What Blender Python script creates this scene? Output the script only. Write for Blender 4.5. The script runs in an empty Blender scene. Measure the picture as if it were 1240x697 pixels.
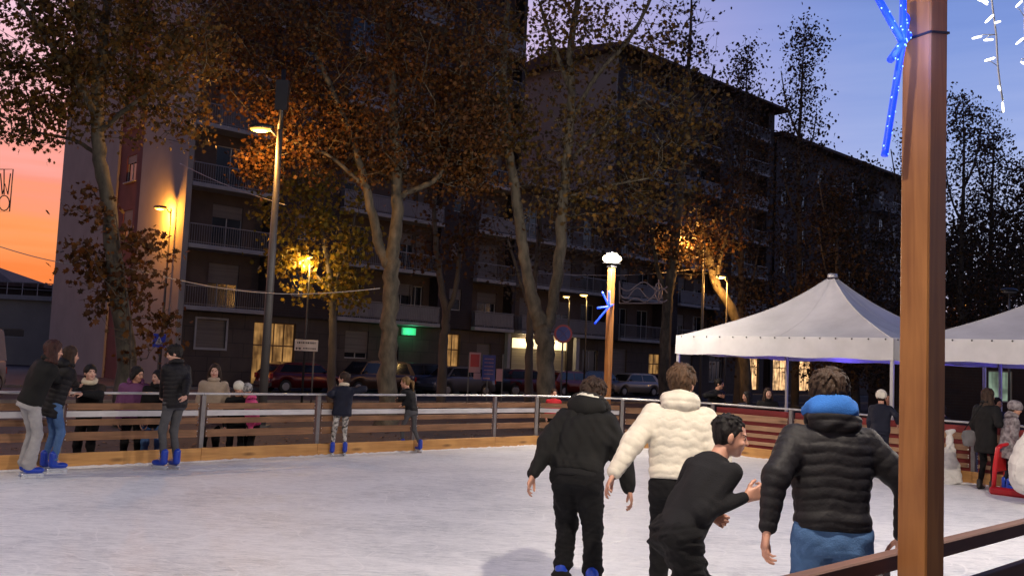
import bpy, math, random
import numpy as np
from mathutils import Vector, Matrix
SC = bpy.context.scene
COL = SC.collection
rad = math.radians

# ---------------------------------------------------------------- camera
EYE = 1.75
FPX = 1120.0
cam_d = bpy.data.cameras.new('camera')
cam_d.sensor_width = 36.0
cam_d.lens = FPX / 1240.0 * 36.0
cam_d.clip_start = 0.05
cam_d.clip_end = 3000
cam = bpy.data.objects.new('camera', cam_d)
CAMR = Matrix.Rotation(rad(90 + 4.5), 4, 'X') @ Matrix.Rotation(rad(2.5), 4, 'Z')
cam.matrix_world = Matrix.Translation((0, 0, EYE)) @ CAMR
COL.objects.link(cam)
SC.camera = cam

# ---------------------------------------------------------------- render settings
SC.render.engine = 'CYCLES'
SC.cycles.use_denoising = True
SC.cycles.max_bounces = 6
SC.cycles.diffuse_bounces = 3
SC.cycles.glossy_bounces = 3
SC.cycles.transmission_bounces = 4
SC.cycles.transparent_max_bounces = 8
SC.cycles.sample_clamp_indirect = 4.0
SC.cycles.caustics_reflective = False
SC.cycles.caustics_refractive = False
SC.view_settings.view_transform = 'Standard'
SC.view_settings.look = 'None'
SC.view_settings.exposure = 0.0
SC.view_settings.gamma = 1.0
SC.view_settings.use_curve_mapping = False


def lin(r, g, b):
    f = lambda c: (c / 255 / 12.92) if c / 255 <= 0.04045 else ((c / 255 + 0.055) / 1.055) ** 2.4
    return (f(r), f(g), f(b), 1.0)


# ---------------------------------------------------------------- world: dusk sky, sunset low on the left
W = bpy.data.worlds.new('World')
SC.world = W
W.use_nodes = True
wn, wl = W.node_tree.nodes, W.node_tree.links
wn.clear()


def wnode(t, **k):
    n = wn.new(t)
    for a, b in k.items():
        setattr(n, a, b)
    return n


def wmath(op, a, b=None, clamp=False):
    n = wnode('ShaderNodeMath', operation=op, use_clamp=clamp)
    for i, v in enumerate((a, b)):
        if v is None:
            continue
        if hasattr(v, 'links'):
            wl.new(v, n.inputs[i])
        else:
            n.inputs[i].default_value = v
    return n.outputs[0]


tc = wnode('ShaderNodeTexCoord')
sep = wnode('ShaderNodeSeparateXYZ')
wl.new(tc.outputs['Generated'], sep.inputs[0])
elev = wmath('ARCSINE', sep.outputs['Z'])
# thin cloud streaks: noise squeezed in height moves the bands a little
mp = wnode('ShaderNodeMapping')
mp.inputs['Scale'].default_value = (2.2, 2.2, 26)
wl.new(tc.outputs['Generated'], mp.inputs[0])
ns = wnode('ShaderNodeTexNoise')
ns.inputs['Scale'].default_value = 2.0
ns.inputs['Detail'].default_value = 5
wl.new(mp.outputs[0], ns.inputs['Vector'])
wob = wmath('MULTIPLY', wmath('SUBTRACT', ns.outputs['Fac'], 0.5), 0.10)
e2 = wmath('ADD', elev, wob)
efac = wmath('DIVIDE', e2, 0.9, clamp=True)


def ramp(stops):
    r = wnode('ShaderNodeValToRGB')
    el = r.color_ramp.elements
    while len(el) < len(stops):
        el.new(0.5)
    for e, (p, c) in zip(el, stops):
        e.position = p / 0.9
        e.color = lin(*c)
    wl.new(efac, r.inputs[0])
    return r.outputs[0]


glow = ramp([(0.0, (208, 80, 38)), (0.045, (238, 118, 54)), (0.10, (240, 146, 88)), (0.155, (234, 142, 122)),
             (0.215, (238, 168, 164)), (0.30, (234, 190, 206)), (0.42, (206, 190, 222)), (0.62, (138, 154, 202)),
             (0.9, (84, 100, 156))])
cool = ramp([(0.0, (204, 180, 184)), (0.06, (198, 186, 204)), (0.13, (176, 182, 212)), (0.22, (150, 166, 214)),
             (0.34, (116, 140, 202)), (0.5, (84, 106, 172)), (0.9, (60, 78, 134))])
# azimuth: 1 towards the sunset (left of the view), 0 to the right and behind
sd = Vector((-0.80, 0.60, 0)).normalized()
dp = wmath('ADD', wmath('MULTIPLY', sep.outputs['X'], sd.x), wmath('MULTIPLY', sep.outputs['Y'], sd.y))
hl = wmath('SQRT', wmath('ADD', wmath('MULTIPLY', sep.outputs['X'], sep.outputs['X']),
                         wmath('MULTIPLY', sep.outputs['Y'], sep.outputs['Y'])))
az = wmath('DIVIDE', dp, wmath('ADD', hl, 0.02))
mr = wnode('ShaderNodeMapRange', interpolation_type='SMOOTHSTEP')
wl.new(az, mr.inputs['Value'])
mr.inputs['From Min'].default_value = 0.22
mr.inputs['From Max'].default_value = 0.86
mix = wnode('ShaderNodeMix', data_type='RGBA')
wl.new(mr.outputs[0], mix.inputs[0])
wl.new(cool, mix.inputs[6])
wl.new(glow, mix.inputs[7])
# the sky behind the viewer (east) is already darker
mb = wnode('ShaderNodeMapRange', interpolation_type='SMOOTHSTEP')
wl.new(sep.outputs['Y'], mb.inputs['Value'])
mb.inputs['From Min'].default_value = -0.5
mb.inputs['From Max'].default_value = 0.6
mb.inputs['To Min'].default_value = 0.30
mb.inputs['To Max'].default_value = 1.2
bg = wnode('ShaderNodeBackground')
wl.new(mix.outputs[2], bg.inputs['Color'])
wl.new(mb.outputs[0], bg.inputs['Strength'])
# a physically based twilight sky adds its faint even light on top
sky = wnode('ShaderNodeTexSky', sky_type='NISHITA')
sky.sun_disc = False
sky.sun_elevation = rad(0.5)
sky.sun_rotation = math.atan2(sd.x, sd.y)
bg2 = wnode('ShaderNodeBackground')
wl.new(sky.outputs[0], bg2.inputs['Color'])
bg2.inputs['Strength'].default_value = 0.004
ad = wnode('ShaderNodeAddShader')
wl.new(bg.outputs[0], ad.inputs[0])
wl.new(bg2.outputs[0], ad.inputs[1])
wo = wnode('ShaderNodeOutputWorld')
wl.new(ad.outputs[0], wo.inputs['Surface'])

# the sun has just gone down: only a trace of its warm light is left
sun_d = bpy.data.lights.new('sun', 'SUN')
sun_d.energy = 0.04
sun_d.angle = rad(8)
sun_d.color = (1.0, 0.55, 0.3)
sun = bpy.data.objects.new('sun', sun_d)
sun.rotation_euler = Vector((sd.x, sd.y, 0.03)).to_track_quat('Z', 'Y').to_euler()
COL.objects.link(sun)

# ---------------------------------------------------------------- helpers: survey of the place (bearing from the viewpoint -> ground)


def ray(px, py):
    return (CAMR.to_3x3() @ Vector(((px - 620) / FPX, (348.5 - py) / FPX, -1)))


def gp(px, py, z=0.0):
    d = ray(px, py)
    t = (z - EYE) / d.z
    return Vector((0, 0, EYE)) + d * t


def at(px, py, Y):
    d = ray(px, py)
    return Vector((0, 0, EYE)) + d * (Y / d.y)


# ---------------------------------------------------------------- helpers: scene graph
def tag(o, label=None, cat=None, group=None, kind=None):
    if label: o['label'] = label
    if cat: o['category'] = cat
    if group: o['group'] = group
    if kind: o['kind'] = kind
    return o


def thing(name, label, cat, loc=(0, 0, 0), rz=0.0, group=None):
    o = bpy.data.objects.new(name, None)
    o.empty_display_size = 0.2
    COL.objects.link(o)
    o.location = loc
    o.rotation_euler = (0, 0, rz)
    return tag(o, label, cat, group)


def mesh_obj(name, verts, faces, mats, parent=None, mi=None, smooth=False, sharp=None):
    me = bpy.data.meshes.new(name)
    if isinstance(verts, np.ndarray):
        me.vertices.add(len(verts))
        me.vertices.foreach_set('co', verts.astype(np.float32).ravel())
        FL = [np.asarray(f_, dtype=np.int32) for f_ in (faces if isinstance(faces, list) else [faces])]
        tot = np.concatenate([np.full(len(f_), f_.shape[1], dtype=np.int32) for f_ in FL])
        me.loops.add(int(tot.sum()))
        me.loops.foreach_set('vertex_index', np.concatenate([f_.ravel() for f_ in FL]))
        me.polygons.add(len(tot))
        me.polygons.foreach_set('loop_start', np.concatenate([[0], np.cumsum(tot)[:-1]]).astype(np.int32))
        me.polygons.foreach_set('loop_total', tot)
        me.update(calc_edges=True)
    else:
        me.from_pydata([tuple(v) for v in verts], [], faces)
    if not isinstance(mats, (list, tuple)):
        mats = [mats]
    for m in mats:
        me.materials.append(m)
    if mi is not None:
        me.polygons.foreach_set('material_index', np.asarray(mi, dtype=np.int32))
    if smooth is True:
        me.polygons.foreach_set('use_smooth', np.ones(len(me.polygons), dtype=bool))
    elif smooth is not False:
        me.polygons.foreach_set('use_smooth', np.asarray(smooth, dtype=bool))
    me.update()
    o = bpy.data.objects.new(name, me)
    COL.objects.link(o)
    o.parent = parent
    return o


def copy_tree(o, parent=None):
    c = o.copy()
    COL.objects.link(c)
    c.parent = parent
    for ch in list(o.children):
        copy_tree(ch, c)
    return c


class MB:
    """collects simple shapes into ONE mesh"""

    def __init__(s):
        s.v, s.f, s.m, s.s = [], [], [], []

    def add(s, vs, fs, mi=0, sm=False):
        n = len(s.v)
        s.v += [tuple(v) for v in vs]
        for f in fs:
            s.f.append([i + n for i in f]); s.m.append(mi); s.s.append(sm)
        return s

    def box(s, x0, x1, y0, y1, z0, z1, mi=0, M=None, bev=0.0):
        if bev > 0:
            b = min(bev, (x1 - x0) * .45, (y1 - y0) * .45, (z1 - z0) * .45)
            # chamfered box: 24 verts
            vs = []
            for sx in (0, 1):
                for sy in (0, 1):
                    for sz in (0, 1):
                        X, Y, Z = (x1 if sx else x0), (y1 if sy else y0), (z1 if sz else z0)
                        ix, iy, iz = (-b if sx else b), (-b if sy else b), (-b if sz else b)
                        vs += [(X, Y + iy, Z + iz), (X + ix, Y, Z + iz), (X + ix, Y + iy, Z)]
            I = lambda sx, sy, sz, a: (sx * 4 + sy * 2 + sz) * 3 + a
            fs = []
            for sx in (0, 1):
                q = [I(sx, 0, 0, 0), I(sx, 1, 0, 0), I(sx, 1, 1, 0), I(sx, 0, 1, 0)]
                fs.append(q if sx else q[::-1])
            for sy in (0, 1):
                q = [I(0, sy, 0, 1), I(1, sy, 0, 1), I(1, sy, 1, 1), I(0, sy, 1, 1)]
                fs.append(q[::-1] if sy else q)
            for sz in (0, 1):
                q = [I(0, 0, sz, 2), I(1, 0, sz, 2), I(1, 1, sz, 2), I(0, 1, sz, 2)]
                fs.append(q if sz else q[::-1])
            for a in (0, 1):
                for b_ in (0, 1):
                    fs.append([I(a, b_, 0, 0), I(a, b_, 1, 0), I(a, b_, 1, 1), I(a, b_, 0, 1)])
                    fs.append([I(a, 0, b_, 0), I(a, 1, b_, 0), I(a, 1, b_, 2), I(a, 0, b_, 2)])
                    fs.append([I(0, a, b_, 1), I(1, a, b_, 1), I(1, a, b_, 2), I(0, a, b_, 2)])
            for sx in (0, 1):
                for sy in (0, 1):
                    for sz in (0, 1):
                        fs.append([I(sx, sy, sz, 0), I(sx, sy, sz, 1), I(sx, sy, sz, 2)])
        else:
            vs = [(x0, y0, z0), (x1, y0, z0), (x1, y1, z0), (x0, y1, z0), (x0, y0, z1), (x1, y0, z1), (x1, y1, z1), (x0, y1, z1)]
            fs = [(0, 3, 2, 1), (4, 5, 6, 7), (0, 1, 5, 4), (1, 2, 6, 5), (2, 3, 7, 6), (3, 0, 4, 7)]
        if M is not None:
            vs = [M @ Vector(v) for v in vs]
        return s.add(vs, fs, mi)

    def bar(s, a, b, w, h, mi=0, up=(0, 0, 1), bev=0.0, ext=0.0):
        """box section w x h from a to b"""
        a, b = Vector(a), Vector(b)
        d = (b - a); L = d.length; d.normalize()
        x = d.cross(Vector(up))
        if x.length < 1e-4: x = d.cross(Vector((0, 1, 0)))
        x.normalize(); z = x.cross(d)
        M = Matrix(((d.x, x.x, z.x, a.x), (d.y, x.y, z.y, a.y), (d.z, x.z, z.z, a.z), (0, 0, 0, 1)))
        return s.box(-ext, L + ext, -w / 2, w / 2, -h / 2, h / 2, mi, M, bev)

    def tube(s, pts, r, n=8, mi=0, sm=True, cap=True):
        pts = [Vector(p) for p in pts]
        if not hasattr(r, '__len__'): r = [r] * len(pts)
        vs, fs = [], []
        ref = None
        for i, p in enumerate(pts):
            d = (pts[min(i + 1, len(pts) - 1)] - pts[max(i - 1, 0)]).normalized()
            if ref is None:
                ref = Vector((0, 0, 1)) if abs(d.z) < 0.9 else Vector((1, 0, 0))
            x = ref - d * ref.dot(d); x.normalize(); ref = x
            y = d.cross(x)
            for k in range(n):
                a = 2 * math.pi * k / n
                vs.append(p + (x * math.cos(a) + y * math.sin(a)) * r[i])
        for i in range(len(pts) - 1):
            for k in range(n):
                k2 = (k + 1) % n
                fs.append((i * n + k, i * n + k2, (i + 1) * n + k2, (i + 1) * n + k))
        s.add(vs, fs, mi, sm)
        if cap:
            m = len(s.v) - len(vs)
            s.f.append([m + k for k in range(n)][::-1]); s.m.append(mi); s.s.append(False)
            s.f.append([m + (len(pts) - 1) * n + k for k in range(n)]); s.m.append(mi); s.s.append(False)
        return s

    def ell(s, c, r, n=12, mi=0, R=None):
        vs, fs = [], []
        m = n // 2
        for i in range(m + 1):
            th = math.pi * i / m
            for k in range(n):
                a = 2 * math.pi * k / n
                v = Vector((r[0] * math.sin(th) * math.cos(a), r[1] * math.sin(th) * math.sin(a), r[2] * math.cos(th)))
                if R is not None: v = R @ v
                vs.append(Vector(c) + v)
        for i in range(m):
            for k in range(n):
                k2 = (k + 1) % n
                fs.append((i * n + k, (i + 1) * n + k, (i + 1) * n + k2, i * n + k2))
        return s.add(vs, fs, mi, True)

    def prism(s, poly, d0, d1, axis='y', mi=0, M=None):
        """extrude polygon given in the plane normal to axis"""
        n = len(poly)
        f = {'y': lambda p, d: (p[0], d, p[1]), 'z': lambda p, d: (p[0], p[1], d), 'x': lambda p, d: (d, p[0], p[1])}[axis]
        vs = [f(p, d0) for p in poly] + [f(p, d1) for p in poly]
        if M is not None: vs = [M @ Vector(v) for v in vs]
        fs = [list(range(n)), list(range(2 * n - 1, n - 1, -1))] + [(i, i + n, (i + 1) % n + n, (i + 1) % n) for i in range(n)]
        return s.add(vs, fs, mi)

    def build(s, name, mats, parent=None):
        return mesh_obj(name, s.v, s.f, mats, parent, s.m, s.s)


# ---------------------------------------------------------------- helpers: materials
def mat(name, col, rough=0.6, var=0.0, scale=3.0, col2=None, bump=0.0, bscale=40.0, metal=0.0, emit=None, estr=0.0,
        stretch=(1, 1, 1), detail=4.0, spec=0.5, island=0.0, trans=0.0, sheen=0.0, coat=0.0):
    m = bpy.data.materials.new(name)
    m.use_nodes = True
    nt = m.node_tree
    N, L = nt.nodes, nt.links
    b = N['Principled BSDF']
    b.inputs['Roughness'].default_value = rough
    b.inputs['Metallic'].default_value = metal
    b.inputs['Specular IOR Level'].default_value = spec
    if sheen: b.inputs['Sheen Weight'].default_value = sheen
    if coat: b.inputs['Coat Weight'].default_value = coat
    c = tuple(col) + (1.0,) if len(col) == 3 else tuple(col)
    b.inputs['Base Color'].default_value = c
    out = None
    if var or col2 is not None or bump:
        t = N.new('ShaderNodeTexCoord')
        mpn = N.new('ShaderNodeMapping'); mpn.inputs['Scale'].default_value = stretch
        L.new(t.outputs['Object'], mpn.inputs[0])
    if var or col2 is not None:
        nz = N.new('ShaderNodeTexNoise')
        nz.inputs['Scale'].default_value = scale; nz.inputs['Detail'].default_value = detail
        nz.inputs['Roughness'].default_value = 0.6
        L.new(mpn.outputs[0], nz.inputs['Vector'])
        r = N.new('ShaderNodeValToRGB')
        r.color_ramp.elements[0].position = 0.32; r.color_ramp.elements[1].position = 0.68
        if col2 is None:
            r.color_ramp.elements[0].color = tuple(x * (1 - var) for x in c[:3]) + (1,)
            r.color_ramp.elements[1].color = tuple(min(1, x * (1 + var)) for x in c[:3]) + (1,)
        else:
            r.color_ramp.elements[0].color = c
            r.color_ramp.elements[1].color = tuple(col2[:3]) + (1,)
        L.new(nz.outputs['Fac'], r.inputs[0])
        out = r.outputs[0]
    if island:
        g = N.new('ShaderNodeNewGeometry')
        mm = N.new('ShaderNodeMapRange')
        mm.inputs['To Min'].default_value = 1 - island; mm.inputs['To Max'].default_value = 1 + island
        L.new(g.outputs['Random Per Island'], mm.inputs[0])
        mx = N.new('ShaderNodeMix'); mx.data_type = 'RGBA'; mx.blend_type = 'MULTIPLY'; mx.inputs[0].default_value = 1
        if out is not None: L.new(out, mx.inputs[6])
        else: mx.inputs[6].default_value = c
        L.new(mm.outputs[0], mx.inputs[7])
        out = mx.outputs[2]
    if out is not None:
        L.new(out, b.inputs['Base Color'])
    if bump:
        n2 = N.new('ShaderNodeTexNoise'); n2.inputs['Scale'].default_value = bscale; n2.inputs['Detail'].default_value = 3
        L.new(mpn.outputs[0], n2.inputs['Vector'])
        bp = N.new('ShaderNodeBump'); bp.inputs['Strength'].default_value = bump; bp.inputs['Distance'].default_value = 0.02
        L.new(n2.outputs['Fac'], bp.inputs['Height'])
        L.new(bp.outputs[0], b.inputs['Normal'])
    if emit is not None:
        b.inputs['Emission Color'].default_value = tuple(emit[:3]) + (1,)
        b.inputs['Emission Strength'].default_value = estr
    if trans:
        tb = N.new('ShaderNodeBsdfTranslucent')
        if out is not None: L.new(out, tb.inputs[0])
        else: tb.inputs[0].default_value = c
        ms = N.new('ShaderNodeMixShader'); ms.inputs[0].default_value = trans
        L.new(b.outputs[0], ms.inputs[1]); L.new(tb.outputs[0], ms.inputs[2])
        L.new(ms.outputs[0], N['Material Output'].inputs[0])
    return m


def wood_mat(name, ca, cb, along='x', rough=0.55, bump=0.15, knots=True, scale=1.0):
    """planks: stretched grain, knots and blotches of two tones"""
    m = bpy.data.materials.new(name); m.use_nodes = True
    N, L = m.node_tree.nodes, m.node_tree.links
    b = N['Principled BSDF']; b.inputs['Roughness'].default_value = rough
    t = N.new('ShaderNodeTexCoord'); mp_ = N.new('ShaderNodeMapping')
    st = {'x': (0.6, 9, 9), 'z': (9, 9, 0.6), 'y': (9, 0.6, 9)}[along]
    mp_.inputs['Scale'].default_value = tuple(v * scale for v in st)
    L.new(t.outputs['Object'], mp_.inputs[0])
    n1 = N.new('ShaderNodeTexNoise'); n1.inputs['Scale'].default_value = 2.0; n1.inputs['Detail'].default_value = 6
    n1.inputs['Distortion'].default_value = 1.2
    L.new(mp_.outputs[0], n1.inputs['Vector'])
    n2 = N.new('ShaderNodeTexNoise'); n2.inputs['Scale'].default_value = 1.7 * scale; n2.inputs['Detail'].default_value = 3
    L.new(t.outputs['Object'], n2.inputs['Vector'])
    a = N.new('ShaderNodeMath'); a.operation = 'ADD'
    L.new(n1.outputs['Fac'], a.inputs[0]); L.new(n2.outputs['Fac'], a.inputs[1])
    r = N.new('ShaderNodeValToRGB')
    e = r.color_ramp.elements
    e[0].position = 0.36; e[0].color = tuple(ca) + (1,)
    e[1].position = 0.62; e[1].color = tuple(cb) + (1,)
    h = N.new('ShaderNodeMath'); h.operation = 'MULTIPLY'; h.inputs[1].default_value = 0.5
    L.new(a.outputs[0], h.inputs[0]); L.new(h.outputs[0], r.inputs[0])
    col = r.outputs[0]
    if knots:
        v = N.new('ShaderNodeTexVoronoi'); v.inputs['Scale'].default_value = 1.0
        mk = N.new('ShaderNodeMapping')
        mk.inputs['Scale'].default_value = {'x': (1.3, 5, 5), 'z': (5, 5, 1.3), 'y': (5, 1.3, 5)}[along]
        L.new(t.outputs['Object'], mk.inputs[0]); L.new(mk.outputs[0], v.inputs['Vector'])
        rk = N.new('ShaderNodeValToRGB')
        rk.color_ramp.elements[0].position = 0.05; rk.color_ramp.elements[0].color = (0.30, 0.26, 0.24, 1)
        rk.color_ramp.elements[1].position = 0.20; rk.color_ramp.elements[1].color = (1, 1, 1, 1)
        L.new(v.outputs['Distance'], rk.inputs[0])
        mx = N.new('ShaderNodeMix'); mx.data_type = 'RGBA'; mx.blend_type = 'MULTIPLY'; mx.inputs[0].default_value = 1
        L.new(col, mx.inputs[6]); L.new(rk.outputs[0], mx.inputs[7]); col = mx.outputs[2]
    L.new(col, b.inputs['Base Color'])
    bp = N.new('ShaderNodeBump'); bp.inputs['Strength'].default_value = bump; bp.inputs['Distance'].default_value = 0.01
    L.new(n1.outputs['Fac'], bp.inputs['Height']); L.new(bp.outputs[0], b.inputs['Normal'])
    return m


def brick_mat(name, c1, c2, mortar, bw, bh, rough=0.8, msize=0.012, plane='x'):
    m = bpy.data.materials.new(name); m.use_nodes = True
    N, L = m.node_tree.nodes, m.node_tree.links
    b = N['Principled BSDF']; b.inputs['Roughness'].default_value = rough
    t = N.new('ShaderNodeTexCoord')
    sp = N.new('ShaderNodeSeparateXYZ'); cb = N.new('ShaderNodeCombineXYZ')
    L.new(t.outputs['Object'], sp.inputs[0])
    if plane == 'z':
        L.new(sp.outputs[0], cb.inputs[0]); L.new(sp.outputs[1], cb.inputs[1])
    else:
        ad_ = N.new('ShaderNodeMath'); ad_.operation = 'ADD'
        L.new(sp.outputs[0], ad_.inputs[0]); L.new(sp.outputs[1], ad_.inputs[1])
        L.new(ad_.outputs[0], cb.inputs[0]); L.new(sp.outputs[2], cb.inputs[1])
    k = N.new('ShaderNodeTexBrick')
    L.new(cb.outputs[0], k.inputs['Vector'])
    k.inputs['Color1'].default_value = tuple(c1) + (1,); k.inputs['Color2'].default_value = tuple(c2) + (1,)
    k.inputs['Mortar'].default_value = tuple(mortar) + (1,)
    k.inputs['Scale'].default_value = 1.0
    k.inputs['Brick Width'].default_value = bw; k.inputs['Row Height'].default_value = bh
    k.inputs['Mortar Size'].default_value = msize
    n = N.new('ShaderNodeTexNoise'); n.inputs['Scale'].default_value = 1.3; n.inputs['Detail'].default_value = 5
    L.new(t.outputs['Object'], n.inputs['Vector'])
    r = N.new('ShaderNodeMapRange'); r.inputs['To Min'].default_value = 0.6; r.inputs['To Max'].default_value = 1.3
    L.new(n.outputs['Fac'], r.inputs[0])
    mx = N.new('ShaderNodeMix'); mx.data_type = 'RGBA'; mx.blend_type = 'MULTIPLY'; mx.inputs[0].default_value = 1
    L.new(k.outputs['Color'], mx.inputs[6]); L.new(r.outputs[0], mx.inputs[7])
    L.new(mx.outputs[2], b.inputs['Base Color'])
    return m


def lamp_light(name, loc, power, col, radius=0.12, parent=None, typ='POINT', spot=None, target=None, blend=0.6):
    d = bpy.data.lights.new(name, typ)
    d.energy = power; d.color = col[:3]; d.shadow_soft_size = radius
    if typ == 'SPOT':
        d.spot_size = spot; d.spot_blend = blend
    o = bpy.data.objects.new(name, d)
    COL.objects.link(o)
    o.parent = parent
    o.location = loc
    if target is not None:
        base = Vector(loc) + (parent.location if parent else Vector())
        q = (base - Vector(target)).to_track_quat('Z', 'Y').to_matrix()
        if parent: q = Matrix.Rotation(-parent.rotation_euler.z, 3, 'Z') @ q
        o.rotation_euler = q.to_euler()
    return o
# ================================================================ materials shared
def lit_mat(name, col, strength):
    """a lit room seen through curtains and furniture: brightness varies from place to place"""
    m = mat(name, col, .5)
    N, L = m.node_tree.nodes, m.node_tree.links
    b = N['Principled BSDF']; b.inputs['Base Color'].default_value = (col[0] * .4, col[1] * .4, col[2] * .4, 1)
    t = N.new('ShaderNodeTexCoord'); mp_ = N.new('ShaderNodeMapping'); mp_.inputs['Scale'].default_value = (7, 7, .7)
    n = N.new('ShaderNodeTexNoise'); n.inputs['Scale'].default_value = 1.0; n.inputs['Detail'].default_value = 2
    n2 = N.new('ShaderNodeTexNoise'); n2.inputs['Scale'].default_value = 1.6; n2.inputs['Detail'].default_value = 2
    L.new(t.outputs['Object'], mp_.inputs[0]); L.new(mp_.outputs[0], n.inputs['Vector']); L.new(t.outputs['Object'], n2.inputs['Vector'])
    x = N.new('ShaderNodeMath'); x.operation = 'MULTIPLY'; L.new(n.outputs['Fac'], x.inputs[0]); L.new(n2.outputs['Fac'], x.inputs[1])
    r = N.new('ShaderNodeMapRange'); L.new(x.outputs[0], r.inputs[0])
    r.inputs['From Min'].default_value = .12; r.inputs['From Max'].default_value = .38
    r.inputs['To Min'].default_value = strength * .12; r.inputs['To Max'].default_value = strength * 1.7
    L.new(r.outputs[0], b.inputs['Emission Strength']); b.inputs['Emission Color'].default_value = tuple(col) + (1,)
    return m



M_GROUND = mat('ground_paving', (0.04, 0.028, 0.025), 0.85, col2=(0.085, 0.058, 0.05), scale=0.5, bump=0.4, bscale=18, detail=8)
M_ROAD = mat('asphalt', (0.035, 0.034, 0.038), 0.8, var=0.35, scale=0.8, bump=0.3, bscale=60)
M_KERB = mat('kerb_stone', (0.22, 0.2, 0.19), 0.8, var=0.25, scale=4)
M_LEAFLITTER = mat('leaf_litter', (0.16, 0.085, 0.04), 0.9, var=0.3, scale=8, island=0.5)
M_PLASTER = mat('pale_plaster', (0.40, 0.365, 0.32), 0.85, var=0.10, scale=0.6, bump=0.1, bscale=30, detail=8)
M_REDPL = mat('red_plaster', (0.22, 0.075, 0.06), 0.85, var=0.15, scale=1)
M_BRICK = brick_mat('dark_brick', (0.05, 0.031, 0.028), (0.042, 0.028, 0.025), (0.05, 0.042, 0.042), 0.5, 0.14)
M_TAN = mat('tan_plaster', (0.12, 0.085, 0.068), 0.85, var=0.15, scale=1.2)
M_STONE = brick_mat('stone_cladding', (0.12, 0.09, 0.075), (0.10, 0.075, 0.062), (0.06, 0.05, 0.042), 1.3, 0.75, msize=0.02)
M_SLAB = mat('balcony_concrete', (0.44, 0.42, 0.41), 0.8, var=0.12, scale=2)
M_RAIL = mat('balcony_metal', (0.30, 0.28, 0.28), 0.5, metal=0.3)
M_RAILP = mat('balcony_panel', (0.32, 0.31, 0.33), 0.6, var=0.1)
M_GLASS = mat('dark_glass', (0.02, 0.022, 0.028), 0.12, spec=0.8)
M_FRAME = mat('window_frame', (0.5, 0.48, 0.46), 0.5)
M_SHUT = mat('roller_shutter', (0.20, 0.17, 0.15), 0.6, var=0.2, scale=1, stretch=(0.3, 0.3, 12))
M_ROOF = mat('roof_tiles', (0.10, 0.06, 0.05), 0.85, var=0.3, scale=3)
M_DOORW = wood_mat('door_wood', (0.16, 0.08, 0.035), (0.30, 0.16, 0.07), 'z')
M_WARM = lit_mat('lit_room', (1.0, 0.52, 0.16), .26)
M_WARM2 = mat('lit_sign_strip', (0.8, 0.7, 0.5), 0.6, emit=(1.0, 0.80, 0.42), estr=1.5)
M_SHOP = lit_mat('lit_shop_glass', (1.0, 0.58, 0.26), 1.1)
M_GREENW = lit_mat('pale_lit_window', (.55, .75, .55), .28)
M_GREENS = mat('green_lit_sign', (0.1, 0.6, 0.3), 0.4, emit=(0.10, 0.85, 0.38), estr=0.35)

GZ = -0.2  # level of the ground round the rink
UA = rad(43)
U = Vector((math.cos(UA), math.sin(UA), 0)); V = Vector((-U.y, U.x, 0))
FO = Vector((-16.47, 45.7, 0))  # street corner of the first apartment block


def fpt(t, d, z=0.0):
    """point t metres along the facade line, d metres in front of it"""
    p = FO + U * t - V * d
    return Vector((p.x, p.y, z))


# ---------------------------------------------------------------- ground, road
def sheet(name, pts, z, m, thick=0.0):
    mb = MB()
    if thick:
        mb.prism([(p[0], p[1]) for p in pts], z - thick, z, 'z')
    else:
        mb.add([(p[0], p[1], z) for p in pts], [list(range(len(pts)))])
    o = mb.build(name, m)
    return tag(o, kind='structure')


sheet('ground', [(-900, -400), (900, -400), (900, 1400), (-900, 1400)], GZ, M_GROUND)
q = lambda t, d: fpt(t, d)
sheet('road', [q(-60, 13.5), q(160, 13.5), q(160, 3.6), q(-60, 3.6)], GZ + 0.004, M_ROAD)
kb = MB()
kb.bar(fpt(-60, 3.5, GZ + 0.05), fpt(160, 3.5, GZ + 0.05), 0.15, 0.14)
kb.bar(fpt(-60, 13.6, GZ + 0.05), fpt(160, 13.6, GZ + 0.05), 0.15, 0.14)
tag(kb.build('kerb', M_KERB), kind='structure')

# ---------------------------------------------------------------- the rink
RU = Vector((math.cos(rad(44.6)), math.sin(rad(44.6)), 0)); RV = Vector((-RU.y, RU.x, 0))
RL0 = Vector((-6.17, 12.93, 0))          # on the left side
RR0 = Vector((8.0, 15.95, 0))            # on the right side
NU = Vector((math.cos(rad(43.0)), math.sin(rad(43.0)), 0))
RN0 = Vector((1.11, 3.33, 0))            # on the near side
RA = RL0 + RU * 9.55                     # chamfered far corner
RC = RR0 + RV * 5.2
RB = (RA + RC) * 0.5 + Vector((0.0, 0.42, 0))
RLE = RL0 - RU * 19.0
RNE = RN0 - NU * 17.0
RNR = RN0 + NU * 13.3
RRE = RR0 - RV * ((RR0 - RNR).dot(RV))

ice = bpy.data.materials.new('skated_ice'); ice.use_nodes = True
N_, L_ = ice.node_tree.nodes, ice.node_tree.links
b_ = N_['Principled BSDF']
t_ = N_.new('ShaderNodeTexCoord')


def noise_(scale, det, vec, dist=0.0, rough=0.6):
    n = N_.new('ShaderNodeTexNoise'); n.inputs['Scale'].default_value = scale; n.inputs['Detail'].default_value = det
    n.inputs['Distortion'].default_value = dist; n.inputs['Roughness'].default_value = rough
    L_.new(vec, n.inputs['Vector']); return n.outputs['Fac']


def map_(sc, rot=0.0):
    m = N_.new('ShaderNodeMapping'); m.inputs['Scale'].default_value = sc; m.inputs['Rotation'].default_value = (0, 0, rot)
    L_.new(t_.outputs['Object'], m.inputs[0]); return m.outputs[0]


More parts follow.
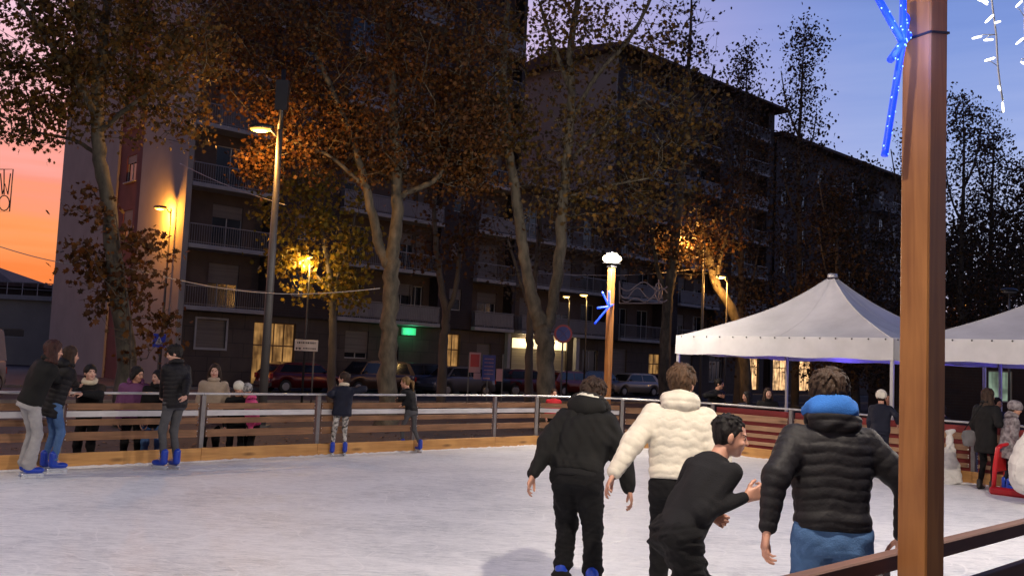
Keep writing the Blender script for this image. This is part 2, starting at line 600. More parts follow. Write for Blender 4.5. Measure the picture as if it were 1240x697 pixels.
def mth_(op, a, b, clamp=False):
    n = N_.new('ShaderNodeMath'); n.operation = op; n.use_clamp = clamp
    for i, v in enumerate((a, b)):
        if hasattr(v, 'links'): L_.new(v, n.inputs[i])
        else: n.inputs[i].default_value = v
    return n.outputs[0]


# blade scratches: thin light lines where warped stretched noise crosses its mean, in several directions
scr = None
for ang, sc in ((0.25, 1.0), (0.9, 1.3), (-0.35, 1.6), (1.7, 1.1), (-0.9, 0.8), (0.05, 2.3), (0.55, 2.9), (-0.6, 2.6)):
    n = noise_(1.0 * sc, 2.0, map_((1.1, 8.5, 1), ang), 0.5, 0.5)
    d = mth_('ABSOLUTE', mth_('SUBTRACT', n, 0.5), 0)
    line = mth_('SUBTRACT', 1.0, mth_('DIVIDE', d, 0.016), True)
    line = mth_('MAXIMUM', line, 0.0)
    scr = line if scr is None else mth_('ADD', scr, line)
big = noise_(0.55, 5, map_((1, 1.6, 1), 0.4), 0.4)
mid = noise_(4.0, 6, map_((1, 2.2, 1), 0.2), 0.8)
fine = noise_(38, 4, map_((1, 1, 1)))
tone = mth_('ADD', mth_('MULTIPLY', big, 0.45), mth_('MULTIPLY', mid, 0.55))
tone = mth_('ADD', tone, mth_('MULTIPLY', scr, 0.12))
fleck = noise_(11, 3, map_((1, 2.6, 1), 0.3), 0.6)
tone = mth_('ADD', tone, mth_('MULTIPLY', mth_('SUBTRACT', fleck, 0.5), 0.34))
# long curved blade cuts: contour lines of slow noise fields
for ang, sc, lv in ((0.3, 0.22, 17), (1.2, 0.30, 13), (2.2, 0.26, 15), (-0.5, 0.5, 9)):
    nl = noise_(1.0, 1.0, map_((sc, sc * 1.7, 1), ang), 0.25, 0.4)
    fr_ = mth_('FRACT', mth_('MULTIPLY', nl, lv), 0)
    cut = mth_('MAXIMUM', mth_('SUBTRACT', 1.0, mth_('DIVIDE', mth_('ABSOLUTE', mth_('SUBTRACT', fr_, 0.5), 0), 0.022)), 0.0)
    brk = mth_('GREATER_THAN', noise_(0.9, 2, map_((1, 1, 1), ang + 1)), 0.47)
    tone = mth_('ADD', tone, mth_('MULTIPLY', mth_('MULTIPLY', cut, brk), 0.16))
    scr = mth_('ADD', scr, mth_('MULTIPLY', cut, brk))
tone = mth_('ADD', tone, mth_('MULTIPLY', mth_('SUBTRACT', fine, 0.5), 0.22))
rp = N_.new('ShaderNodeValToRGB')
e = rp.color_ramp.elements
e[0].position = 0.30; e[0].color = (0.40, 0.44, 0.50, 1)
e[1].position = 0.68; e[1].color = (0.88, 0.89, 0.91, 1)
x_ = e.new(0.48); x_.color = (0.70, 0.72, 0.75, 1)
L_.new(tone, rp.inputs[0]); L_.new(rp.outputs[0], b_.inputs['Base Color'])
rr = N_.new('ShaderNodeMapRange'); L_.new(tone, rr.inputs[0])
rr.inputs['From Min'].default_value = 0.35; rr.inputs['From Max'].default_value = 0.65
rr.inputs['To Min'].default_value = 0.28; rr.inputs['To Max'].default_value = 0.6
L_.new(rr.outputs[0], b_.inputs['Roughness'])
hh = mth_('ADD', mth_('MULTIPLY', scr, -0.25), mth_('ADD', mth_('MULTIPLY', fine, 0.5), mid))
bp_ = N_.new('ShaderNodeBump'); bp_.inputs['Strength'].default_value = 0.35; bp_.inputs['Distance'].default_value = 0.03
L_.new(hh, bp_.inputs['Height']); L_.new(bp_.outputs[0], b_.inputs['Normal'])
sheet('ice', [RLE, RL0, RA, RB, RC, RR0, RRE, RNR, RN0, RNE][::-1], 0.0, ice, thick=0.18)

# ---------------------------------------------------------------- walls with openings


def wall_sheet(mb, x0, x1, z0, z1, y, holes, dep, mi=0):
    """front of a wall facing -y with real openings and their reveals; holes (xa, xb, za, zb)"""
    xs = sorted({x0, x1, *[h[0] for h in holes], *[h[1] for h in holes]})
    zs = sorted({z0, z1, *[h[2] for h in holes], *[h[3] for h in holes]})
    for i in range(len(xs) - 1):
        for j in range(len(zs) - 1):
            cx, cz = (xs[i] + xs[i + 1]) / 2, (zs[j] + zs[j + 1]) / 2
            if any(h[0] < cx < h[1] and h[2] < cz < h[3] for h in holes): continue
            mb.add([(xs[i], y, zs[j]), (xs[i + 1], y, zs[j]), (xs[i + 1], y, zs[j + 1]), (xs[i], y, zs[j + 1])], [(0, 1, 2, 3)], mi)
    for a, b, c, d in holes:
        mb.add([(a, y, c), (b, y, c), (b, y, d), (a, y, d), (a, y + dep, c), (b, y + dep, c), (b, y + dep, d), (a, y + dep, d)],
               [(0, 4, 5, 1), (1, 5, 6, 2), (2, 6, 7, 3), (3, 7, 4, 0)], mi)


def window(parent, x0, x1, z0, z1, y, n=2, shutter=0.0, pane_m=None, frame_m=None, trans=None):
    """glazed window set into an opening: frame, one pane, and a shutter drawn part of the way"""
    f = MB(); w = 0.06
    f.box(x0, x1, y, y + 0.07, z0, z0 + w); f.box(x0, x1, y, y + 0.07, z1 - w, z1)
    for k in range(n + 1):
        xx = x0 + (x1 - x0 - w) * k / n
        f.box(xx, xx + w, y + 0.002, y + 0.068, z0 + w, z1 - w)
    if trans: f.box(x0 + w, x1 - w, y + 0.004, y + 0.066, z0 + (z1 - z0) * trans, z0 + (z1 - z0) * trans + 0.07)
    fo = f.build('window', frame_m or M_FRAME, parent)
    g = MB(); g.box(x0 + w, x1 - w, y + 0.03, y + 0.045, z0 + w, z1 - w)
    g.build('pane', pane_m or M_GLASS, fo)
    if shutter > 0:
        s = MB(); zb = z1 - (z1 - z0) * shutter
        s.box(x0 - 0.0, x1 + 0.0, y - 0.05, y - 0.012, zb, z1 - 0.004)
        s.build('shutter', M_SHUT, fo)
    return fo


def balcony(parent, x0, x1, z, y0, y1, wrap=(True, True), panel=False, seedv=0):
    sl = MB(); sl.box(x0, x1, y0, y1, z - 0.22, z, bev=0.015)
    so = sl.build('balcony', M_SLAB, parent)
    r = MB(); h = 1.0
    yf = y0 + 0.06
    r.bar((x0 + .04, yf, z + h), (x1 - .04, yf, z + h), 0.06, 0.05)
    r.bar((x0 + .04, yf, z + 0.10), (x1 - .04, yf, z + 0.10), 0.03, 0.03)
    n = max(2, int((x1 - x0) / 0.13))
    for k in range(n + 1):
        xx = x0 + .05 + (x1 - x0 - .1) * k / n
        r.box(xx - .009, xx + .009, yf - .009, yf + .009, z, z + h - .02)
    for sd_, on in ((x0 + .05, wrap[0]), (x1 - .05, wrap[1])):
        if not on: continue
        r.bar((sd_, yf, z + h), (sd_, y1, z + h), 0.05, 0.05)
        m = int((y1 - y0) / .13)
        for k in range(1, m):
            yy = yf + (y1 - yf) * k / m
            r.box(sd_ - .009, sd_ + .009, yy - .009, yy + .009, z, z + h - .02)
    if panel:
        r.box(x0 + .08, x1 - .08, yf + .02, yf + .035, z + .14, z + h - .06, 1)
    r.build('railing', [M_RAIL, M_RAILP], so)
    return so


LV = lambda k: 4.02 + 3.12 * k     # floor levels above the pavement (local z)
rng = random.Random(4)

# ---------------------------------------------------------------- apartment block with pale gable
bA = thing('apartment_building', 'tall apartment block with pale windowless gable and railed balconies, at the sunset side', 'building', (FO.x, FO.y, GZ), UA)
TOP = LV(8) + 0.4
DEP = 19.5
w = MB()
bays = [(0.3, 4.9), (9.2, 16.6), (19.4, 22.9)]
solid = [(4.9, 9.2), (16.6, 19.4)]
yb = 1.25
# loggia back walls with door openings, piers between them
doors = []
for (a, b) in bays:
    hs = []
    for k in range(0, 8):
        z = LV(k)
        if b - a > 6:
            cs = [a + 1.6, (a + b) / 2 + 1.6]
        else:
            cs = [(a + b) / 2 + 0.3]
        for c in cs:
            hs.append((c - 0.85, c + 0.85, z + 0.02, z + 2.35)); doors.append((c, z, k))
        if b - a > 6: hs.append((b - 1.5, b - 0.5, z + 0.95, z + 2.3))
    wall_sheet(w, a, b, LV(0) - 0.22, TOP, yb, hs, 0.25, 1)
for (a, b) in solid:
    hs = [(a + 1.5, a + 2.9, LV(k) + 0.95, LV(k) + 2.4) for k in range(8)] if b - a > 4 else [(a + .9, a + 1.9, LV(k) + 0.95, LV(k) + 2.3) for k in range(8)]
    wall_sheet(w, a, b, LV(0) - 0.22, TOP, 0.35, hs, 0.25, 0)
for a, b in ((4.9, yb), (9.2, yb), (16.6, yb), (19.4, yb), (22.9, yb)):
    w.add([(a, 0.35, LV(0) - .22), (a, yb, LV(0) - .22), (a, yb, TOP), (a, 0.35, TOP)], [(0, 1, 2, 3)], 0)
w.box(0.3, 23.2, yb + 0.30, DEP, LV(0) - .22, TOP, 0)
w.box(22.9, 23.2, 0.35, yb + 0.29, LV(0) - .22, TOP, 0)
w.box(0, 23.4, 0.0, DEP + .1, TOP, TOP + 0.5, 0)
w.build('wall', [M_BRICK, M_TAN], bA)
# gable: two pale leaves either side of a red recessed strip with windows
g = MB()
g.box(0.0, 0.3, 0.0, 6.0, 0.0, TOP - .003)
g.box(0.0, 0.3, 9.6, DEP, 0.0, TOP - .003)
g.build('gable_wall', M_PLASTER, bA)
g = MB()
MX = Matrix(((0, 1, 0, 0), (-1, 0, 0, 0), (0, 0, 1, 0), (0, 0, 0, 1)))   # local (x, -) -> side wall
tmp = MB()
side_h = [(7.1, 8.5, LV(k) + 0.8, LV(k) + 2.3) for k in range(8)]
wall_sheet(tmp, 6.0, 9.6, 0.0, TOP, 0.0, side_h, 0.2)
g.add([(0.12 + v[1], v[0], v[2]) for v in tmp.v], [f[::-1] for f in tmp.f])
g.build('recessed_strip', M_REDPL, bA)
for k in range(0, 7):
    z = LV(k)
    f = MB()
    f.box(0.2, 0.27, 7.1, 8.5, z + .8, z + .86); f.box(0.2, 0.27, 7.1, 8.5, z + 2.24, z + 2.3)
    for yy in (7.1, 7.77, 8.44): f.box(0.202, 0.268, yy, yy + .06, z + .86, z + 2.24)
    fo = f.build('window', M_FRAME, bA)
    p = MB(); p.box(0.23, 0.245, 7.16, 8.44, z + .86, z + 2.24); p.build('pane', M_GLASS, fo)
    s = MB(); s.box(0.165, 0.195, 7.1, 8.5, z + 2.3 - 1.5 * rng.choice([.3, .55, .75, 1]), z + 2.296); s.build('shutter', M_SHUT, fo)
    s = MB(); s.box(-0.02, 0.12, 7.0, 8.6, z + .72, z + .78); s.build('sill', M_SLAB, fo)
# ground floor
gf = MB()
gh = [(1.3, 2.9, 1.95, 3.4), (4.5, 7.0, 0.1, 3.45), (10.2, 11.8, 1.7, 3.3), (13.0, 14.0, 0.1, 2.5), (17.1, 18.8, 0.9, 3.5), (20.2, 21.4, 1.6, 3.0)]
wall_sheet(gf, 0.3, 22.6, 0, LV(0) - .223, 0.6, gh, 0.25)
gf.box(0.3, 22.6, 0.86, DEP, 0, LV(0) - .224)
gf.build('ground_floor_wall', M_STONE, bA)
window(bA, *gh[0], 0.75, 2, 1.0, frame_m=M_SLAB)
sv = MB()
for xa, xb, za, zb in ((1.2, 3.0, 3.4, 3.5), (1.2, 3.0, 1.83, 1.95), (1.2, 1.3, 1.95, 3.4), (2.9, 3.0, 1.95, 3.4)):
    sv.box(xa, xb, 0.54, 0.6, za, zb)
sv.build('window_surround', M_SLAB, bA)
window(bA, *gh[1], 0.75, 4, 0, pane_m=M_WARM, frame_m=M_DOORW, trans=0.62)
window(bA, *gh[2], 0.75, 2, 0.8)
window(bA, *gh[3], 0.75, 1, 0, frame_m=M_DOORW)
window(bA, *gh[4], 0.75, 3, 0, pane_m=M_WARM, frame_m=M_DOORW, trans=0.6)
window(bA, *gh[5], 0.75, 2, 1.0)
for (a, b) in bays:
    for k in range(0, 7):
        if a > 19 or a > 9 or True:
            balcony(bA, a + .02, b, LV(k), 0.0, yb + .3, wrap=(a > 1, True), panel=(k % 2 == 0 and a > 9))
nwin = 0
for (c, z, k) in doors:
    if k > 5: continue
    window(bA, c - .85, c + .85, z + .02, z + 2.35, yb + .12, 3 if rng.random() < .5 else 2, rng.choice([0, 0, .3, .45, 1.0]))
for k in range(0, 6):
    window(bA, 15.1, 16.1, LV(k) + .95, LV(k) + 2.3, yb + .12, 2, rng.choice([0, .5, 1.0]))
    window(bA, 6.4, 7.8, LV(k) + .95, LV(k) + 2.4, 0.47, 2, rng.choice([0, .5, 1.0]))
    window(bA, 17.5, 18.5, LV(k) + .95, LV(k) + 2.3, 0.47, 1, rng.choice([0, .5, 1.0]))

# ---------------------------------------------------------------- second block, with a low wing towards the first
bB = thing('apartment_building', 'apartment block with low pitched roof above the lit shopfront, behind the forked tree', 'building', tuple(fpt(23.4, 0, GZ)), UA)
TB = LV(6) + 2.9    # ~25
X0 = 9.4            # the tall part starts here
w = MB()
wing = (0.2, 9.2); tall = [(10.4, 15.6), (17.6, 23.0), (25.0, 30.4)]
doorsB = []
hs = []
for k in range(0, 3):
    for c in (1.8, 5.4, 8.0):
        hs.append((c - .75, c + .75, LV(k) + .02, LV(k) + 2.3)); doorsB.append((c, LV(k), yb))
wall_sheet(w, 0, 9.4, LV(0) - .22, LV(3) + .5, yb, hs, .25, 1)
w.box(0, 9.398, yb + .3, 12, LV(0) - .22, LV(3) + .5, 1)
w.box(0, 9.398, 0.0, 12.1, LV(3) + .503, LV(3) + .7, 2)
ends = [9.4]
for a, b in tall:
    hs = []
    for k in range(0, 7):
        for c in ((a + b) / 2 - 1.2, (a + b) / 2 + 1.4):
            hs.append((c - .7, c + .7, LV(k) + .02, LV(k) + 2.3)); doorsB.append((c, LV(k), yb))
    wall_sheet(w, a, b, LV(0) - .22, TB, yb, hs, .25, 1)
sol = [(9.4, 10.4), (15.6, 17.6), (23.0, 25.0), (30.4, 31.4)]
for a, b in sol:
    wall_sheet(w, a, b, LV(0) - .22, TB, .3, [], .25, 0)
    for x in (a, b):
        w.add([(x, .3, LV(0) - .22), (x, yb, LV(0) - .22), (x, yb, TB), (x, .3, TB)], [(0, 1, 2, 3)], 0)
w.box(9.4, 31.4, yb + .3, 13.0, LV(0) - .22, TB, 3)
w.build('wall', [M_BRICK, M_TAN, M_SLAB, M_PLASTER], bB)
gb = MB(); gb.box(9.22, 9.4, .3, 10.8, LV(3) + .75, TB - .002); gb.build('gable_wall', M_PLASTER, bB)
r = MB()
r.prism([(-.9, TB + .02), (-.9, TB + .22), (6.5, TB + 1.25), (14.0, TB + .22), (14.0, TB + .02)], 8.5, 32.2, 'x')
r.build('roof', M_ROOF, bB)
for cx in (13, 21, 27):
    c = MB(); c.box(cx, cx + .8, 6, 6.8, TB + .6, TB + 2.1); c.box(cx - .1, cx + .9, 5.9, 6.9, TB + 2.1, TB + 2.22); c.build('chimney', M_PLASTER, bB)
for k in range(0, 3):
    balcony(bB, 0.2, 9.2, LV(k), 0, yb + .3, panel=(k == 0))
for a, b in tall:
    for k in range(0, 7):
        balcony(bB, a, b, LV(k), 0, yb + .3, panel=(k % 3 == 1))
for (c, z, y) in doorsB:
    if len([1]) and z < LV(6) + 1:
        window(bB, c - .7, c + .7, z + .02, z + 2.3, yb + .12, 2, rng.choice([0, 0, .4, 1.0]))
gf = MB()
ghB = [(0.2, 5.6, 0.15, 3.5), (7.2, 8.9, 0.05, 3.0), (10.6, 12.2, 1.2, 3.2), (14.9, 16.4, 0.9, 3.0), (19, 20.6, 1.2, 3.1), (23, 25, 0.9, 3.1), (28.0, 30.6, 0.3, 3.2)]
wall_sheet(gf, -.5, 31.4, 0, LV(0) - .223, 0.9, ghB, .25)
gf.box(-.5, 31.4, 1.16, 12, 0, LV(0) - .224)
gf.build('ground_floor_wall', M_STONE, bB)
# shopfront with a lit strip, closed roller shutters below
sg = MB(); sg.box(0.2, 5.6, 1.0, 1.1, 2.85, 3.5); sg.build('lit_fascia', M_WARM2, bB)
sh = MB()
for k in range(3):
    sh.box(0.25 + k * 1.8, 1.95 + k * 1.8, 1.02, 1.1, 0.95, 2.84)
sh.build('roller_shutter', mat('pale_shutter', (0.45, 0.38, 0.26), .5, var=.2, scale=1, stretch=(.3, .3, 14)), bB)
sg = MB(); sg.box(0.2, 2.0, 1.0, 1.1, 0.55, 0.94); sg.build('lit_plinth', M_WARM2, bB)
for xa, xb in ((-.75, -.5), (5.9, 6.25)):
    pc = MB(); pc.box(xa, xb, .3, .6, 0, 3.78); pc.build('pillar', M_SLAB, bB)
window(bB, *ghB[1], 1.05, 2, 0)
window(bB, *ghB[2], 1.05, 2, 1.0)
window(bB, *ghB[3], 1.05, 2, 0, pane_m=M_WARM, frame_m=M_DOORW, trans=.6)
window(bB, *ghB[4], 1.05, 2, 1.0)
window(bB, *ghB[5], 1.05, 3, .2)
window(bB, *ghB[6], 1.05, 3, 0, pane_m=M_SHOP, frame_m=M_DOORW, trans=.7)
# ceiling lamps under the porch of the shopfront
tag(bB)
for x_, y_ in ((1.4, .55), (4.3, .55)):
    lm = MB(); lm.box(x_ - .2, x_ + .2, y_ - .08, y_ + .08, 3.66, 3.72); lo = lm.build('porch_lamp', M_WARM2, bB)
    lamp_light('porch_light', (x_, y_, 3.5), 35, (1, .8, .45), .1, bB)

# ---------------------------------------------------------------- third block, farthest
bC = thing('apartment_building', 'farthest dark apartment block at the right, with a straight eaves line under the sky', 'building', tuple(fpt(55.6, 0, GZ)), UA)
TC = 23.6
w = MB()
hs = []; dC = []
for k in range(0, 6):
    for c in np.arange(1.6, 29, 3.3):
        hs.append((c - .65, c + .65, LV(k) + .9, LV(k) + 2.35)); dC.append((float(c), LV(k)))
wall_sheet(w, 0, 30.5, LV(0) - .2, TC, .5, hs, .25)
w.box(0, 30.5, .8, 13, LV(0) - .2, TC)
w.build('wall', mat('third_block_plaster', (0.09, 0.07, 0.068), .85, var=.2, scale=.7), bC)
r = MB(); r.prism([(-.5, TC + .02), (-.5, TC + .3), (6.5, TC + 1.0), (13.6, TC + .3), (13.6, TC + .02)], -.4, 31, 'x'); r.build('roof', M_ROOF, bC)
for (c, z) in dC:
    if z < LV(1) + 1 or c > 32: continue
    window(bC, c - .65, c + .65, z + .9, z + 2.35, .62, 2, rng.choice([0, .4, 1.0]))
for k in range(2, 6):
    for a in (9.2, 19.0): balcony(bC, a, a + 4.4, LV(k), -.7, .5)
gf = MB()
ghC = [(0.5, 3.2, 0.3, 3.2), (3.8, 7.4, 0.3, 3.2), (8, 10, 1, 3), (13, 15, 1, 3), (20, 22, 1, 3), (26, 28, 1, 3)]
wall_sheet(gf, 0, 30.5, 0, LV(0) - .2, .7, ghC, .25); gf.box(0, 30.5, .96, 13, 0, LV(0) - .201)
gf.build('ground_floor_wall', M_TAN, bC)
window(bC, *ghC[0], .85, 2, 0, pane_m=M_SHOP, frame_m=M_DOORW, trans=.7)
window(bC, *ghC[1], .85, 3, 0, pane_m=M_SHOP, frame_m=M_DOORW, trans=.7)
for hq in ghC[2:]: window(bC, *hq, .85, 2, .3)

# green lit pharmacy-like box sign on the first block
sg = thing('lit_sign', 'small glowing green box sign fixed to the stone ground floor wall', 'sign', tuple(fpt(14.6, -.55, 3.25)), UA)
m = MB(); m.box(-.5, .5, -.14, 0, -.22, .22, bev=.02); m.build('sign_face', M_GREENS, sg)
m = MB(); m.box(-.4, .4, 0.0, .05, -.05, .05); m.build('bracket', M_RAIL, sg)
lamp_light('green_light', (0, -.5, 0), 16, (.1, .9, .4), .2, sg)

# ---------------------------------------------------------------- left: flat roofed garage, house behind it, far trees
gr = thing('garage_building', 'low grey garage with a dark band of windows left of the pale gable', 'building', tuple(at(62, 450, 72).xy) + (GZ,), rad(8))
m = MB()
wall_sheet(m, -22, 3, 0, 5.0, 0, [(-10, -2.2, 2.1, 2.75), (-21, -12, 2.1, 2.75)], .3)
m.box(-22, 3, .33, 9, 0, 5.0)
m.build('wall', M_PLASTER, gr)
m = MB(); m.box(-22.4, 3.4, -.5, 9.4, 5.0, 5.35); m.build('roof', M_SLAB, gr)
for a, b in ((-10, -2.2), (-21, -12)): window(gr, a, b, 2.1, 2.75, .12, 5)
m = MB()
for k in range(24): m.box(-22.3 + k * 1.1, -22.25 + k * 1.1, -.4, -.35, 5.35, 6.3)
m.box(-22.3, 3.2, -.41, -.34, 6.3, 6.36); m.box(-22.3, 3.2, -.40, -.35, 5.8, 5.85)
m.build('railing', M_RAIL, gr)

hs_ = thing('house', 'small dark house with a wide flat eave, silhouetted against the orange sky', 'building', tuple(at(-30, 420, 88).xy) + (GZ,), rad(0))
m = MB()
wall_sheet(m, -8, 4.0, 0, 6.9, 0, [(1.2, 2.6, 4.4, 5.8), (-3, -1.4, 4.4, 5.8)], .25)
m.box(-8, 4.0, .26, 9, 0, 6.9); m.build('wall', M_BRICK, hs_)
m = MB(); m.box(-8.8, 6.6, -1.2, 9.8, 6.9, 7.25)
m.add([(-8.8, -1.0, 7.253), (3.6, -1.0, 7.253), (3.6, 9.6, 7.253), (-8.8, 9.6, 7.253), (-2.6, 4.2, 9.4), (-2.0, 4.2, 9.4)],
      [(0, 1, 5, 4), (1, 2, 5), (2, 3, 4, 5), (3, 0, 4)])
m.build('roof', M_ROOF, hs_)
for a in (1.2, -3): window(hs_, a, a + 1.4, 4.4, 5.8, .1, 2)

# low market building at the far right, pale green windows
mk = thing('market_building', 'low dark building with pale green lit windows beyond the right tent', 'building', tuple(at(1085, 470, 46).xy) + (GZ,), rad(-12))
m = MB()
mh = [(4.2 + k * 2.3, 5.3 + k * 2.3, 1.0, 2.5) for k in range(9)]
wall_sheet(m, 0, 26, 0, 4.2, 0, mh, .25); m.box(0, 26, .3, 8, 0, 4.2); m.build('wall', M_BRICK, mk)
m = MB(); m.box(-.5, 26.5, -.9, 8.4, 4.2, 4.5); m.build('roof', M_ROOF, mk)
for k, q_ in enumerate(mh): window(mk, *q_, .1, 2, 0, pane_m=M_GREENW if k in (0, 1, 3) else M_GLASS)
# ================================================================ rink barriers
M_BOARD = wood_mat('barrier_board', (0.15, 0.07, 0.03), (0.32, 0.16, 0.075), 'x', .6)
M_BOARD2 = wood_mat('barrier_board_light', (0.26, 0.14, 0.075), (0.42, 0.25, 0.14), 'x', .6)
M_KICK = wood_mat('kickboard_pine', (0.42, 0.19, 0.05), (0.66, 0.35, 0.11), 'x', .5)
M_RAILM = mat('rail_steel', (0.55, 0.54, 0.53), 0.4, metal=.5, var=.12, scale=6)
M_GALV = mat('galvanised_steel', (0.23, 0.215, 0.21), 0.45, metal=0.55, var=.15, scale=6)
M_WHITEB = mat('white_band', (0.62, 0.60, 0.60), 0.5, var=.14, scale=3, stretch=(1, 6, 6))
M_TARP = mat('maroon_tarpaulin', (0.24, 0.03, 0.03), 0.7, var=.2, scale=2)
M_BOLT = mat('bolt_steel', (0.7, 0.7, 0.7), 0.3, metal=0.9)
M_DARKW = wood_mat('dark_stained_wood', (0.07, 0.026, 0.014), (0.13, 0.05, 0.026), 'x', .7)
M_POST = wood_mat('stained_post', (0.22, 0.075, 0.018), (0.46, 0.195, 0.05), 'z', .5, .1)
M_SNOW = mat('scraped_snow', (0.8, 0.8, 0.83), 0.9, var=.08, scale=20, bump=.8, bscale=30)

brng = random.Random(11)


def barrier_panel(A, B, kind, label, group):
    """one panel of the boards between two posts, A at its left end; local x along it, local -y faces the ice"""
    A, B = Vector(A), Vector(B)
    L = (B - A).length
    rz = math.atan2(B.y - A.y, B.x - A.x)
    p = thing('rink_barrier', label, 'barrier', (A.x, A.y, 0), rz, group)
    j = lambda s=.004: brng.uniform(-s, s)
    r = MB(); r.bar((-.0, 0.0, 1.04), (L, 0.0, 1.04), 0.06, 0.035, bev=.008); r.build('top_rail', M_RAILM, p)
    if kind == 'white':
        rows = [(.80, .90, 0), (.70, .785, 1), (.585, .675, 0), (.375, .49, 0)]
    elif kind == 'red':
        rows = [(.74, .86, 2), (.56, .66, 2), (.42, .50, 2), (.27, .345, 2)]
    else:
        rows = [(.74, .86, 0), (.5, .62, 0), (.28, .4, 0)]
    mats = {0: M_BOARD, 1: M_WHITEB, 2: M_BOARD2}
    for z0, z1, k in rows:
        b = MB(); b.box(.07, L - .07, -.015 + j(), .015 + j(), z0 + j(), z1 + j(), bev=.004)
        o = b.build('white_band' if k == 1 else 'board', mats[k], p)
    if kind == 'red':
        b = MB(); b.box(.06, L - .06, .05, .056, .1, .98); b.build('tarpaulin', M_TARP, p)
    b = MB(); b.box(.0, L - .004, -.06, -.02, 0.0, .215 + j(.003), bev=.004); b.build('kickboard', M_KICK, p)
    # posts with a bolted channel at both sides of the joint
    c = MB()
    c.box(-.035, .035, -.035, .03, .2, 1.02, bev=.004)
    for z0, z1, k in rows:
        if k == 1: continue
        for x in (-.075, .075):
            for z in (z0 + .02, z1 - .02):
                c.ell((x, -.022, z), (.009, .007, .009), 6, 1)
    c.build('post', [M_GALV, M_BOLT], p)
    # snow scraped up against the foot of the boards
    s = MB(); n = 26; vs = []; fs = []
    for i in range(n + 1):
        x = L * i / n
        h = .02 + .022 * abs(math.sin(i * 1.7 + A.x)) * brng.random(); wd = .05 + .06 * brng.random()
        vs += [(x, -.062, h), (x, -.062 - wd * .5, h * .55), (x, -.062 - wd, .004)]
    for i in range(n):
        a = i * 3
        fs += [(a, a + 1, a + 4, a + 3), (a + 1, a + 2, a + 5, a + 4)]
    s.add(vs, fs, 0, True); s.build('snow_ridge', M_SNOW, p)
    return p


PL = 2.08
# left side: posts measured at RL0 + n * PL
pts_left = [RL0 + RU * PL * k for k in range(-6, 5)]
lab = {-3: None}
names_left = ['plank barrier panel at the far left edge, behind the grey-trousered skater',
              'plank barrier panel between the jeans skater and the standing boy',
              'plank barrier panel behind the boy in the black puffer',
              'plank barrier panel behind the child in patterned leggings',
              'plank barrier panel behind the girl with the ponytail',
              'plank barrier panel left of the small child in red']
GL = 'brown plank panels of the left barrier'
for i in range(len(pts_left) - 1):
    k = i - 6
    if k < -2: continue
    txt = {-2: 'plank barrier panel cut by the left edge of the picture', -1: 'plank barrier panel behind the woman in grey trousers',
           0: 'plank barrier panel between the blue-jeans skater and the boy in black puffer',
           1: 'plank barrier panel in front of the beige coat and pink hat children',
           2: 'plank barrier panel behind the child in patterned leggings',
           3: 'plank barrier panel behind the ponytail girl'}.get(k, 'plank barrier panel')
    barrier_panel(pts_left[i], pts_left[i + 1], 'white', txt, GL)
barrier_panel(pts_left[-1], RA, 'white', 'short plank barrier panel left of the small child in red, before the corner', GL)
barrier_panel(RA, RB, 'white', 'plank barrier panel across the far corner, behind the black hooded jacket', GL)
barrier_panel(RB, RC, 'plain', 'plank barrier panel across the far corner, behind the cream jacket', GL)
GR = 'slatted maroon backed panels of the right barrier'
pr = [RR0 - RV * d for d in (-5.2, -3.4, -1.7, 0.0, 1.7, 3.4, 5.1)]
txr = ['slatted barrier panel with maroon backing, right beside the cream jacket',
       'slatted barrier panel with maroon backing, behind the leaning boy and the blue hood',
       'slatted barrier panel with maroon backing, behind the child in the white hat',
       'slatted barrier panel with maroon backing, behind the white sack and long coat',
       'slatted barrier panel with maroon backing, behind the red skating frame',
       'slatted barrier panel with maroon backing, nearest at the right edge']
for i in range(6):
    barrier_panel(pr[i], pr[i + 1], 'red', txr[i], GR)

# near side: dark rail and low board running past the wooden post
nb = thing('near_barrier', 'dark stained wooden rail and board crossing the lower right corner', 'barrier', tuple(RN0 - NU * 1.6), rad(43.0))
m = MB(); m.box(0, 6.5, -.03, .03, .995, 1.06, bev=.006); m.build('top_rail', M_DARKW, nb)
m = MB(); m.box(0, 6.5, -.02, .02, .70, .86, bev=.004); m.build('board', M_DARKW, nb)
m = MB(); m.box(0, 6.5, -.02, .02, .42, .58, bev=.004); m.build('board', M_DARKW, nb)
m = MB(); m.box(0, 6.5, .03, .07, 0, .215, bev=.004); m.build('kickboard', M_KICK, nb)
for x in (.2, 2.22, 4.3, 6.3):
    m = MB(); m.box(x - .03, x + .03, .022, .075, 0, .99, bev=.004); m.build('post', M_GALV, nb)

# ================================================================ timber lamp posts
M_LAMPB = mat('lamp_housing', (0.05, 0.05, 0.055), 0.4, metal=.5)
M_LED = mat('lamp_lens_lit', (1, 1, 1), 0.3, emit=(1.0, 0.80, 0.46), estr=20)
M_CABLE = mat('black_cable', (0.015, 0.015, 0.015), 0.6)
M_SCREW = mat('screw_head', (0.6, 0.6, 0.6), .3, metal=.9)


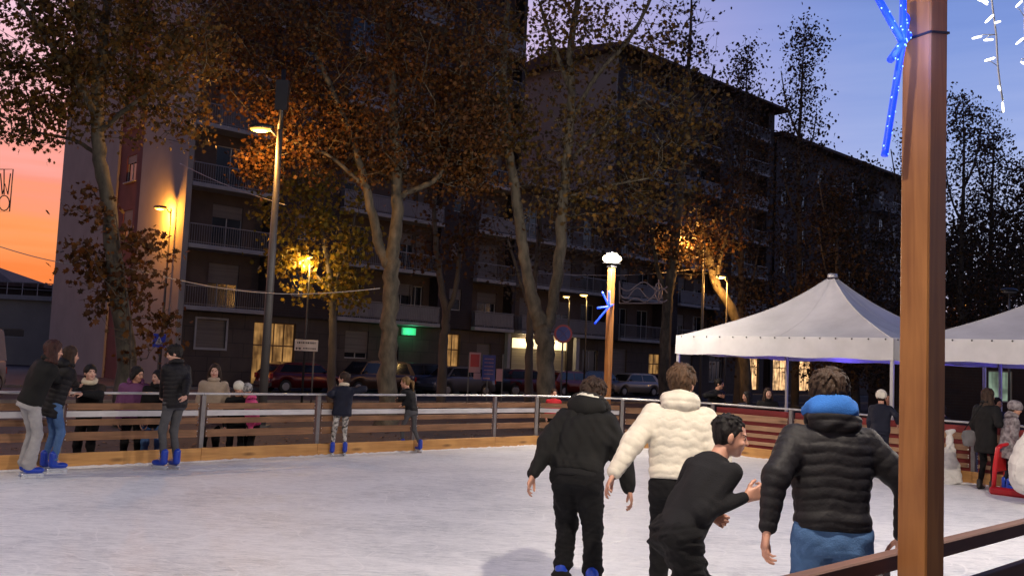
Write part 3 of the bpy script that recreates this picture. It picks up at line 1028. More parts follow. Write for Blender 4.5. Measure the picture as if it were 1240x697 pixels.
def lamp_post(loc, rz, h, label, w=.145, power=600, aim=None, group='timber lamp posts round the rink', d=None):
    p = thing('timber_lamp_post', label, 'lamp post', loc, rz, group)
    d = d or w
    m = MB(); m.box(-w / 2, w / 2, -d / 2, d / 2, 0, h, bev=.006); m.build('post', M_POST, p)
    m = MB(); m.box(-w / 2 - .02, w / 2 + .02, -d / 2 - .02, d / 2 + .02, h + .002, h + .04, bev=.01); m.build('cap', M_LAMPB, p)
    hd = MB()
    hd.tube([(0, 0, h + .04), (0, 0, h + .12)], .03, 8)
    hd.box(-.10, .10, -.10, .10, h + .31, h + .34, bev=.01)
    for sx in (-1, 1):
        hd.bar((sx * .1, 0, h + .1), (sx * .1, 0, h + .12), .02, .03)
    hd.box(-.16, .16, -.12, .12, h + .09, h + .11)
    ho = hd.build('lamp_head', M_LAMPB, p)
    g = MB(); g.ell((0, 0, h + .205), (.21, .21, .105), 16); g.build('lens', M_LED, ho)  # lens drawn larger to stand for the glow round the lamp
    ctr = Vector((1.5, 11.0, 0)) - Vector(loc); ctr.z = 0; ctr = Matrix.Rotation(-rz, 3, 'Z') @ ctr.normalized()
    lamp_light('lamp_light', tuple(ctr * .5 + Vector((0, 0, h + .28))), power, (1.0, .86, .71), .10, p)
    return p


POW = 960
NPd = 0.16
PP = gp(1113, 690, 0)  # not on the ground line: the post foot is found from its bearing and distance
PPd = at(1117, 400, 3.5)
post_loc = Vector((PPd.x + .0, PPd.y, -0.2))
lamp_post(tuple(post_loc), rad(34), 4.9, 'thick orange-brown timber post close in the foreground, right of the blue hood boy', power=POW, w=.118)
fp_ = at(737, 430, 20.6)
far_post = lamp_post((fp_.x, fp_.y, GZ), rad(40), 4.12, 'slim timber post with bright warm lamp on top, beyond the far boards', w=.125, power=700)
lamp_post(tuple(RN0 + NU * 8.2 + Vector((.3, -.3, GZ))), rad(43), 4.6, 'unseen timber lamp post added off to the right to light the ice', power=POW)  # unseen post, added so its lamp brightens the ice from the right
lamp_post(tuple(RN0 - NU * 6.5 + Vector((.3, -.3, GZ))), rad(43), 4.6, 'unseen timber lamp post added behind the viewer to light the front skaters', power=POW * .9)  # added out of view; its lamp lights the front skaters' backs
lamp_post(tuple(RL0 - RU * 5.0 - Vector((.3, -.3, -GZ))), rad(43), 4.6, 'unseen timber lamp post added off to the left for more light', power=POW * .45)  # unseen extra post, put in for light on the left side

# cable tie, screws and scribbles on the near post
ct = MB()
hw = .059
zt = at(1113, 44, 3.5).z + .2
for a, b in (((-hw - .003, -hw - .003, zt - .012), (hw + .003, -hw - .003, zt + .012)), ((hw + .003, -hw - .003, zt + .012), (hw + .003, hw + .003, zt + .004)),
             ((-hw - .003, hw + .003, zt - .018), (-hw - .003, -hw - .003, zt - .012))):
    ct.bar(a, b, .006, .008)
fpost = [o for o in bpy.data.objects if o.name == 'timber_lamp_post'][0]
ct.build('cable_tie', M_CABLE, fpost)
for (x, y) in ((1134, 330), (1134, 533), (1132, 672)):
    z = at(x, y, 3.5).z + .2
    s = MB(); s.ell((hw + .004, -.01, z), (.006, .009, .009), 8); s.build('screw', M_SCREW, fpost)

# ================================================================ blue rope-light stars
M_BLUE = mat('blue_rope_light', (0.03, 0.09, 0.9), 0.35, emit=(0.004, 0.06, 1.0), estr=.75)
M_BLUEDOT = mat('blue_rope_light_bulb', (0.6, 0.8, 1.0), 0.3, emit=(0.16, 0.42, 1.0), estr=2.2)


def rope_star(name, label, hub, arms, r, dots, power):
    s = thing(name, label, 'light decoration', tuple(hub), 0, 'blue rope-light stars on the posts')
    for a in arms:
        a = Vector(a) - hub
        L = a.length
        m = MB()
        n = max(4, int(L / (r * 2)))
        m.tube([a * (i / n) for i in range(n + 1)], r, 8, 0)
        if dots:
            dm = m; nd = int(L / .026)
            for i in range(nd):
                c = a * ((i + .5) / nd)
                ang = i * 1.9
                dr = Vector((math.cos(ang), -.6, math.sin(ang) * .6)).normalized()
                dm.ell(c + dr * r * .93, (r * .3, r * .3, r * .3), 6, 1)
        m.build('rope_arm', [M_BLUE, M_BLUEDOT], s)
    lamp_light('star_light', (0, -.12, 0), power, (.12, .2, 1.0), .12, s)
    return s


Yh = 3.40
hub = at(1093, 52, Yh)
rope_star('rope_light_star', 'blue rope-light star fixed high on the near timber post', hub,
          [at(1060, -8, Yh - .02), at(1094, -12, Yh + .02), at(1078, 73, Yh - .06), at(1071, 189, Yh - .02), at(1120, 20, Yh + .35), at(1105, -20, Yh + .25)], .0135, True, 8)
Yf = 20.35
hubf = at(737.5, 371, Yf)
rope_star('rope_light_star', 'small blue rope-light star halfway up the far lamp post', hubf,
          [at(729, 353, Yf), at(723, 373, Yf), at(720, 392, Yf), at(737.5, 352, Yf), at(743, 368, Yf + .3)], .022, False, 3)

# ================================================================ icicle lights hanging from the near eave
M_BULB = mat('warm_white_bulb', (1, 1, 1), 0.3, emit=(1.0, 0.93, 0.78), estr=3.5)
M_WIRE = mat('clear_wire', (0.55, 0.56, 0.58), 0.4)
M_BULBD = mat('clear_bulb_cap', (0.8, 0.82, 0.85), .3)


def icicle(label, pts, leaves, Y):
    top = at(pts[0][0], pts[0][1], Y)
    s = thing('icicle_light', label, 'light string', tuple(top), 0, 'white icicle light strings')
    P = [at(x, y, Y) - top for x, y in pts]
    m = MB(); m.tube(P, .0018, 5)
    off = [p + Vector((.004, .003, 0)) for p in P]
    m.tube(off, .0014, 5)
    for (x, y, x2, y2) in leaves:
        a, b = at(x, y, Y) - top, at(x2, y2, Y - .01) - top
        near = min(P, key=lambda p: (p - a).length)
        m.tube([near, (near + a) / 2 + Vector((0, 0, .006)), a], .0012, 4)
    m.build('wire', M_WIRE, s)
    for (x, y, x2, y2) in leaves:
        a, b = at(x, y, Y) - top, at(x2, y2, Y - .01) - top
        d = (b - a).normalized()
        g = MB(); g.tube([a, a + d * .006, b - d * .004, b], [.0016, .0032, .0032, .0016], 6); g.build('bulb', M_BULB, s)
    return s


Yi = 2.6
icicle('white icicle light string hanging right of the timber post, the longest one',
       [(1196, -60), (1200, -5), (1203, 20), (1206, 42), (1208, 80), (1211, 105), (1214, 122)],
       [(1184, 0, 1197, 3), (1188, 0, 1196, 6), (1193, 28, 1203, 18), (1204, 28, 1212, 26), (1177, 47, 1189, 44), (1191, 49, 1203, 48),
        (1192, 74, 1205, 70), (1209, 104, 1211, 110), (1214, 124, 1215, 136), (1190, -25, 1200, -28), (1198, -50, 1208, -46)], Yi)
icicle('short white icicle light string at the top right corner',
       [(1240, -60), (1241, -5), (1240, 20), (1241, 50), (1241, 72)],
       [(1230, 9, 1238, 1), (1230, 54, 1240, 46), (1236, 75, 1242, 78), (1230, -20, 1240, -24)], Yi)
ev = thing('porch_eave', 'timber eave of the viewing porch above the icicle lights', 'beam', tuple(at(1196, -62, Yi)), 0)
m = MB(); m.bar((-.1, -.1, .05), (1.5, 1.35, .05), .08, .1); m.build('beam', M_POST, ev)

# ================================================================ white pavilion tents
M_CANVAS = mat('white_canvas', (0.76, 0.755, 0.76), 0.7, var=.13, scale=1.1, detail=8, bump=.4, bscale=2.2, trans=.22)
M_ALU = mat('tent_leg', (0.6, 0.6, 0.62), .4, metal=.6)
M_BLED = mat('blue_led', (.1, .1, 1), .3, emit=(0.10, 0.06, 1.0), estr=9)
M_EYE = mat('eyelet', (.06, .06, .06), .5)


def tent(N, label, S=5.0, eave=2.48, peak=4.03, lights=True):
    """N is the corner nearest the viewer; local x runs away to the right, local y away to the left"""
    t = thing('pavilion_tent', label, 'tent', (N.x, N.y, 0), rad(44.3), 'white pavilion tents behind the right boards')
    # four gores meeting on crisp ridges; each panel sags a little between them
    m = MB(); n = 22; ns_ = 16
    for sd_ in range(4):
        vs, fs = [], []
        for i in range(n + 1):
            r_ = 1 - i / n * .965
            z = 1 - r_
            zz = z ** 1.22 * (1 - .16 * math.sin(math.pi * z))
            for k in range(ns_ + 1):
                q_ = -1 + 2 * k / ns_
                sag = -.075 * (1 - q_ * q_) * math.sin(math.pi * min(1, r_)) + .012 * math.sin(q_ * 9 + sd_) * math.sin(r_ * 7) * (1 - q_ * q_)
                x, y = {0: (q_ * r_, -r_), 1: (r_, q_ * r_), 2: (-q_ * r_, r_), 3: (-r_, -q_ * r_)}[sd_]
                vs.append((S / 2 + x * S / 2, S / 2 + y * S / 2, eave + (peak - eave) * zz + sag))
        for i in range(n):
            for k in range(ns_):
                a_ = i * (ns_ + 1) + k
                fs.append((a_, a_ + 1, a_ + ns_ + 2, a_ + ns_ + 1))
        m.add(vs, fs, 0, True)
        rd = [Vector(vs[i * (ns_ + 1)]) + Vector((0, 0, .004)) for i in range(n + 1)]
        m.tube(rd, .009, 5, 0)
        for q_ in (ns_ // 2,):
            m.tube([Vector(vs[i * (ns_ + 1) + q_]) + Vector((0, 0, .001)) for i in range(n + 1)], .004, 4, 0)
    m.build('roof', M_CANVAS, t)
    m = MB(); m.tube([(S / 2, S / 2, peak - .06), (S / 2, S / 2, peak + .03)], [.12, .10], 12); m.build('peak_cap', M_ALU, t)
    # valances on the four sides, a slightly wavy strip with lacing eyelets
    for sd_ in range(4):
        n2 = 40; vs = []; fs = []
        for i in range(n2 + 1):
            s_ = S * i / n2; wv = .012 * math.sin(i * .9) + .008 * math.sin(i * 2.3 + sd_)
            for z, o in ((eave + .02, -.012), (eave - .18, -.012 + wv * .5), (eave - .40 - .012 * math.sin(i * .55), -.012 + wv)):
                p = {0: (s_, o, z), 1: (o, s_, z), 2: (s_, S - o, z), 3: (S - o, s_, z)}[sd_]
                vs.append(p)
        for i in range(n2):
            a = i * 3
            fs += [(a, a + 3, a + 4, a + 1), (a + 1, a + 4, a + 5, a + 2)]
        m = MB(); m.add(vs, fs, 0, True)
        if sd_ < 2:
            e = m
            for i in range(15):
                s_ = .15 + (S - .3) * i / 14
                c = (s_, -.018, eave - .005) if sd_ == 0 else (-.018, s_, eave - .005)
                e.ell(c, (.018, .018, .018), 6, 1)
        m.build('valance', [M_CANVAS, M_EYE], t)
    for x, y in ((.04, .04), (S - .04, .04), (.04, S - .04), (S - .04, S - .04)):
        m = MB(); m.box(x - .032, x + .032, y - .032, y + .032, GZ, eave - .01, bev=.006)
        m.box(x - .09, x + .09, y - .09, y + .09, GZ, GZ + .02); m.build('leg', M_ALU, t)
    m = MB()
    for a, b in (((.04, .04), (S - .04, .04)), ((.04, .04), (.04, S - .04)), ((S - .04, .04), (S - .04, S - .04)), ((.04, S - .04), (S - .04, S - .04))):
        m.bar((a[0], a[1], eave - .06), (b[0], b[1], eave - .06), .04, .05)
    m.build('eave_frame', M_ALU, t)
    # blue LED string inside the back edge
    d = MB(); rg = random.Random(3)
    for i in range(46):
        s_ = .4 + (S - .8) * i / 45
        d.ell((S - .10, s_, eave - .12 - .03 * math.sin(i * .8)), (.016, .016, .016), 6)
        if i % 2: d.ell((s_, S - .1, eave - .12 - .03 * math.sin(i * .8)), (.016, .016, .016), 6)
    d.build('blue_led_string', M_BLED, t)
    for (x, y) in ((S - .45, 1.4), (S - .45, 3.4)):
        lamp_light('blue_light', (x, y, eave - .22), 15, (.16, .10, 1.0), .2, t)
    return t


TN = Vector((7.3, 17.6, 0))
tent(TN, 'white peaked pavilion tent left of the foreground post')
tent(TN - RV * 5.25, 'white peaked pavilion tent cut off by the right edge')

# ================================================================ street lamps
M_POLE = mat('grey_steel_pole', (0.13, 0.125, 0.125), .5, metal=.3, var=.15, scale=2)
M_SOD = mat('sodium_lamp_lit', (1, .6, .2), .3, emit=(1.0, .40, .06), estr=3.2)
M_SODY = mat('warm_lamp_lit', (1, .8, .4), .3, emit=(1.0, .62, .18), estr=3.4)


def street_lamp(base, h, arm, label, power, lit=M_SOD, col=(1, .46, .10), r=.10, lean=0, size=1.0, group='street lamps', light=True, pm=None):
    pm = pm or M_POLE
    """arm: vector from the pole top to the lamp head"""
    p = thing('street_lamp', label, 'street lamp', tuple(base), 0, group)
    m = MB(); m.tube([(0, 0, 0), (0, 0, h * .5), (0, 0, h)], [r, r * .85, r * .6], 12)
    m.box(-r * 1.6, r * 1.6, -r * 1.6, r * 1.6, 0, .05); m.build('pole', pm, p)
    a = Vector(arm)
    m = MB(); m.tube([(0, 0, h - .25), a * .5 + Vector((0, 0, h)), a * .85 + Vector((0, 0, h + .02))], .035 * size, 8); m.build('arm', pm, p)
    ang = math.atan2(a.y, a.x)
    R_ = Matrix.Rotation(ang, 3, 'Z')
    hd = MB(); hd.ell(a + Vector((0, 0, h + .05)), (.36 * size, .16 * size, .09 * size), 12, 0, R_); ho = hd.build('lamp_head', M_LAMPB, p)
    g = MB(); g.ell(a + Vector((0, 0, h - .01)), (.29 * size, .13 * size, .085 * size), 12, 0, R_); g.build('lens', lit, ho)
    if light: lamp_light('street_light', tuple(a + Vector((0, 0, h - .22))), power, col, .12, p)
    return p


hd1 = at(316, 156, 23.8)
tb = Vector((at(330, 300, 23.8).x, 23.8, GZ))
street_lamp(tb, hd1.z - GZ, hd1 - Vector((tb.x, tb.y, hd1.z)), 'tall grey street lamp with glowing orange head in front of the brown trees', 520, r=.12)
# the same pole carries on up past its lamp head as a dark mast
lp = [o for o in bpy.data.objects if o.name == 'street_lamp'][-1]
m = MB(); m.tube([(0, 0, hd1.z - GZ), (0, 0, hd1.z - GZ + 1.6)], [.075, .06], 10)
m.box(-.16, .16, -.1, .1, hd1.z - GZ + .5, hd1.z - GZ + 1.3); m.build('mast_top', M_LAMPB, lp)
hd2 = at(194, 252, 46.4); b2 = at(207, 256, 46.4)
street_lamp((b2.x, b2.y, GZ), hd2.z - GZ, hd2 - Vector((b2.x, b2.y, hd2.z)), 'street lamp glowing orange beside the corner of the pale gable', 900, r=.07, col=(1, .36, .04))
hd3 = at(831, 287, 40.6); b3 = at(853, 290, 40.6)
street_lamp((b3.x, b3.y, GZ), hd3.z - GZ, hd3 - Vector((b3.x, b3.y, hd3.z)), 'street lamp glowing yellow left of the orange-lit leaning trunk', 700, r=.07, lit=M_SODY)
hd4 = at(873, 335, 40.9); b4 = at(881, 330, 40.9)
street_lamp((b4.x, b4.y, GZ), hd4.z - GZ, hd4 - Vector((b4.x, b4.y, hd4.z)), 'smaller street lamp with a pale head above the left tent corner', 420, r=.05, lit=M_SODY, size=.75)
for x, y, Y, l in ((707, 357, 46, 'small warm street lamp between the forked tree and the far timber post'),
                   (686, 359, 52, 'faint small street lamp right beside the forked tree'),
                   (372, 311, 33.4, 'street lamp hidden among yellow leaves in front of the block')):
    h_ = at(x, y, Y); bb = at(x + 4, y, Y)
    street_lamp((bb.x, bb.y, GZ), h_.z - GZ, h_ - Vector((bb.x, bb.y, h_.z)), l, 60 if x != 372 else 420, r=.045, lit=M_SODY, size=.7, col=(1, .62, .2), pm=M_LAMPB)
hd5 = at(1171, 369, 60); bb = at(1175, 369, 60)
street_lamp((bb.x, bb.y, GZ), hd5.z - GZ, hd5 - Vector((bb.x, bb.y, hd5.z)), 'distant small white street lamp just above the right tent', 160, r=.05, lit=M_SODY, size=.6, col=(1, .5, .15))
hd6 = at(1222, 353, 34); 
street_lamp((hd6.x, hd6.y, GZ), hd6.z - GZ, Vector((.0, 0, 0)), 'unlit flat street lantern above the right tent', 0, r=.05, lit=M_GALV, light=False)

# ================================================================ signs
M_SIGNW = mat('white_sign', (0.62, 0.58, 0.58), .5, var=.08, scale=4)
M_INK = mat('sign_ink', (0.05, 0.05, 0.06), .6)
M_NAVY = mat('board_blue', (0.07, 0.08, 0.34), .5, var=.15, scale=3)
M_RED = mat('board_red', (0.55, 0.03, 0.04), .5, var=.12, scale=3)
M_PINK = mat('board_pink', (0.62, 0.30, 0.32), .5)


def writing(mb, x0, x1, z, h, y, rg, mi=0):
    x = x0
    while x < x1:
        w_ = rg.uniform(.35, .9) * h
        mb.box(x, min(x + w_, x1), y - .003, y, z, z + h, mi)
        x += w_ + h * .35


rg = random.Random(8)
c = at(371, 418, 33)
s = thing('street_sign', 'white rectangular sign with two rows of dark lettering on a thin pole', 'sign', (c.x, c.y, GZ), rad(6))
m = MB(); m.tube([(.28, .03, 0), (.28, .03, c.z - GZ + .2)], .03, 8); m.build('pole', M_POLE, s)
m = MB(); z = c.z - GZ; m.box(-.41, .41, -.02, .0, z - .2, z + .2, bev=.006)
writing(m, -.32, .32, z + .06, .065, -.022, rg, 1); writing(m, -.1, .34, z - .13, .05, -.022, rg, 1)
m.box(-.36, -.31, -.025, -.022, z - .15, z - .08, 1); m.box(-.25, -.19, -.025, -.022, z - .15, z - .08, 1); m.box(-.36, -.19, -.025, -.022, z - .105, z - .09, 1)
m.build('panel', [M_SIGNW, M_INK], s)

for (xa, ya, xb, yb_, m_, lb, parts) in ((569, 428, 583, 452, M_RED, 'red', 0), (584, 430, 600, 462, M_NAVY, 'blue', 1)):
    pass
c = at(588, 445, 40)
s = thing('notice_board', 'pair of info boards, one red and one blue, standing before the parked cars', 'sign', (c.x, c.y, GZ), rad(4))
z = c.z - GZ
m = MB()
for x in (-.72, .1, .74): m.box(x - .03, x + .03, .012, .06, 0, z + .62)
m.build('frame', M_POLE, s)
m = MB(); m.box(-.72, -.22, -.02, .01, z - .22, z + .64); m.build('red_panel', M_PINK, s)
m = MB(); m.box(-.66, -.28, -.03, -.021, z + .02, z + .56); m.build('red_poster', M_RED, s)
m = MB(); m.box(.47, .74, -.02, .01, z - .55, z - .02); m.build('pink_poster', M_PINK, s)
m = MB(); m.box(-.5, -.2, -.021, .009, z - .5, z - .24); m.build('pink_poster', M_PINK, s)
m = MB(); m.box(-.14, .42, -.02, .01, z - .55, z + .55)
for k in range(5): writing(m, -.06, .34, z + .36 - k * .16, .045, -.022, rg, 1)
m.box(-.1, .2, -.025, -.021, z - .48, z - .42, 1); m.build('blue_panel', [M_NAVY, M_PINK], s)

c = at(682, 404, 30)
s = thing('round_road_sign', 'round no stopping sign, red ring and cross on blue, near the forked tree', 'sign', (c.x, c.y, GZ), rad(5))
z = c.z - GZ
m = MB(); m.tube([(0, .03, 0), (0, .03, z + .2)], .028, 8); m.build('pole', M_POLE, s)
R90 = lambda r_, y0, y1, mi, mb: mb.tube([(0, y0, z), (0, y1, z)], r_, 28, mi, False)
m = MB(); R90(.30, -.02, .0, 0, m); m.build('red_ring', mat('sign_red', (.42, .04, .06), .5), s)
m = MB(); R90(.235, -.026, -.021, 0, m); m.build('blue_field', mat('sign_blue', (.05, .06, .30), .5), s)
m = MB()
m.bar((-.17, -.029, z - .17), (.17, -.029, z + .17), .004, .05, up=(0, 1, 0)); m.bar((-.17, -.034, z + .17), (.17, -.034, z - .17), .004, .05, up=(0, 1, 0))
m.build('cross', mat('sign_cross', (.5, .2, .25), .5), s)

c = at(193, 412, 36)
s = thing('pedestrian_sign', 'small blue square pedestrian crossing sign by the leafy trunk', 'sign', (c.x, c.y, GZ), rad(-6))
z = c.z - GZ
m = MB(); m.tube([(0, .03, 0), (0, .03, z + .2)], .028, 8); m.build('pole', M_POLE, s)
m = MB(); m.box(-.26, .26, -.02, 0, z - .26, z + .26, bev=.01); m.build('blue_panel', mat('crossing_blue_glow', (.04, .07, .55), .4, emit=(.03, .05, .5), estr=.04), s)  # a faint glow is put into the blue panel's colour
m = MB(); m.prism([(-.16, z - .14), (.16, z - .14), (0, z + .17)], -.024, -.021, 'y'); m.build('triangle', M_SIGNW, s)
m = MB(); m.ell((0, -.027, z + .05), (.025, .004, .025), 8); m.bar((0, -.027, z + .03), (0, -.027, z - .05), .03, .003, up=(0, 1, 0))
m.bar((0, -.027, z - .04), (-.05, -.027, z - .12), .02, .003, up=(0, 1, 0)); m.bar((0, -.027, z - .04), (.05, -.027, z - .12), .02, .003, up=(0, 1, 0)); m.build('walking_figure', M_INK, s)

# ================================================================ wires and unlit festive frames
M_STRING = mat('pale_wire', (.42, .38, .36), .5)


def wire(label, P, sag, r=.012):
    A, B = Vector(P[0]), Vector(P[1])
    t = tag(MB().tube([A.lerp(B, i / 24) - Vector((0, 0, sag * math.sin(math.pi * i / 24))) for i in range(25)], r, 5).build('overhead_wire', M_STRING),
            label, 'wire', 'overhead wires')
    return t


wire('overhead wire sloping in front of the balcony gable corner', (at(218, 198, 30), at(345, 248, 25)), .1)
wire('overhead wire from the left edge to the leafy trunk', (at(-20, 292, 22), at(156, 326, 22)), .15)
wire('long overhead wire sagging between the leafy trunk and the big plane tree', (at(156, 325, 22), at(460, 349, 25)), .35)
wire('overhead wire strung across beyond the far lamp post', (at(640, 330, 34), at(866, 322, 44)), .25)


def motif(label, X0, Y0, X1, Y1, Y, shape, m_):
    o = at(X0, Y0, Y)
    s = thing('festive_frame', label, 'light decoration', tuple(o), 0, 'unlit festive light frames')
    mb = MB()
    for pl in shape:
        mb.tube([at(X0 + (X1 - X0) * a, Y0 + (Y1 - Y0) * b, Y) - o for a, b in pl], .02 * Y / 30, 5)
    mb.build('wire_outline', m_, s)
    return s


M_FEST = mat('festive_frame_wire', (.45, .36, .35), .5)
wav = lambda x0, x1, y, a, n: [(x0 + (x1 - x0) * i / 16, y + a * math.sin(n * math.pi * i / 16)) for i in range(17)]
circ = lambda cx, cy, rx, ry: [(cx + rx * math.cos(i * .524), cy + ry * math.sin(i * .524)) for i in range(13)]
motif('dark star-and-loop festive frame hanging at the left edge', -6, 205, 16, 256, 20,
      [[(0, 0), (1, 0), (.8, 1), (.1, 1), (0, 0)], circ(.5, .8, .3, .18), [(.3, .1), (.4, .6), (.55, .35), (.7, .6), (.85, .1)], [(.5, 0), (.5, .6)]],
      mat('dark_frame_wire', (.06, .05, .05), .5))
motif('pale wavy festive frame hung across the street beyond the far post', 750, 340, 808, 367, 38,
      [wav(0, 1, .25, .2, 3), wav(0, 1, .55, .25, 4), wav(.05, 1, .85, .1, 5), [(0, 0), (0, 1)], [(0, 1), (.9, 1)]], M_FEST)
motif('pale bell-shaped festive frame right beside the wavy one', 792, 338, 803, 367, 38.6,
      [circ(.5, .5, .4, .35), [(.5, 0), (.5, 1)], [(.1, 1), (.9, 1)], [(.2, .2), (.8, .8)]], M_FEST)
# ================================================================ cars
M_TYRE = mat('tyre_rubber', (.02, .02, .02), .8)
M_RIM = mat('alloy_rim', (.35, .35, .36), .35, metal=.7)
M_CGL = mat('car_glass', (.012, .014, .018), .08, spec=.9)
M_TAIL = mat('tail_lamp', (.35, .02, .015), .25)
M_TAILON = mat('tail_lamp_on', (.8, .02, .015), .25, emit=(1, .03, .02), estr=2.5)
M_HEADL = mat('head_lamp', (.6, .6, .62), .15, metal=.3)
M_BUMP = mat('dark_plastic', (.03, .03, .032), .6)


def car(name, label, loc, rz, paint, style='hatch', tail_on=False, L=4.1, Wd=1.75, H_=1.46, group='cars parked along the street', hl=False):
    """nose towards +x; lofted body and glasshouse with separate wheels, lamps and bumpers"""
    c = thing(name, label, 'van' if style == 'van' else 'car', tuple(loc), rz, group)
    hw = Wd / 2
    if style == 'suv':
        up = [(-L / 2, .62), (-L / 2 + .03, .98), (L / 2 - 1.1, 1.0), (L / 2 - .12, .86), (L / 2, .58)]
        gh_ = [(-L / 2 + .06, .98), (-L / 2 + .35, H_ - .10), (-L / 2 + .75, H_), (.35, H_), (.75, H_ - .06), (1.28, 1.0)]
    elif style == 'van':
        up = [(-L / 2, .5), (-L / 2 + .02, 1.15), (L / 2 - .9, 1.15), (L / 2 - .1, .95), (L / 2, .6)]
        gh_ = [(-L / 2 + .02, 1.15), (-L / 2 + .08, H_ - .1), (-L / 2 + .25, H_), (L / 2 - 1.9, H_), (L / 2 - 1.5, H_ - .1), (L / 2 - .75, 1.15)]
    else:
        up = [(-L / 2, .55), (-L / 2 + .04, .93), (L / 2 - 1.0, .93), (L / 2 - .15, .76), (L / 2, .52)]
        gh_ = [(-L / 2 + .10, .93), (-L / 2 + .5, H_ - .12), (-L / 2 + .95, H_), (.2, H_), (.55, H_ - .07), (1.12, .93)]
    wx = (L / 2 - .82, -L / 2 + .75)
    # lower body: stations along the length, wheel arches cut into the lower edge
    xs = sorted(set([round(-L / 2 + L * i / 44, 3) for i in range(45)]))

    def prof(poly, x):
        for (a, b), (c_, d) in zip(poly, poly[1:]):
            if a <= x <= c_ and c_ > a: return b + (d - b) * (x - a) / (c_ - a)
        return poly[-1][1] if x > poly[-1][0] else poly[0][1]
    vs, fs = [], []
    nsec = 9
    for x in xs:
        zt_ = prof(up, x)
        endt = min(1, (L / 2 - abs(x)) / .35)
        w_ = hw * (.86 + .14 * math.sqrt(max(0, endt)))
        zb = .26
        for wxx in wx:
            dd = abs(x - wxx)
            if dd < .36: zb = max(zb, .30 + math.sqrt(.36 ** 2 - dd ** 2))
        zb = min(zb, zt_ - .12)
        zm = zb + (zt_ - zb) * .55
        sec = [(-w_ * .98, zb), (-w_, zm), (-w_ * .97, zt_ - .05), (-w_ * .90, zt_), (0, zt_ + .02), (w_ * .90, zt_), (w_ * .97, zt_ - .05), (w_, zm), (w_ * .98, zb)]
        vs += [(x, y, z) for y, z in sec]
    for i in range(len(xs) - 1):
        for k in range(nsec - 1):
            a = i * nsec + k
            fs.append((a, a + nsec, a + nsec + 1, a + 1))
        fs.append((i * nsec + 8, (i + 1) * nsec + 8, (i + 1) * nsec, i * nsec))
    fs.append(list(range(nsec))[::-1]); fs.append([(len(xs) - 1) * nsec + k for k in range(nsec)])
    m = MB(); m.add(vs, fs, 0, False); m.s = [True] * (len(m.f) - 2) + [False, False]
    bo = m.build('body', paint, c)
    # glasshouse with tumblehome
    def shell(poly, w0, w1, name, mt, par, eps=0.0):
        n = len(poly); zmin = min(p[1] for p in poly); zmax = max(p[1] for p in poly)
        wv = lambda z: w0 + (w1 - w0) * (z - zmin) / (zmax - zmin)
        v = [(x, -wv(z) - eps, z) for x, z in poly] + [(x, wv(z) + eps, z) for x, z in poly]
        f = [list(range(n)), list(range(2 * n - 1, n - 1, -1))] + [(i, i + n, (i + 1) % n + n, (i + 1) % n) for i in range(n)]
        mm_ = MB(); mm_.add(v, f); return mm_.build(name, mt, par)
    shell(gh_, hw * .90, hw * .72, 'cabin', paint, c)
    # side windows and screens
    zb_, zt_ = gh_[0][1] + .05, H_ - .11
    def xat(z, front):
        seg = gh_[::-1] if front else gh_
        for (a, b), (c_, d) in zip(seg, seg[1:]):
            if (b - z) * (d - z) <= 0 and b != d: return a + (c_ - a) * (z - b) / (d - b)
        return seg[0][0]
    fr0, fr1 = xat(zb_, True), xat(zt_, True); re0, re1 = xat(zb_, False), xat(zt_, False)
    k0, k1 = (.9 - .18 * .05 / (H_ - gh_[0][1])) * hw, hw * (.90 - .18 * (zt_ - gh_[0][1]) / (H_ - gh_[0][1]))
    if style == 'van':
        segs = [(fr0 - 1.0, fr0 - .25)]
    else:
        mid = (fr0 + re0) / 2 + .05
        segs = [(re0 + .30, mid - .04), (mid + .04, fr0 - .12)]
    for a, b in segs:
        ta = lambda x: x + (re1 - re0) * .9 * max(0, (mid - x) / (mid - re0)) + (fr1 - fr0) * .9 * max(0, (x - mid) / (fr0 - mid)) if style != 'van' else x
        for s_ in (-1, 1):
            g = MB(); v = [(a, s_ * (k0 + .006), zb_), (b, s_ * (k0 + .006), zb_), (ta(b) if style != 'van' else b - .1, s_ * (k1 + .006), zt_), (ta(a) if style != 'van' else a, s_ * (k1 + .006), zt_)]
            g.add(v, [(0, 1, 2, 3) if s_ < 0 else (3, 2, 1, 0)]); g.build('side_window', M_CGL, c)
    g = MB()
    g.add([(fr0 + .008, -k0 * .93, zb_), (fr0 + .008, k0 * .93, zb_), (fr1 + .008, k1 * .92, zt_), (fr1 + .008, -k1 * .92, zt_)], [(0, 1, 2, 3)]); g.build('windscreen', M_CGL, c)
    g = MB()
    g.add([(re0 - .008, -k0 * .88, zb_ + .04), (re0 - .008, k0 * .88, zb_ + .04), (re1 - .008, k1 * .86, zt_), (re1 - .008, -k1 * .86, zt_)], [(3, 2, 1, 0)]); g.build('rear_window', M_CGL, c)
    for wxx in wx:
        for s_ in (-1, 1):
            m = MB(); m.tube([(wxx, s_ * (hw - .20), .31), (wxx, s_ * (hw - .03), .31), (wxx, s_ * (hw - .015), .31)], [.31, .31, .28], 22, 0, False)
            wo_ = m.build('wheel', M_TYRE, c)
            m = MB(); m.tube([(wxx, s_ * (hw - .02), .31), (wxx, s_ * (hw - .006), .31)], [.2, .17], 14, 0, False); m.build('rim', M_RIM, wo_)
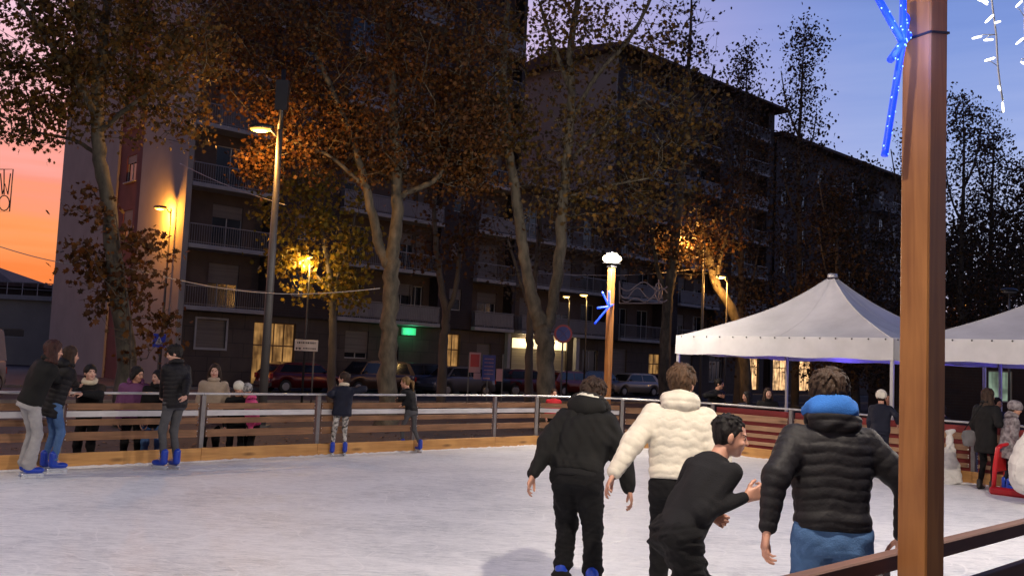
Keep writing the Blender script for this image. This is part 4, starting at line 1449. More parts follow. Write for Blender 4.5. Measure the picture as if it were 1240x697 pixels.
    for s_ in (-1, 1):
        m = MB(); m.box(-L / 2 - .012, -L / 2 + .1, min(s_ * hw * .93, s_ * hw * .70), max(s_ * hw * .93, s_ * hw * .70), .66, .90, bev=.02)
        m.build('tail_lamp', M_TAILON if tail_on else M_TAIL, c)
        m = MB(); m.box(L / 2 - .16, L / 2 - .02, min(s_ * hw * .9, s_ * hw * .6), max(s_ * hw * .9, s_ * hw * .6), .58, .70, bev=.02); m.build('headlight', M_HEADL, c)
        m = MB(); m.box(fr0 - .32, fr0 - .18, min(s_ * hw * .96, s_ * hw * 1.1), max(s_ * hw * .96, s_ * hw * 1.1), zb_ + .0, zb_ + .13, bev=.03); m.build('wing_mirror', M_BUMP, c)
    m = MB(); m.box(-L / 2 - .05, -L / 2 + .1, -hw * .9, hw * .9, .28, .50, bev=.04); m.build('rear_bumper', M_BUMP, c); m = MB(); m.box(L / 2 - .1, L / 2 + .04, -hw * .88, hw * .88, .26, .46, bev=.04); m.build('front_bumper', M_BUMP, c)
    m = MB(); m.box(-L / 2 - .056, -L / 2 - .051, -.25, .25, .52, .63); m.build('number_plate', M_SIGNW, c)
    return c


cp = lambda col, **k: mat('car_paint', col, .28, coat=.6, metal=.25, **k)
P_RED, P_RED2, P_BRN, P_NAVY, P_SIL, P_WHT, P_BLK, P_REDLIT = (cp((.10, .006, .008)), cp((.07, .004, .006)), cp((.075, .045, .035)), cp((.008, .010, .025)),
    cp((.11, .12, .16)), cp((.34, .33, .33)), cp((.015, .015, .018)), cp((.14, .02, .01)))  # last one: red paint with the orange lamplight put into it


def cpos(px, d):
    """bearing px, d metres in front of the facade line"""
    dr = ray(px, 460)
    o = FO - V * d
    # solve o + U t = dr s
    A = np.array([[U.x, -dr.x], [U.y, -dr.y]]); t, s_ = np.linalg.solve(A, [-o.x, -o.y])
    return Vector((o.x + U.x * t, o.y + U.y * t, GZ))


car('parked_car', 'dark red hatchback parked under the white street sign', cpos(366, 5.2), UA, P_RED, 'hatch', L=4.2, Wd=1.76, H_=1.44)
car('parked_car', 'brown family car parked left of the big plane trunk', cpos(450, 5.4), UA + math.pi, P_BRN, 'suv', L=4.4, Wd=1.84, H_=1.66)
car('parked_car', 'dark blue family car right of the big plane trunk', cpos(510, 4.6), UA, P_NAVY, 'suv', L=4.4, H_=1.62)
car('parked_car', 'silver-blue hatchback left of the red and blue boards', cpos(553, 6.8), UA + math.pi * 1.0, P_SIL, 'suv', L=4.2, H_=1.55)
car('parked_car', 'black car parked behind the red and blue boards', cpos(593, 6.0), UA + math.pi, P_BLK, 'hatch')
car('parked_car', 'dark red car parked before the lit shopfront', cpos(632, 6.0), UA, P_RED2, 'hatch', L=4.2, H_=1.5)
car('parked_car', 'red car with orange lamplight in its paint, right of the forked tree', cpos(690, 6.0), UA, P_REDLIT, 'hatch', L=4.2, H_=1.5, tail_on=False)
car('parked_car', 'dark grey car just left of the far lamp post', cpos(722, 4.6), UA, P_BLK, 'suv', L=4.2, H_=1.55)
car('parked_car', 'white hatchback just right of the far lamp post', cpos(763, 5.2), UA + math.pi * .97, P_WHT, 'hatch', L=4.3, H_=1.5)
car('parked_car', 'red car right of the white hatchback, behind the cream jacket', cpos(798, 4.2), UA, P_RED, 'hatch', L=4.0, H_=1.5)
vb = at(2, 445, 33)
car('parked_van', 'white van cut off by the left edge of the picture', (vb.x - 1.25, vb.y - 1.0, GZ), rad(-82), mat('van_paint', (.40, .35, .34), .35, coat=.4), 'van', L=5.2, Wd=1.95, H_=2.3, tail_on=False, group=None)
# ================================================================ trees
def leaf_mat(name, ca, cb, island=.45):
    m = mat(name, ca, .6, col2=cb, scale=.9, island=island, trans=.35, spec=.3)
    N, L = m.node_tree.nodes, m.node_tree.links
    # every leaf has its own tint between olive, brown, rust and gold
    g = [n for n in N if n.type == 'NEW_GEOMETRY'][0]
    r = N.new('ShaderNodeValToRGB'); r.color_ramp.interpolation = 'LINEAR'
    el = r.color_ramp.elements
    stops = [(0, (.6, .72, .6)), (.3, (1, 1, 1)), (.55, (1.12, .86, .72)), (.8, (1.15, 1.0, .62)), (1, (1.35, 1.2, .65))]
    while len(el) < len(stops): el.new(.5)
    for e_, (p_, c_) in zip(el, stops): e_.position = p_; e_.color = c_ + (1,)
    fr_ = N.new('ShaderNodeMath'); fr_.operation = 'FRACT'
    ml = N.new('ShaderNodeMath'); ml.operation = 'MULTIPLY'; ml.inputs[1].default_value = 7.31
    L.new(g.outputs['Random Per Island'], ml.inputs[0]); L.new(ml.outputs[0], fr_.inputs[0]); L.new(fr_.outputs[0], r.inputs[0])
    b = N['Principled BSDF']; src = b.inputs['Base Color'].links[0].from_socket
    mx = N.new('ShaderNodeMix'); mx.data_type = 'RGBA'; mx.blend_type = 'MULTIPLY'; mx.inputs[0].default_value = 1
    L.new(src, mx.inputs[6]); L.new(r.outputs[0], mx.inputs[7]); L.new(mx.outputs[2], b.inputs['Base Color'])
    tb = [n for n in N if n.type == 'BSDF_TRANSLUCENT'][0]; L.new(mx.outputs[2], tb.inputs[0])
    return m


def bark_mat(name, a, b_c, sc=2.5):
    return mat(name, a, .85, col2=b_c, scale=sc, bump=.6, bscale=14, stretch=(1, 1, .45), detail=6)


M_BARKP = bark_mat('plane_bark', (.035, .031, .025), (.15, .128, .095), 4.5)
M_BARKD = bark_mat('dark_bark', (.07, .055, .045), (.13, .105, .085))
M_LF_OL = leaf_mat('leaves_olive_brown', (.07, .046, .016), (.135, .083, .026))
M_LF_BR = leaf_mat('leaves_rust_brown', (.068, .031, .013), (.125, .062, .02))
M_LF_YE = leaf_mat('leaves_yellow', (.17, .125, .02), (.26, .19, .03))
M_LF_DK = leaf_mat('leaves_dark', (.045, .032, .024), (.075, .05, .035))

LEAF = np.array([(0, -.5), (.18, -.28), (.5, -.22), (.30, .02), (.42, .30), (.14, .26), (0, .52), (-.14, .26), (-.42, .30), (-.30, .02), (-.5, -.22), (-.18, -.28)])
LEAF_S = np.array([(0, -.5), (.36, -.05), (.2, .3), (0, .5), (-.2, .3), (-.36, -.05)])


def leaves_mesh(centres, size, rg, shape=LEAF, hang=.35, var=.35):
    n = len(centres)
    s = size * (1 + rg.uniform(-var, var, n))
    # random orientations, most leaves hang with the tip down
    nrm = rg.normal(size=(n, 3)); nrm[:, 2] = nrm[:, 2] * .7 + .25
    nrm /= np.linalg.norm(nrm, axis=1)[:, None]
    dn = rg.normal(size=(n, 3)) * .8; dn[:, 2] -= hang * 2
    ax = dn - nrm * np.sum(dn * nrm, 1)[:, None]
    ax /= np.linalg.norm(ax, axis=1)[:, None]
    bx = np.cross(nrm, ax)
    k = len(shape)
    bend = rg.uniform(-.25, .5, n)
    P = centres[:, None, :] + s[:, None, None] * (shape[None, :, 1:2] * ax[:, None, :] + shape[None, :, 0:1] * bx[:, None, :]
                                                 + (bend[:, None] * (np.abs(shape[None, :, 0]) + np.abs(shape[None, :, 1]) * .3))[:, :, None] * nrm[:, None, :])
    return P.reshape(-1, 3), np.arange(n * k).reshape(n, k)


def tubes_mesh(segs, sides):
    """segs: list of (p0, p1, r0, r1)"""
    if not segs: return np.zeros((0, 3)), np.zeros((0, 4), int)
    P0 = np.array([s[0] for s in segs]); P1 = np.array([s[1] for s in segs])
    r0 = np.array([s[2] for s in segs]); r1 = np.array([s[3] for s in segs])
    d = P1 - P0; ln = np.linalg.norm(d, axis=1); ln[ln == 0] = 1e-6; d /= ln[:, None]
    ref = np.where(np.abs(d[:, 2:3]) > .9, np.array([[1., 0, 0]]), np.array([[0, 0, 1.]]))
    x = np.cross(ref, d); x /= np.linalg.norm(x, axis=1)[:, None]; y = np.cross(d, x)
    a = np.arange(sides) * 2 * math.pi / sides
    ring = x[:, None, :] * np.cos(a)[None, :, None] + y[:, None, :] * np.sin(a)[None, :, None]
    A = P0[:, None, :] + ring * r0[:, None, None]; B = P1[:, None, :] + ring * r1[:, None, None]
    Vv = np.concatenate([A, B], 1).reshape(-1, 3)
    base = np.arange(len(segs))[:, None, None] * 2 * sides
    k = np.arange(sides); k2 = (k + 1) % sides
    F = np.stack([k, k2, k2 + sides, k + sides], 1)[None] + base
    return Vv, F.reshape(-1, 4)


def tree(label, limbs, blobs, natt, leaf_n, leaf_size, lm, bark, seed, name='plane_tree', shape=LEAF, twig=.012, spread=.3, hang=.35, clump=.38,
         group='plane trees along the street', low=None, nside=9):
    """limbs: list of polylines [(px, py, Y, r), ...] measured on the tree, first starts at the foot;
    blobs: crown volumes (px, py, Y, rx, ry, rz, weight); branches grow from the limbs to points in them"""
    rg = np.random.default_rng(seed)
    L0 = []
    for lb in limbs:
        pts = []
        for q_ in lb:
            p = at(q_[0], q_[1], q_[2]); pts.append((np.array(p), q_[3]))
        L0.append(pts)
    foot = L0[0][0][0].copy(); foot[2] = GZ
    d0 = L0[0][1][0] - L0[0][0][0]
    root = thing(name, label, 'tree', tuple(foot), 0, group)
    L0[0] = [(foot, L0[0][0][1] * 1.35), (foot + np.array([0, 0, .25]), L0[0][0][1] * 1.08)] + L0[0][1:]
    mb = MB()
    nodes, rads, plen, par = [], [], [], []
    for pts in L0:
        # smooth the polyline
        P = np.array([p for p, r in pts]); R = np.array([r for p, r in pts])
        n = max(8, int(len(pts) * 5)); tt = np.linspace(0, len(pts) - 1, n)
        def cr(A, t):
            i = np.clip(t.astype(int), 0, len(A) - 2); f = (t - i)
            if A.ndim > 1: f = f[:, None]
            p0 = A[np.maximum(i - 1, 0)]; p1 = A[i]; p2 = A[i + 1]; p3 = A[np.minimum(i + 2, len(A) - 1)]
            return .5 * ((2 * p1) + (-p0 + p2) * f + (2 * p0 - 5 * p1 + 4 * p2 - p3) * f ** 2 + (-p0 + 3 * p1 - 3 * p2 + p3) * f ** 3)
        SP = cr(P, tt); SR = np.maximum(cr(R, tt), .01)
        SP[2:-1] += rg.normal(size=(n - 3, 3)) * SR[2:-1, None] * .12
        SR = SR * (1 + .06 * np.sin(np.arange(n) * 2.1 + seed))
        mb.tube([Vector(p - foot) for p in SP], list(SR), nside, 0)
        for i in range(n):
            if i > n * (.35 if pts is L0[0] else .1):
                nodes.append(SP[i]); rads.append(SR[i]); plen.append(float(SP[i][2] - foot[2]) * .6); par.append(-1)
    trunk = mb.build('trunk', bark, root)
    nb = len(nodes)
    # attraction points
    wsum = sum(b[6] for b in blobs)
    att = []
    for (px, py, Y, rx, ry, rz, wt) in blobs:
        k = int(natt * wt / wsum)
        c = np.array(at(px, py, Y))
        u = rg.normal(size=(k, 3)); u /= np.linalg.norm(u, axis=1)[:, None]
        u *= rg.uniform(.15, 1, k)[:, None] ** .45
        att.append(c + u * np.array([rx, ry, rz]))
    att = np.concatenate(att)
    if low is not None: att = att[att[:, 2] > low]
    N = np.zeros((nb + len(att) * 4, 3)); N[:nb] = nodes
    PL_ = np.zeros(len(N)); PL_[:nb] = plen
    PAR = -np.ones(len(N), int); cnt = nb
    d0 = np.array([np.min(np.linalg.norm(N[:nb] - a, axis=1)) for a in att])
    order = np.argsort(d0)
    tips = []
    for a in att[order]:
        dv = a - N[:cnt]; ds = np.linalg.norm(dv, axis=1)
        # growing outwards and upwards is cheap, backwards is not
        cost = ds + .22 * PL_[:cnt] + np.where(dv[:, 2] < -.2, -dv[:, 2] * .5, 0)
        i = int(np.argmin(cost)); L = ds[i]
        if L < .08: continue
        ns_ = 1 if L < .7 else (2 if L < 1.8 else 3)
        prev = i
        for s_ in range(1, ns_ + 1):
            p = N[i] + (a - N[i]) * s_ / ns_
            if s_ < ns_: p = p + rg.normal(size=3) * L * .07 + np.array([0, 0, L * .05])
            N[cnt] = p; PL_[cnt] = PL_[prev] + L / ns_; PAR[cnt] = prev; prev = cnt; cnt += 1
        tips.append(prev)
    R = np.zeros(cnt)
    has = np.zeros(cnt, bool)
    acc = np.full(cnt, 0.0)
    for i in range(cnt - 1, nb - 1, -1):
        R[i] = max(twig * .55, acc[i] ** (1 / 2.3)) if acc[i] > 0 else twig * .5
        if PAR[i] >= nb: acc[PAR[i]] += R[i] ** 2.3
    segs_b, segs_s = [], []
    for i in range(nb, cnt):
        pr_ = PAR[i]; r1 = R[i]; r0 = R[pr_] if pr_ >= nb else min(R[i] * 1.25, rads[pr_])
        r0 = min(r0, r1 * 1.6)
        (segs_b if r1 > .03 else segs_s).append((N[pr_] - foot, N[i] - foot, r0, r1))
    V1, F1 = tubes_mesh(segs_b, 7); V2, F2 = tubes_mesh(segs_s, 4)
    Vv = np.concatenate([V1, V2]); Ff = np.concatenate([F1, F2 + len(V1)]).astype(int)
    # leaves in loose tufts round the outer twigs
    if leaf_n:
        tips = np.array(tips); T = N[tips]; Tp = N[PAR[tips]]
        wgt = rg.gamma(clump, 1, len(T)); wgt /= wgt.sum()
        idx = rg.choice(len(T), leaf_n, p=wgt)
        f = rg.uniform(.1, 1.1, leaf_n)[:, None]
        C = Tp[idx] * (1 - f) + T[idx] * f + rg.normal(size=(leaf_n, 3)) * spread * np.array([1, 1, .8])
        Lv, Lf = leaves_mesh(C - foot, leaf_size, rg, shape, hang)
        mesh_obj('crown', np.concatenate([Vv, Lv]), [Ff, Lf + len(Vv)], [bark, lm], root, np.concatenate([np.zeros(len(Ff), int), np.ones(len(Lf), int)]),
                 np.concatenate([np.ones(len(Ff), bool), np.zeros(len(Lf), bool)]))
    return root


# big leafy tree at the left, in front of the gable
Y = 22
tree('leafy brown plane tree at the left, its trunk before the pale gable',
     [[(154, 470, Y, .24), (152, 410, Y, .22), (141, 340, Y, .20), (131, 250, Y, .17), (121, 190, Y, .16), (118, 120, Y, .14), (123, 60, Y, .12), (132, -20, Y, .10), (140, -110, Y, .07)],
      [(119, 150, Y, .10), (90, 90, Y - .5, .08), (50, 40, Y - 1, .06), (10, -20, Y - 1, .04)],
      [(122, 80, Y, .09), (160, 30, Y, .07), (200, -30, Y - .5, .05)],
      [(119, 160, Y, .07), (170, 120, Y - .5, .05), (220, 95, Y - .8, .03)],
      [(121, 190, Y, .06), (90, 170, Y + .5, .045), (40, 160, Y + .5, .03)]],
     [(40, 30, Y - .5, 2.0, 2.0, 1.9, 1.3), (120, 20, Y, 2.0, 2.0, 2.0, 1.6), (205, 30, Y, 1.6, 1.8, 1.6, .6), (20, 120, Y, 1.3, 1.6, 1.1, .7),
      (130, 110, Y, 1.6, 1.7, 1.2, 1.1), (215, 130, Y - .4, 1.0, 1.3, .9, .35), (90, -90, Y, 3, 2.4, 1.6, 1.0), (30, 165, Y, .9, 1, .35, .15), (240, 60, Y - .5, .9, 1, .9, .35)],
     1300, 13000, .115, M_LF_OL, M_BARKP, 5, spread=.22)
# its lower growth: shoots round the trunk
tree('slender brown leafy shoots round the foot of the left tree trunk',
     [[(160, 470, Y - .4, .03), (158, 400, Y - .4, .028), (150, 330, Y - .4, .02), (140, 260, Y - .4, .012)]],
     [(125, 300, Y - .3, .9, .8, .9, 1), (178, 330, Y - .3, .9, .8, 1.1, 1.2), (170, 390, Y - .3, .9, .8, .9, .9), (110, 250, Y - .2, .7, .8, .5, .5), (105, 330, Y - .2, .5, .6, .4, .4), (120, 370, Y - .2, .5, .6, .5, .5), (200, 420, Y - .3, .4, .5, .4, .3)],
     170, 1250, .14, M_LF_BR, M_BARKD, 6, name='leafy_shoots', spread=.2, group=None, twig=.009, nside=6)

# the big plane in the middle left
Y = 26
tree('large rust-leaved plane tree forking low, in the middle of the parked cars',
     [[(469, 480, Y, .27), (470, 430, Y, .25), (471, 380, Y, .23), (474, 330, Y, .22), (476, 300, Y, .19), (480, 250, Y, .17), (478, 170, Y, .15), (474, 80, Y, .12), (468, -20, Y, .10), (465, -100, Y, .06)],
      [(473, 325, Y, .16), (462, 305, Y, .15), (452, 265, Y - .2, .13), (440, 215, Y - .4, .11), (420, 150, Y - .5, .09), (385, 70, Y - .6, .07), (360, -20, Y - .6, .05)],
      [(480, 240, Y, .09), (500, 230, Y - .1, .08), (530, 215, Y - .3, .07), (545, 180, Y - .4, .06), (560, 110, Y - .5, .05), (575, 20, Y - .5, .04)],
      [(478, 150, Y, .08), (520, 90, Y + .4, .06), (545, 20, Y + .6, .04)],
      [(445, 230, Y - .3, .07), (400, 190, Y - .8, .05), (350, 170, Y - 1, .035)]],
     [(330, 60, Y - .5, 1.9, 2.2, 2.1, 1.4), (430, 40, Y, 2.2, 2.4, 2.2, 1.6), (540, 50, Y - .3, 2.0, 2.2, 2.2, 1.5), (385, 160, Y + .2, 1.7, 1.5, 1.3, 1.2), (470, 170, Y - .2, 2.0, 2.0, 1.3, 1.2),
      (565, 160, Y - .2, 1.4, 1.7, 1.2, 1.0), (450, -80, Y, 4.2, 3, 1.8, 1.5), (275, 30, Y - .4, 1.4, 1.5, 1.6, .7), (320, 200, Y - .2, .7, .7, .6, .35), (570, 215, Y - .2, .9, 1.1, .5, .3)],
     2600, 36000, .105, M_LF_BR, M_BARKP, 15, spread=.28)
# smaller tree whose foliage hangs in the lamplight behind
Y = 34
tree('small yellow-leaved tree lit by a street lamp, left of the big plane trunk',
     [[(402, 470, Y, .16), (402, 420, Y, .15), (403, 370, Y, .13), (398, 320, Y, .11), (388, 270, Y, .08), (380, 200, Y, .06)],
      [(400, 350, Y, .07), (420, 310, Y, .06), (430, 260, Y, .05)], [(400, 350, Y, .06), (370, 320, Y, .05), (352, 290, Y, .04)]],
     [(390, 300, Y, 1.8, 1.5, 1.3, 1.2), (360, 250, Y, 1.6, 1.5, 1.2, 1), (400, 220, Y, 1.8, 1.6, 1.5, 1), (430, 300, Y, 1.0, 1.2, 1.4, .6), (350, 320, Y - .5, .9, 1, .6, .5), (400, 355, Y, 1.4, 1.2, .5, .5)],
     420, 3600, .17, M_LF_YE, M_BARKD, 21, spread=.3)
Y = 36
tree('dark slim tree with thin branches right of the big plane trunk',
     [[(535, 470, Y, .19), (538, 410, Y, .17), (540, 380, Y, .16), (532, 330, Y, .12), (526, 260, Y, .09), (530, 190, Y, .06)],
      [(540, 380, Y, .11), (552, 350, Y, .10), (556, 300, Y, .08), (560, 240, Y, .05)]],
     [(540, 220, Y, 2.0, 1.8, 1.8, 1), (520, 300, Y, 1.3, 1.3, 1.2, .4), (575, 290, Y, 1.2, 1.2, 1.3, .4)],
     330, 1100, .16, M_LF_BR, M_BARKD, 23, spread=.35)

# the forked plane in the centre
Y = 27
tree('tall forked plane tree with pale double trunk, left of the round road sign',
     [[(661, 480, Y, .27), (660, 440, Y, .26), (658, 405, Y, .27), (652, 385, Y, .22), (640, 340, Y, .17), (632, 290, Y, .16), (624, 230, Y, .15), (616, 180, Y, .13), (610, 110, Y, .12), (612, 40, Y, .10), (620, -40, Y, .07)],
      [(660, 400, Y, .19), (668, 375, Y, .17), (676, 320, Y, .17), (681, 250, Y, .16), (686, 190, Y, .15), (692, 120, Y, .13), (690, 60, Y, .11), (700, 0, Y, .09), (712, -70, Y, .06)],
      [(691, 110, Y, .08), (672, 60, Y, .07), (655, 10, Y, .05)],
      [(684, 200, Y, .07), (735, 150, Y - .4, .055), (780, 120, Y - .6, .04)],
      [(690, 150, Y, .08), (720, 95, Y, .07), (760, 50, Y, .06), (785, 5, Y, .05), (800, -40, Y, .03)],
      [(618, 190, Y, .06), (590, 150, Y, .05), (570, 100, Y, .035)],
      [(681, 240, Y, .05), (735, 225, Y - .3, .04), (790, 215, Y - .4, .03)]],
     [(640, 60, Y, 1.9, 2.0, 2.0, 1.0), (700, 20, Y, 1.7, 2, 1.9, .9), (770, 30, Y, 1.6, 1.8, 1.6, .65), (600, 130, Y, 1.3, 1.6, 1.4, .9), (690, 170, Y, 1.8, 1.8, 1.3, .9),
      (770, 150, Y - .3, 1.8, 1.8, 1.2, .9), (830, 130, Y, 1.4, 1.6, 1.4, .6), (660, -70, Y, 3.0, 2.4, 1.4, .8), (720, 240, Y, 2.0, 1.6, 1.0, .9), (650, 230, Y, .9, 1.2, 1.2, .4), (800, 220, Y, 1.3, 1.4, .9, .5)],
     1500, 9500, .125, M_LF_OL, M_BARKP, 33, spread=.32)
Y = 33
tree('thin dark tree standing just left of the forked plane',
     [[(640, 480, Y, .15), (641, 430, Y, .14), (642, 390, Y, .13), (650, 320, Y, .10), (655, 240, Y, .07), (652, 170, Y, .04)],
      [(643, 380, Y, .07), (630, 340, Y, .06), (615, 290, Y, .04)]],
     [(650, 260, Y, 1.7, 1.6, 2.4, 1), (620, 320, Y, 1.2, 1.2, 1.2, .4), (700, 290, Y, 1.2, 1.4, 1.4, .5)],
     420, 900, .13, M_LF_DK, M_BARKD, 35, spread=.3)

# row beyond the rink, towards the right
Y = 40
tree('slim upright plane tree with grey trunk between the far lamp post and the tent',
     [[(804, 470, Y, .26), (806, 410, Y, .24), (812, 340, Y, .21), (820, 270, Y, .19), (826, 200, Y, .15), (832, 120, Y, .11), (836, 40, Y, .07), (838, -10, Y, .04)],
      [(810, 370, Y, .12), (795, 320, Y, .10), (788, 260, Y, .08), (780, 180, Y, .05)],
      [(824, 220, Y, .09), (850, 150, Y, .07), (865, 80, Y, .05)]],
     [(800, 250, Y, 2.6, 2.2, 2.6, 1.2), (850, 160, Y, 2.0, 2, 2.4, 1.2), (830, 40, Y, 1.9, 2.0, 2.2, .55), (770, 190, Y, 1.8, 2.0, 1.8, .8), (840, 300, Y, 1.7, 1.6, 1.3, .6), (770, 290, Y, 1.5, 1.5, 1.6, .7)],
     850, 4300, .17, M_LF_DK, M_BARKP, 41, spread=.42)
Y = 42
tree('leaning tree trunk lit orange by the street lamp above the left tent corner',
     [[(905, 450, Y, .26), (900, 412, Y, .25), (884, 372, Y, .22), (866, 342, Y, .19), (858, 310, Y, .15), (850, 290, Y, .11), (846, 250, Y, .07)],
      [(868, 345, Y, .10), (873, 310, Y, .08), (885, 270, Y, .05)], [(862, 325, Y, .08), (840, 300, Y, .06), (812, 290, Y, .04)]],
     [(840, 295, Y, 1.6, 1.4, .8, 1), (870, 290, Y, 1.3, 1.3, .9, 1), (868, 240, Y, 1.8, 1.6, 1.4, .8), (805, 300, Y, .9, .9, .5, .3)],
     300, 1300, .16, M_LF_BR, M_BARKP, 43, spread=.3)
row = [  # px, top y, Y, half width, density, label
    (905, 62, 48, 1.9, 1.0, 'slender dark tree rising over the roof end of the second block'),
    (974, 38, 50, 2.3, 1.3, 'tallest slender dark tree, its leafy tip above the peak of the tent'),
    (1040, 200, 47, 2.3, .9, 'dark tree hiding the farthest block, right behind the tent peak'),
    (1100, 168, 52, 2.4, .9, 'dark sparse tree half hidden by the foreground timber post'),
    (1166, 122, 50, 2.3, 1.2, 'dark sparse tree just right of the foreground timber post'),
    (1204, 150, 54, 2.2, 1.1, 'dark sparse tree second to the right of the foreground timber post'),
    (1246, 205, 50, 2.6, 1.2, 'dark sparse tree at the right edge of the picture'),
    (1012, 215, 45, 2.3, 1.1, 'dark leafy tree behind the left slope of the tent')]
for n_, (px, ty, Yr, hw_, dn, lb) in enumerate(row):
    hz = 348 + 88 + .0437 * (px - 620)
    b0 = hz + (EYE - GZ) * FPX / Yr
    lean = -.0437 + .0041 * 0
    X = lambda y: px + (b0 - y) * (.0437 - (px - 620) * 7e-5) + 2 * math.sin(y * .02 + n_)
    ys = [b0, b0 - (b0 - ty) * .2, b0 - (b0 - ty) * .42, b0 - (b0 - ty) * .65, b0 - (b0 - ty) * .85, ty + 5]
    X0_ = X(ty); sh = px - X0_
    xx = lambda y: X(y) + sh
    limbs = [[(xx(y), y, Yr, r_) for y, r_ in zip(ys, (.22, .19, .15, .11, .06, .02))]]
    for k in range(5):
        y0_ = b0 - (b0 - ty) * (.28 + .11 * k); sg_ = (-1) ** (k + n_)
        limbs.append([(xx(y0_), y0_, Yr, .07), (xx(y0_) + sg_ * 14, y0_ - 34, Yr + .3 * sg_, .05), (xx(y0_) + sg_ * 22, y0_ - 80, Yr + .5 * sg_, .025)])
    bl = []
    for k in range(7):
        f = .22 + .125 * k
        y_ = b0 - (b0 - ty) * f
        w_ = hw_ * (1.1 - .75 * max(0, f - .45) / .55)
        bl.append((xx(y_) + 6 * math.sin(k * 2 + n_), y_ + 6, Yr, w_, w_, (b0 - ty) / FPX * Yr * .085, 1.0 if f < .7 else .75))
    tree(lb, limbs, bl, int(760 * dn), int(5200 * dn), .165, M_LF_DK, M_BARKD, 60 + n_, clump=.7, spread=.4, shape=LEAF_S, twig=.016,
         name='slender_tree', group='dark slender trees behind the tents', nside=7)
# two farther low bushy trees, warm lit, behind the right tent
tree('low bushy tree catching orange lamplight above the right tent',
     [[(1172, 470, 58, .16), (1172, 430, 58, .14), (1173, 390, 58, .10), (1174, 350, 58, .06)]],
     [(1165, 385, 58, 2.2, 1.8, 1.2, 1), (1195, 390, 58, 1.6, 1.5, 1.0, .8), (1200, 340, 58, 2.6, 2, 2.2, 1)], 260, 1500, .2, M_LF_BR, M_BARKD, 80, spread=.4, name='bushy_tree', shape=LEAF_S)

for (px, ty, Yr, w_, lb) in ((1150, 285, 72, 4.5, 'broad dark tree low behind the foreground timber post'), (1200, 262, 76, 5.0, 'broad dark tree behind the right tent, second from the edge'),
                             (1262, 270, 70, 5.0, 'broad dark tree behind the right tent, cut by the picture edge')):
    tree(lb, [[(px, 476, Yr, .3), (px, 430, Yr, .26), (px + 1, 380, Yr, .2), (px + 1, ty + 40, Yr, .1)]],
         [(px, 410, Yr, w_, w_, 2.6, 1.2), (px, 370, Yr, w_, w_, 2.6, 1.2), (px, 325, Yr, w_ * .8, w_ * .8, 2.4, 1), (px, ty + 15, Yr, w_ * .45, w_ * .45, 1.8, .4)], 420, 6500, .30, M_LF_DK, M_BARKD, int(px), spread=.55,
         name='broad_tree', group='broad dark trees behind the tents', shape=LEAF_S, nside=7, twig=.02)
# far tree line under the sunset
rgf = random.Random(2)
for i, (px, ty, w_) in enumerate(((44, 352, 2.4), (58, 347, 2.6), (70, 353, 2.2), (30, 360, 2.0))):
    Yr = 96 + 4 * (i % 2)
    tree(('far dark tree under the sunset, nearest the house roof' if i == 3 else ['far dark tree under the sunset, left of the highest one', 'highest far dark tree under the sunset', 'far dark tree under the sunset, nearest the gable'][i]),
         [[(px, 425, Yr, .25), (px, 400, Yr, .2), (px, 375, Yr, .12), (px, ty + 6, Yr, .05)]],
         [(px, 385, Yr, w_, w_, 1.8, 1), (px, 368, Yr, w_ * .8, w_ * .8, 1.5, 1), (px, ty + 7, Yr, w_ * .4, w_ * .4, .9, .35)], 140, 1500, .34, M_LF_DK, M_BARKD, 90 + i, spread=.4,
         name='far_tree', group='far trees under the sunset', shape=LEAF_S, nside=6, twig=.02)

# fallen leaves on the ground beyond the boards
rl = np.random.default_rng(7)
n_ = 2600
pp = []
for k in range(n_):
    t_k = rl.uniform(-8, 22); d_k = abs(rl.normal(0, 5)) + .5
    p_ = RL0 + RU * t_k + RV * d_k
    pp.append((p_.x, p_.y, GZ + .012))
Lv, Lf = leaves_mesh(np.array(pp), .13, rl, LEAF_S, 0)
Lv[:, 2] = GZ + .008 + np.abs(Lv[:, 2] - GZ - .012) * .35
tag(mesh_obj('fallen_leaves', Lv, Lf, [M_LEAFLITTER]), 'fallen brown leaves strewn on the ground beyond the boards', 'leaves', kind='stuff')
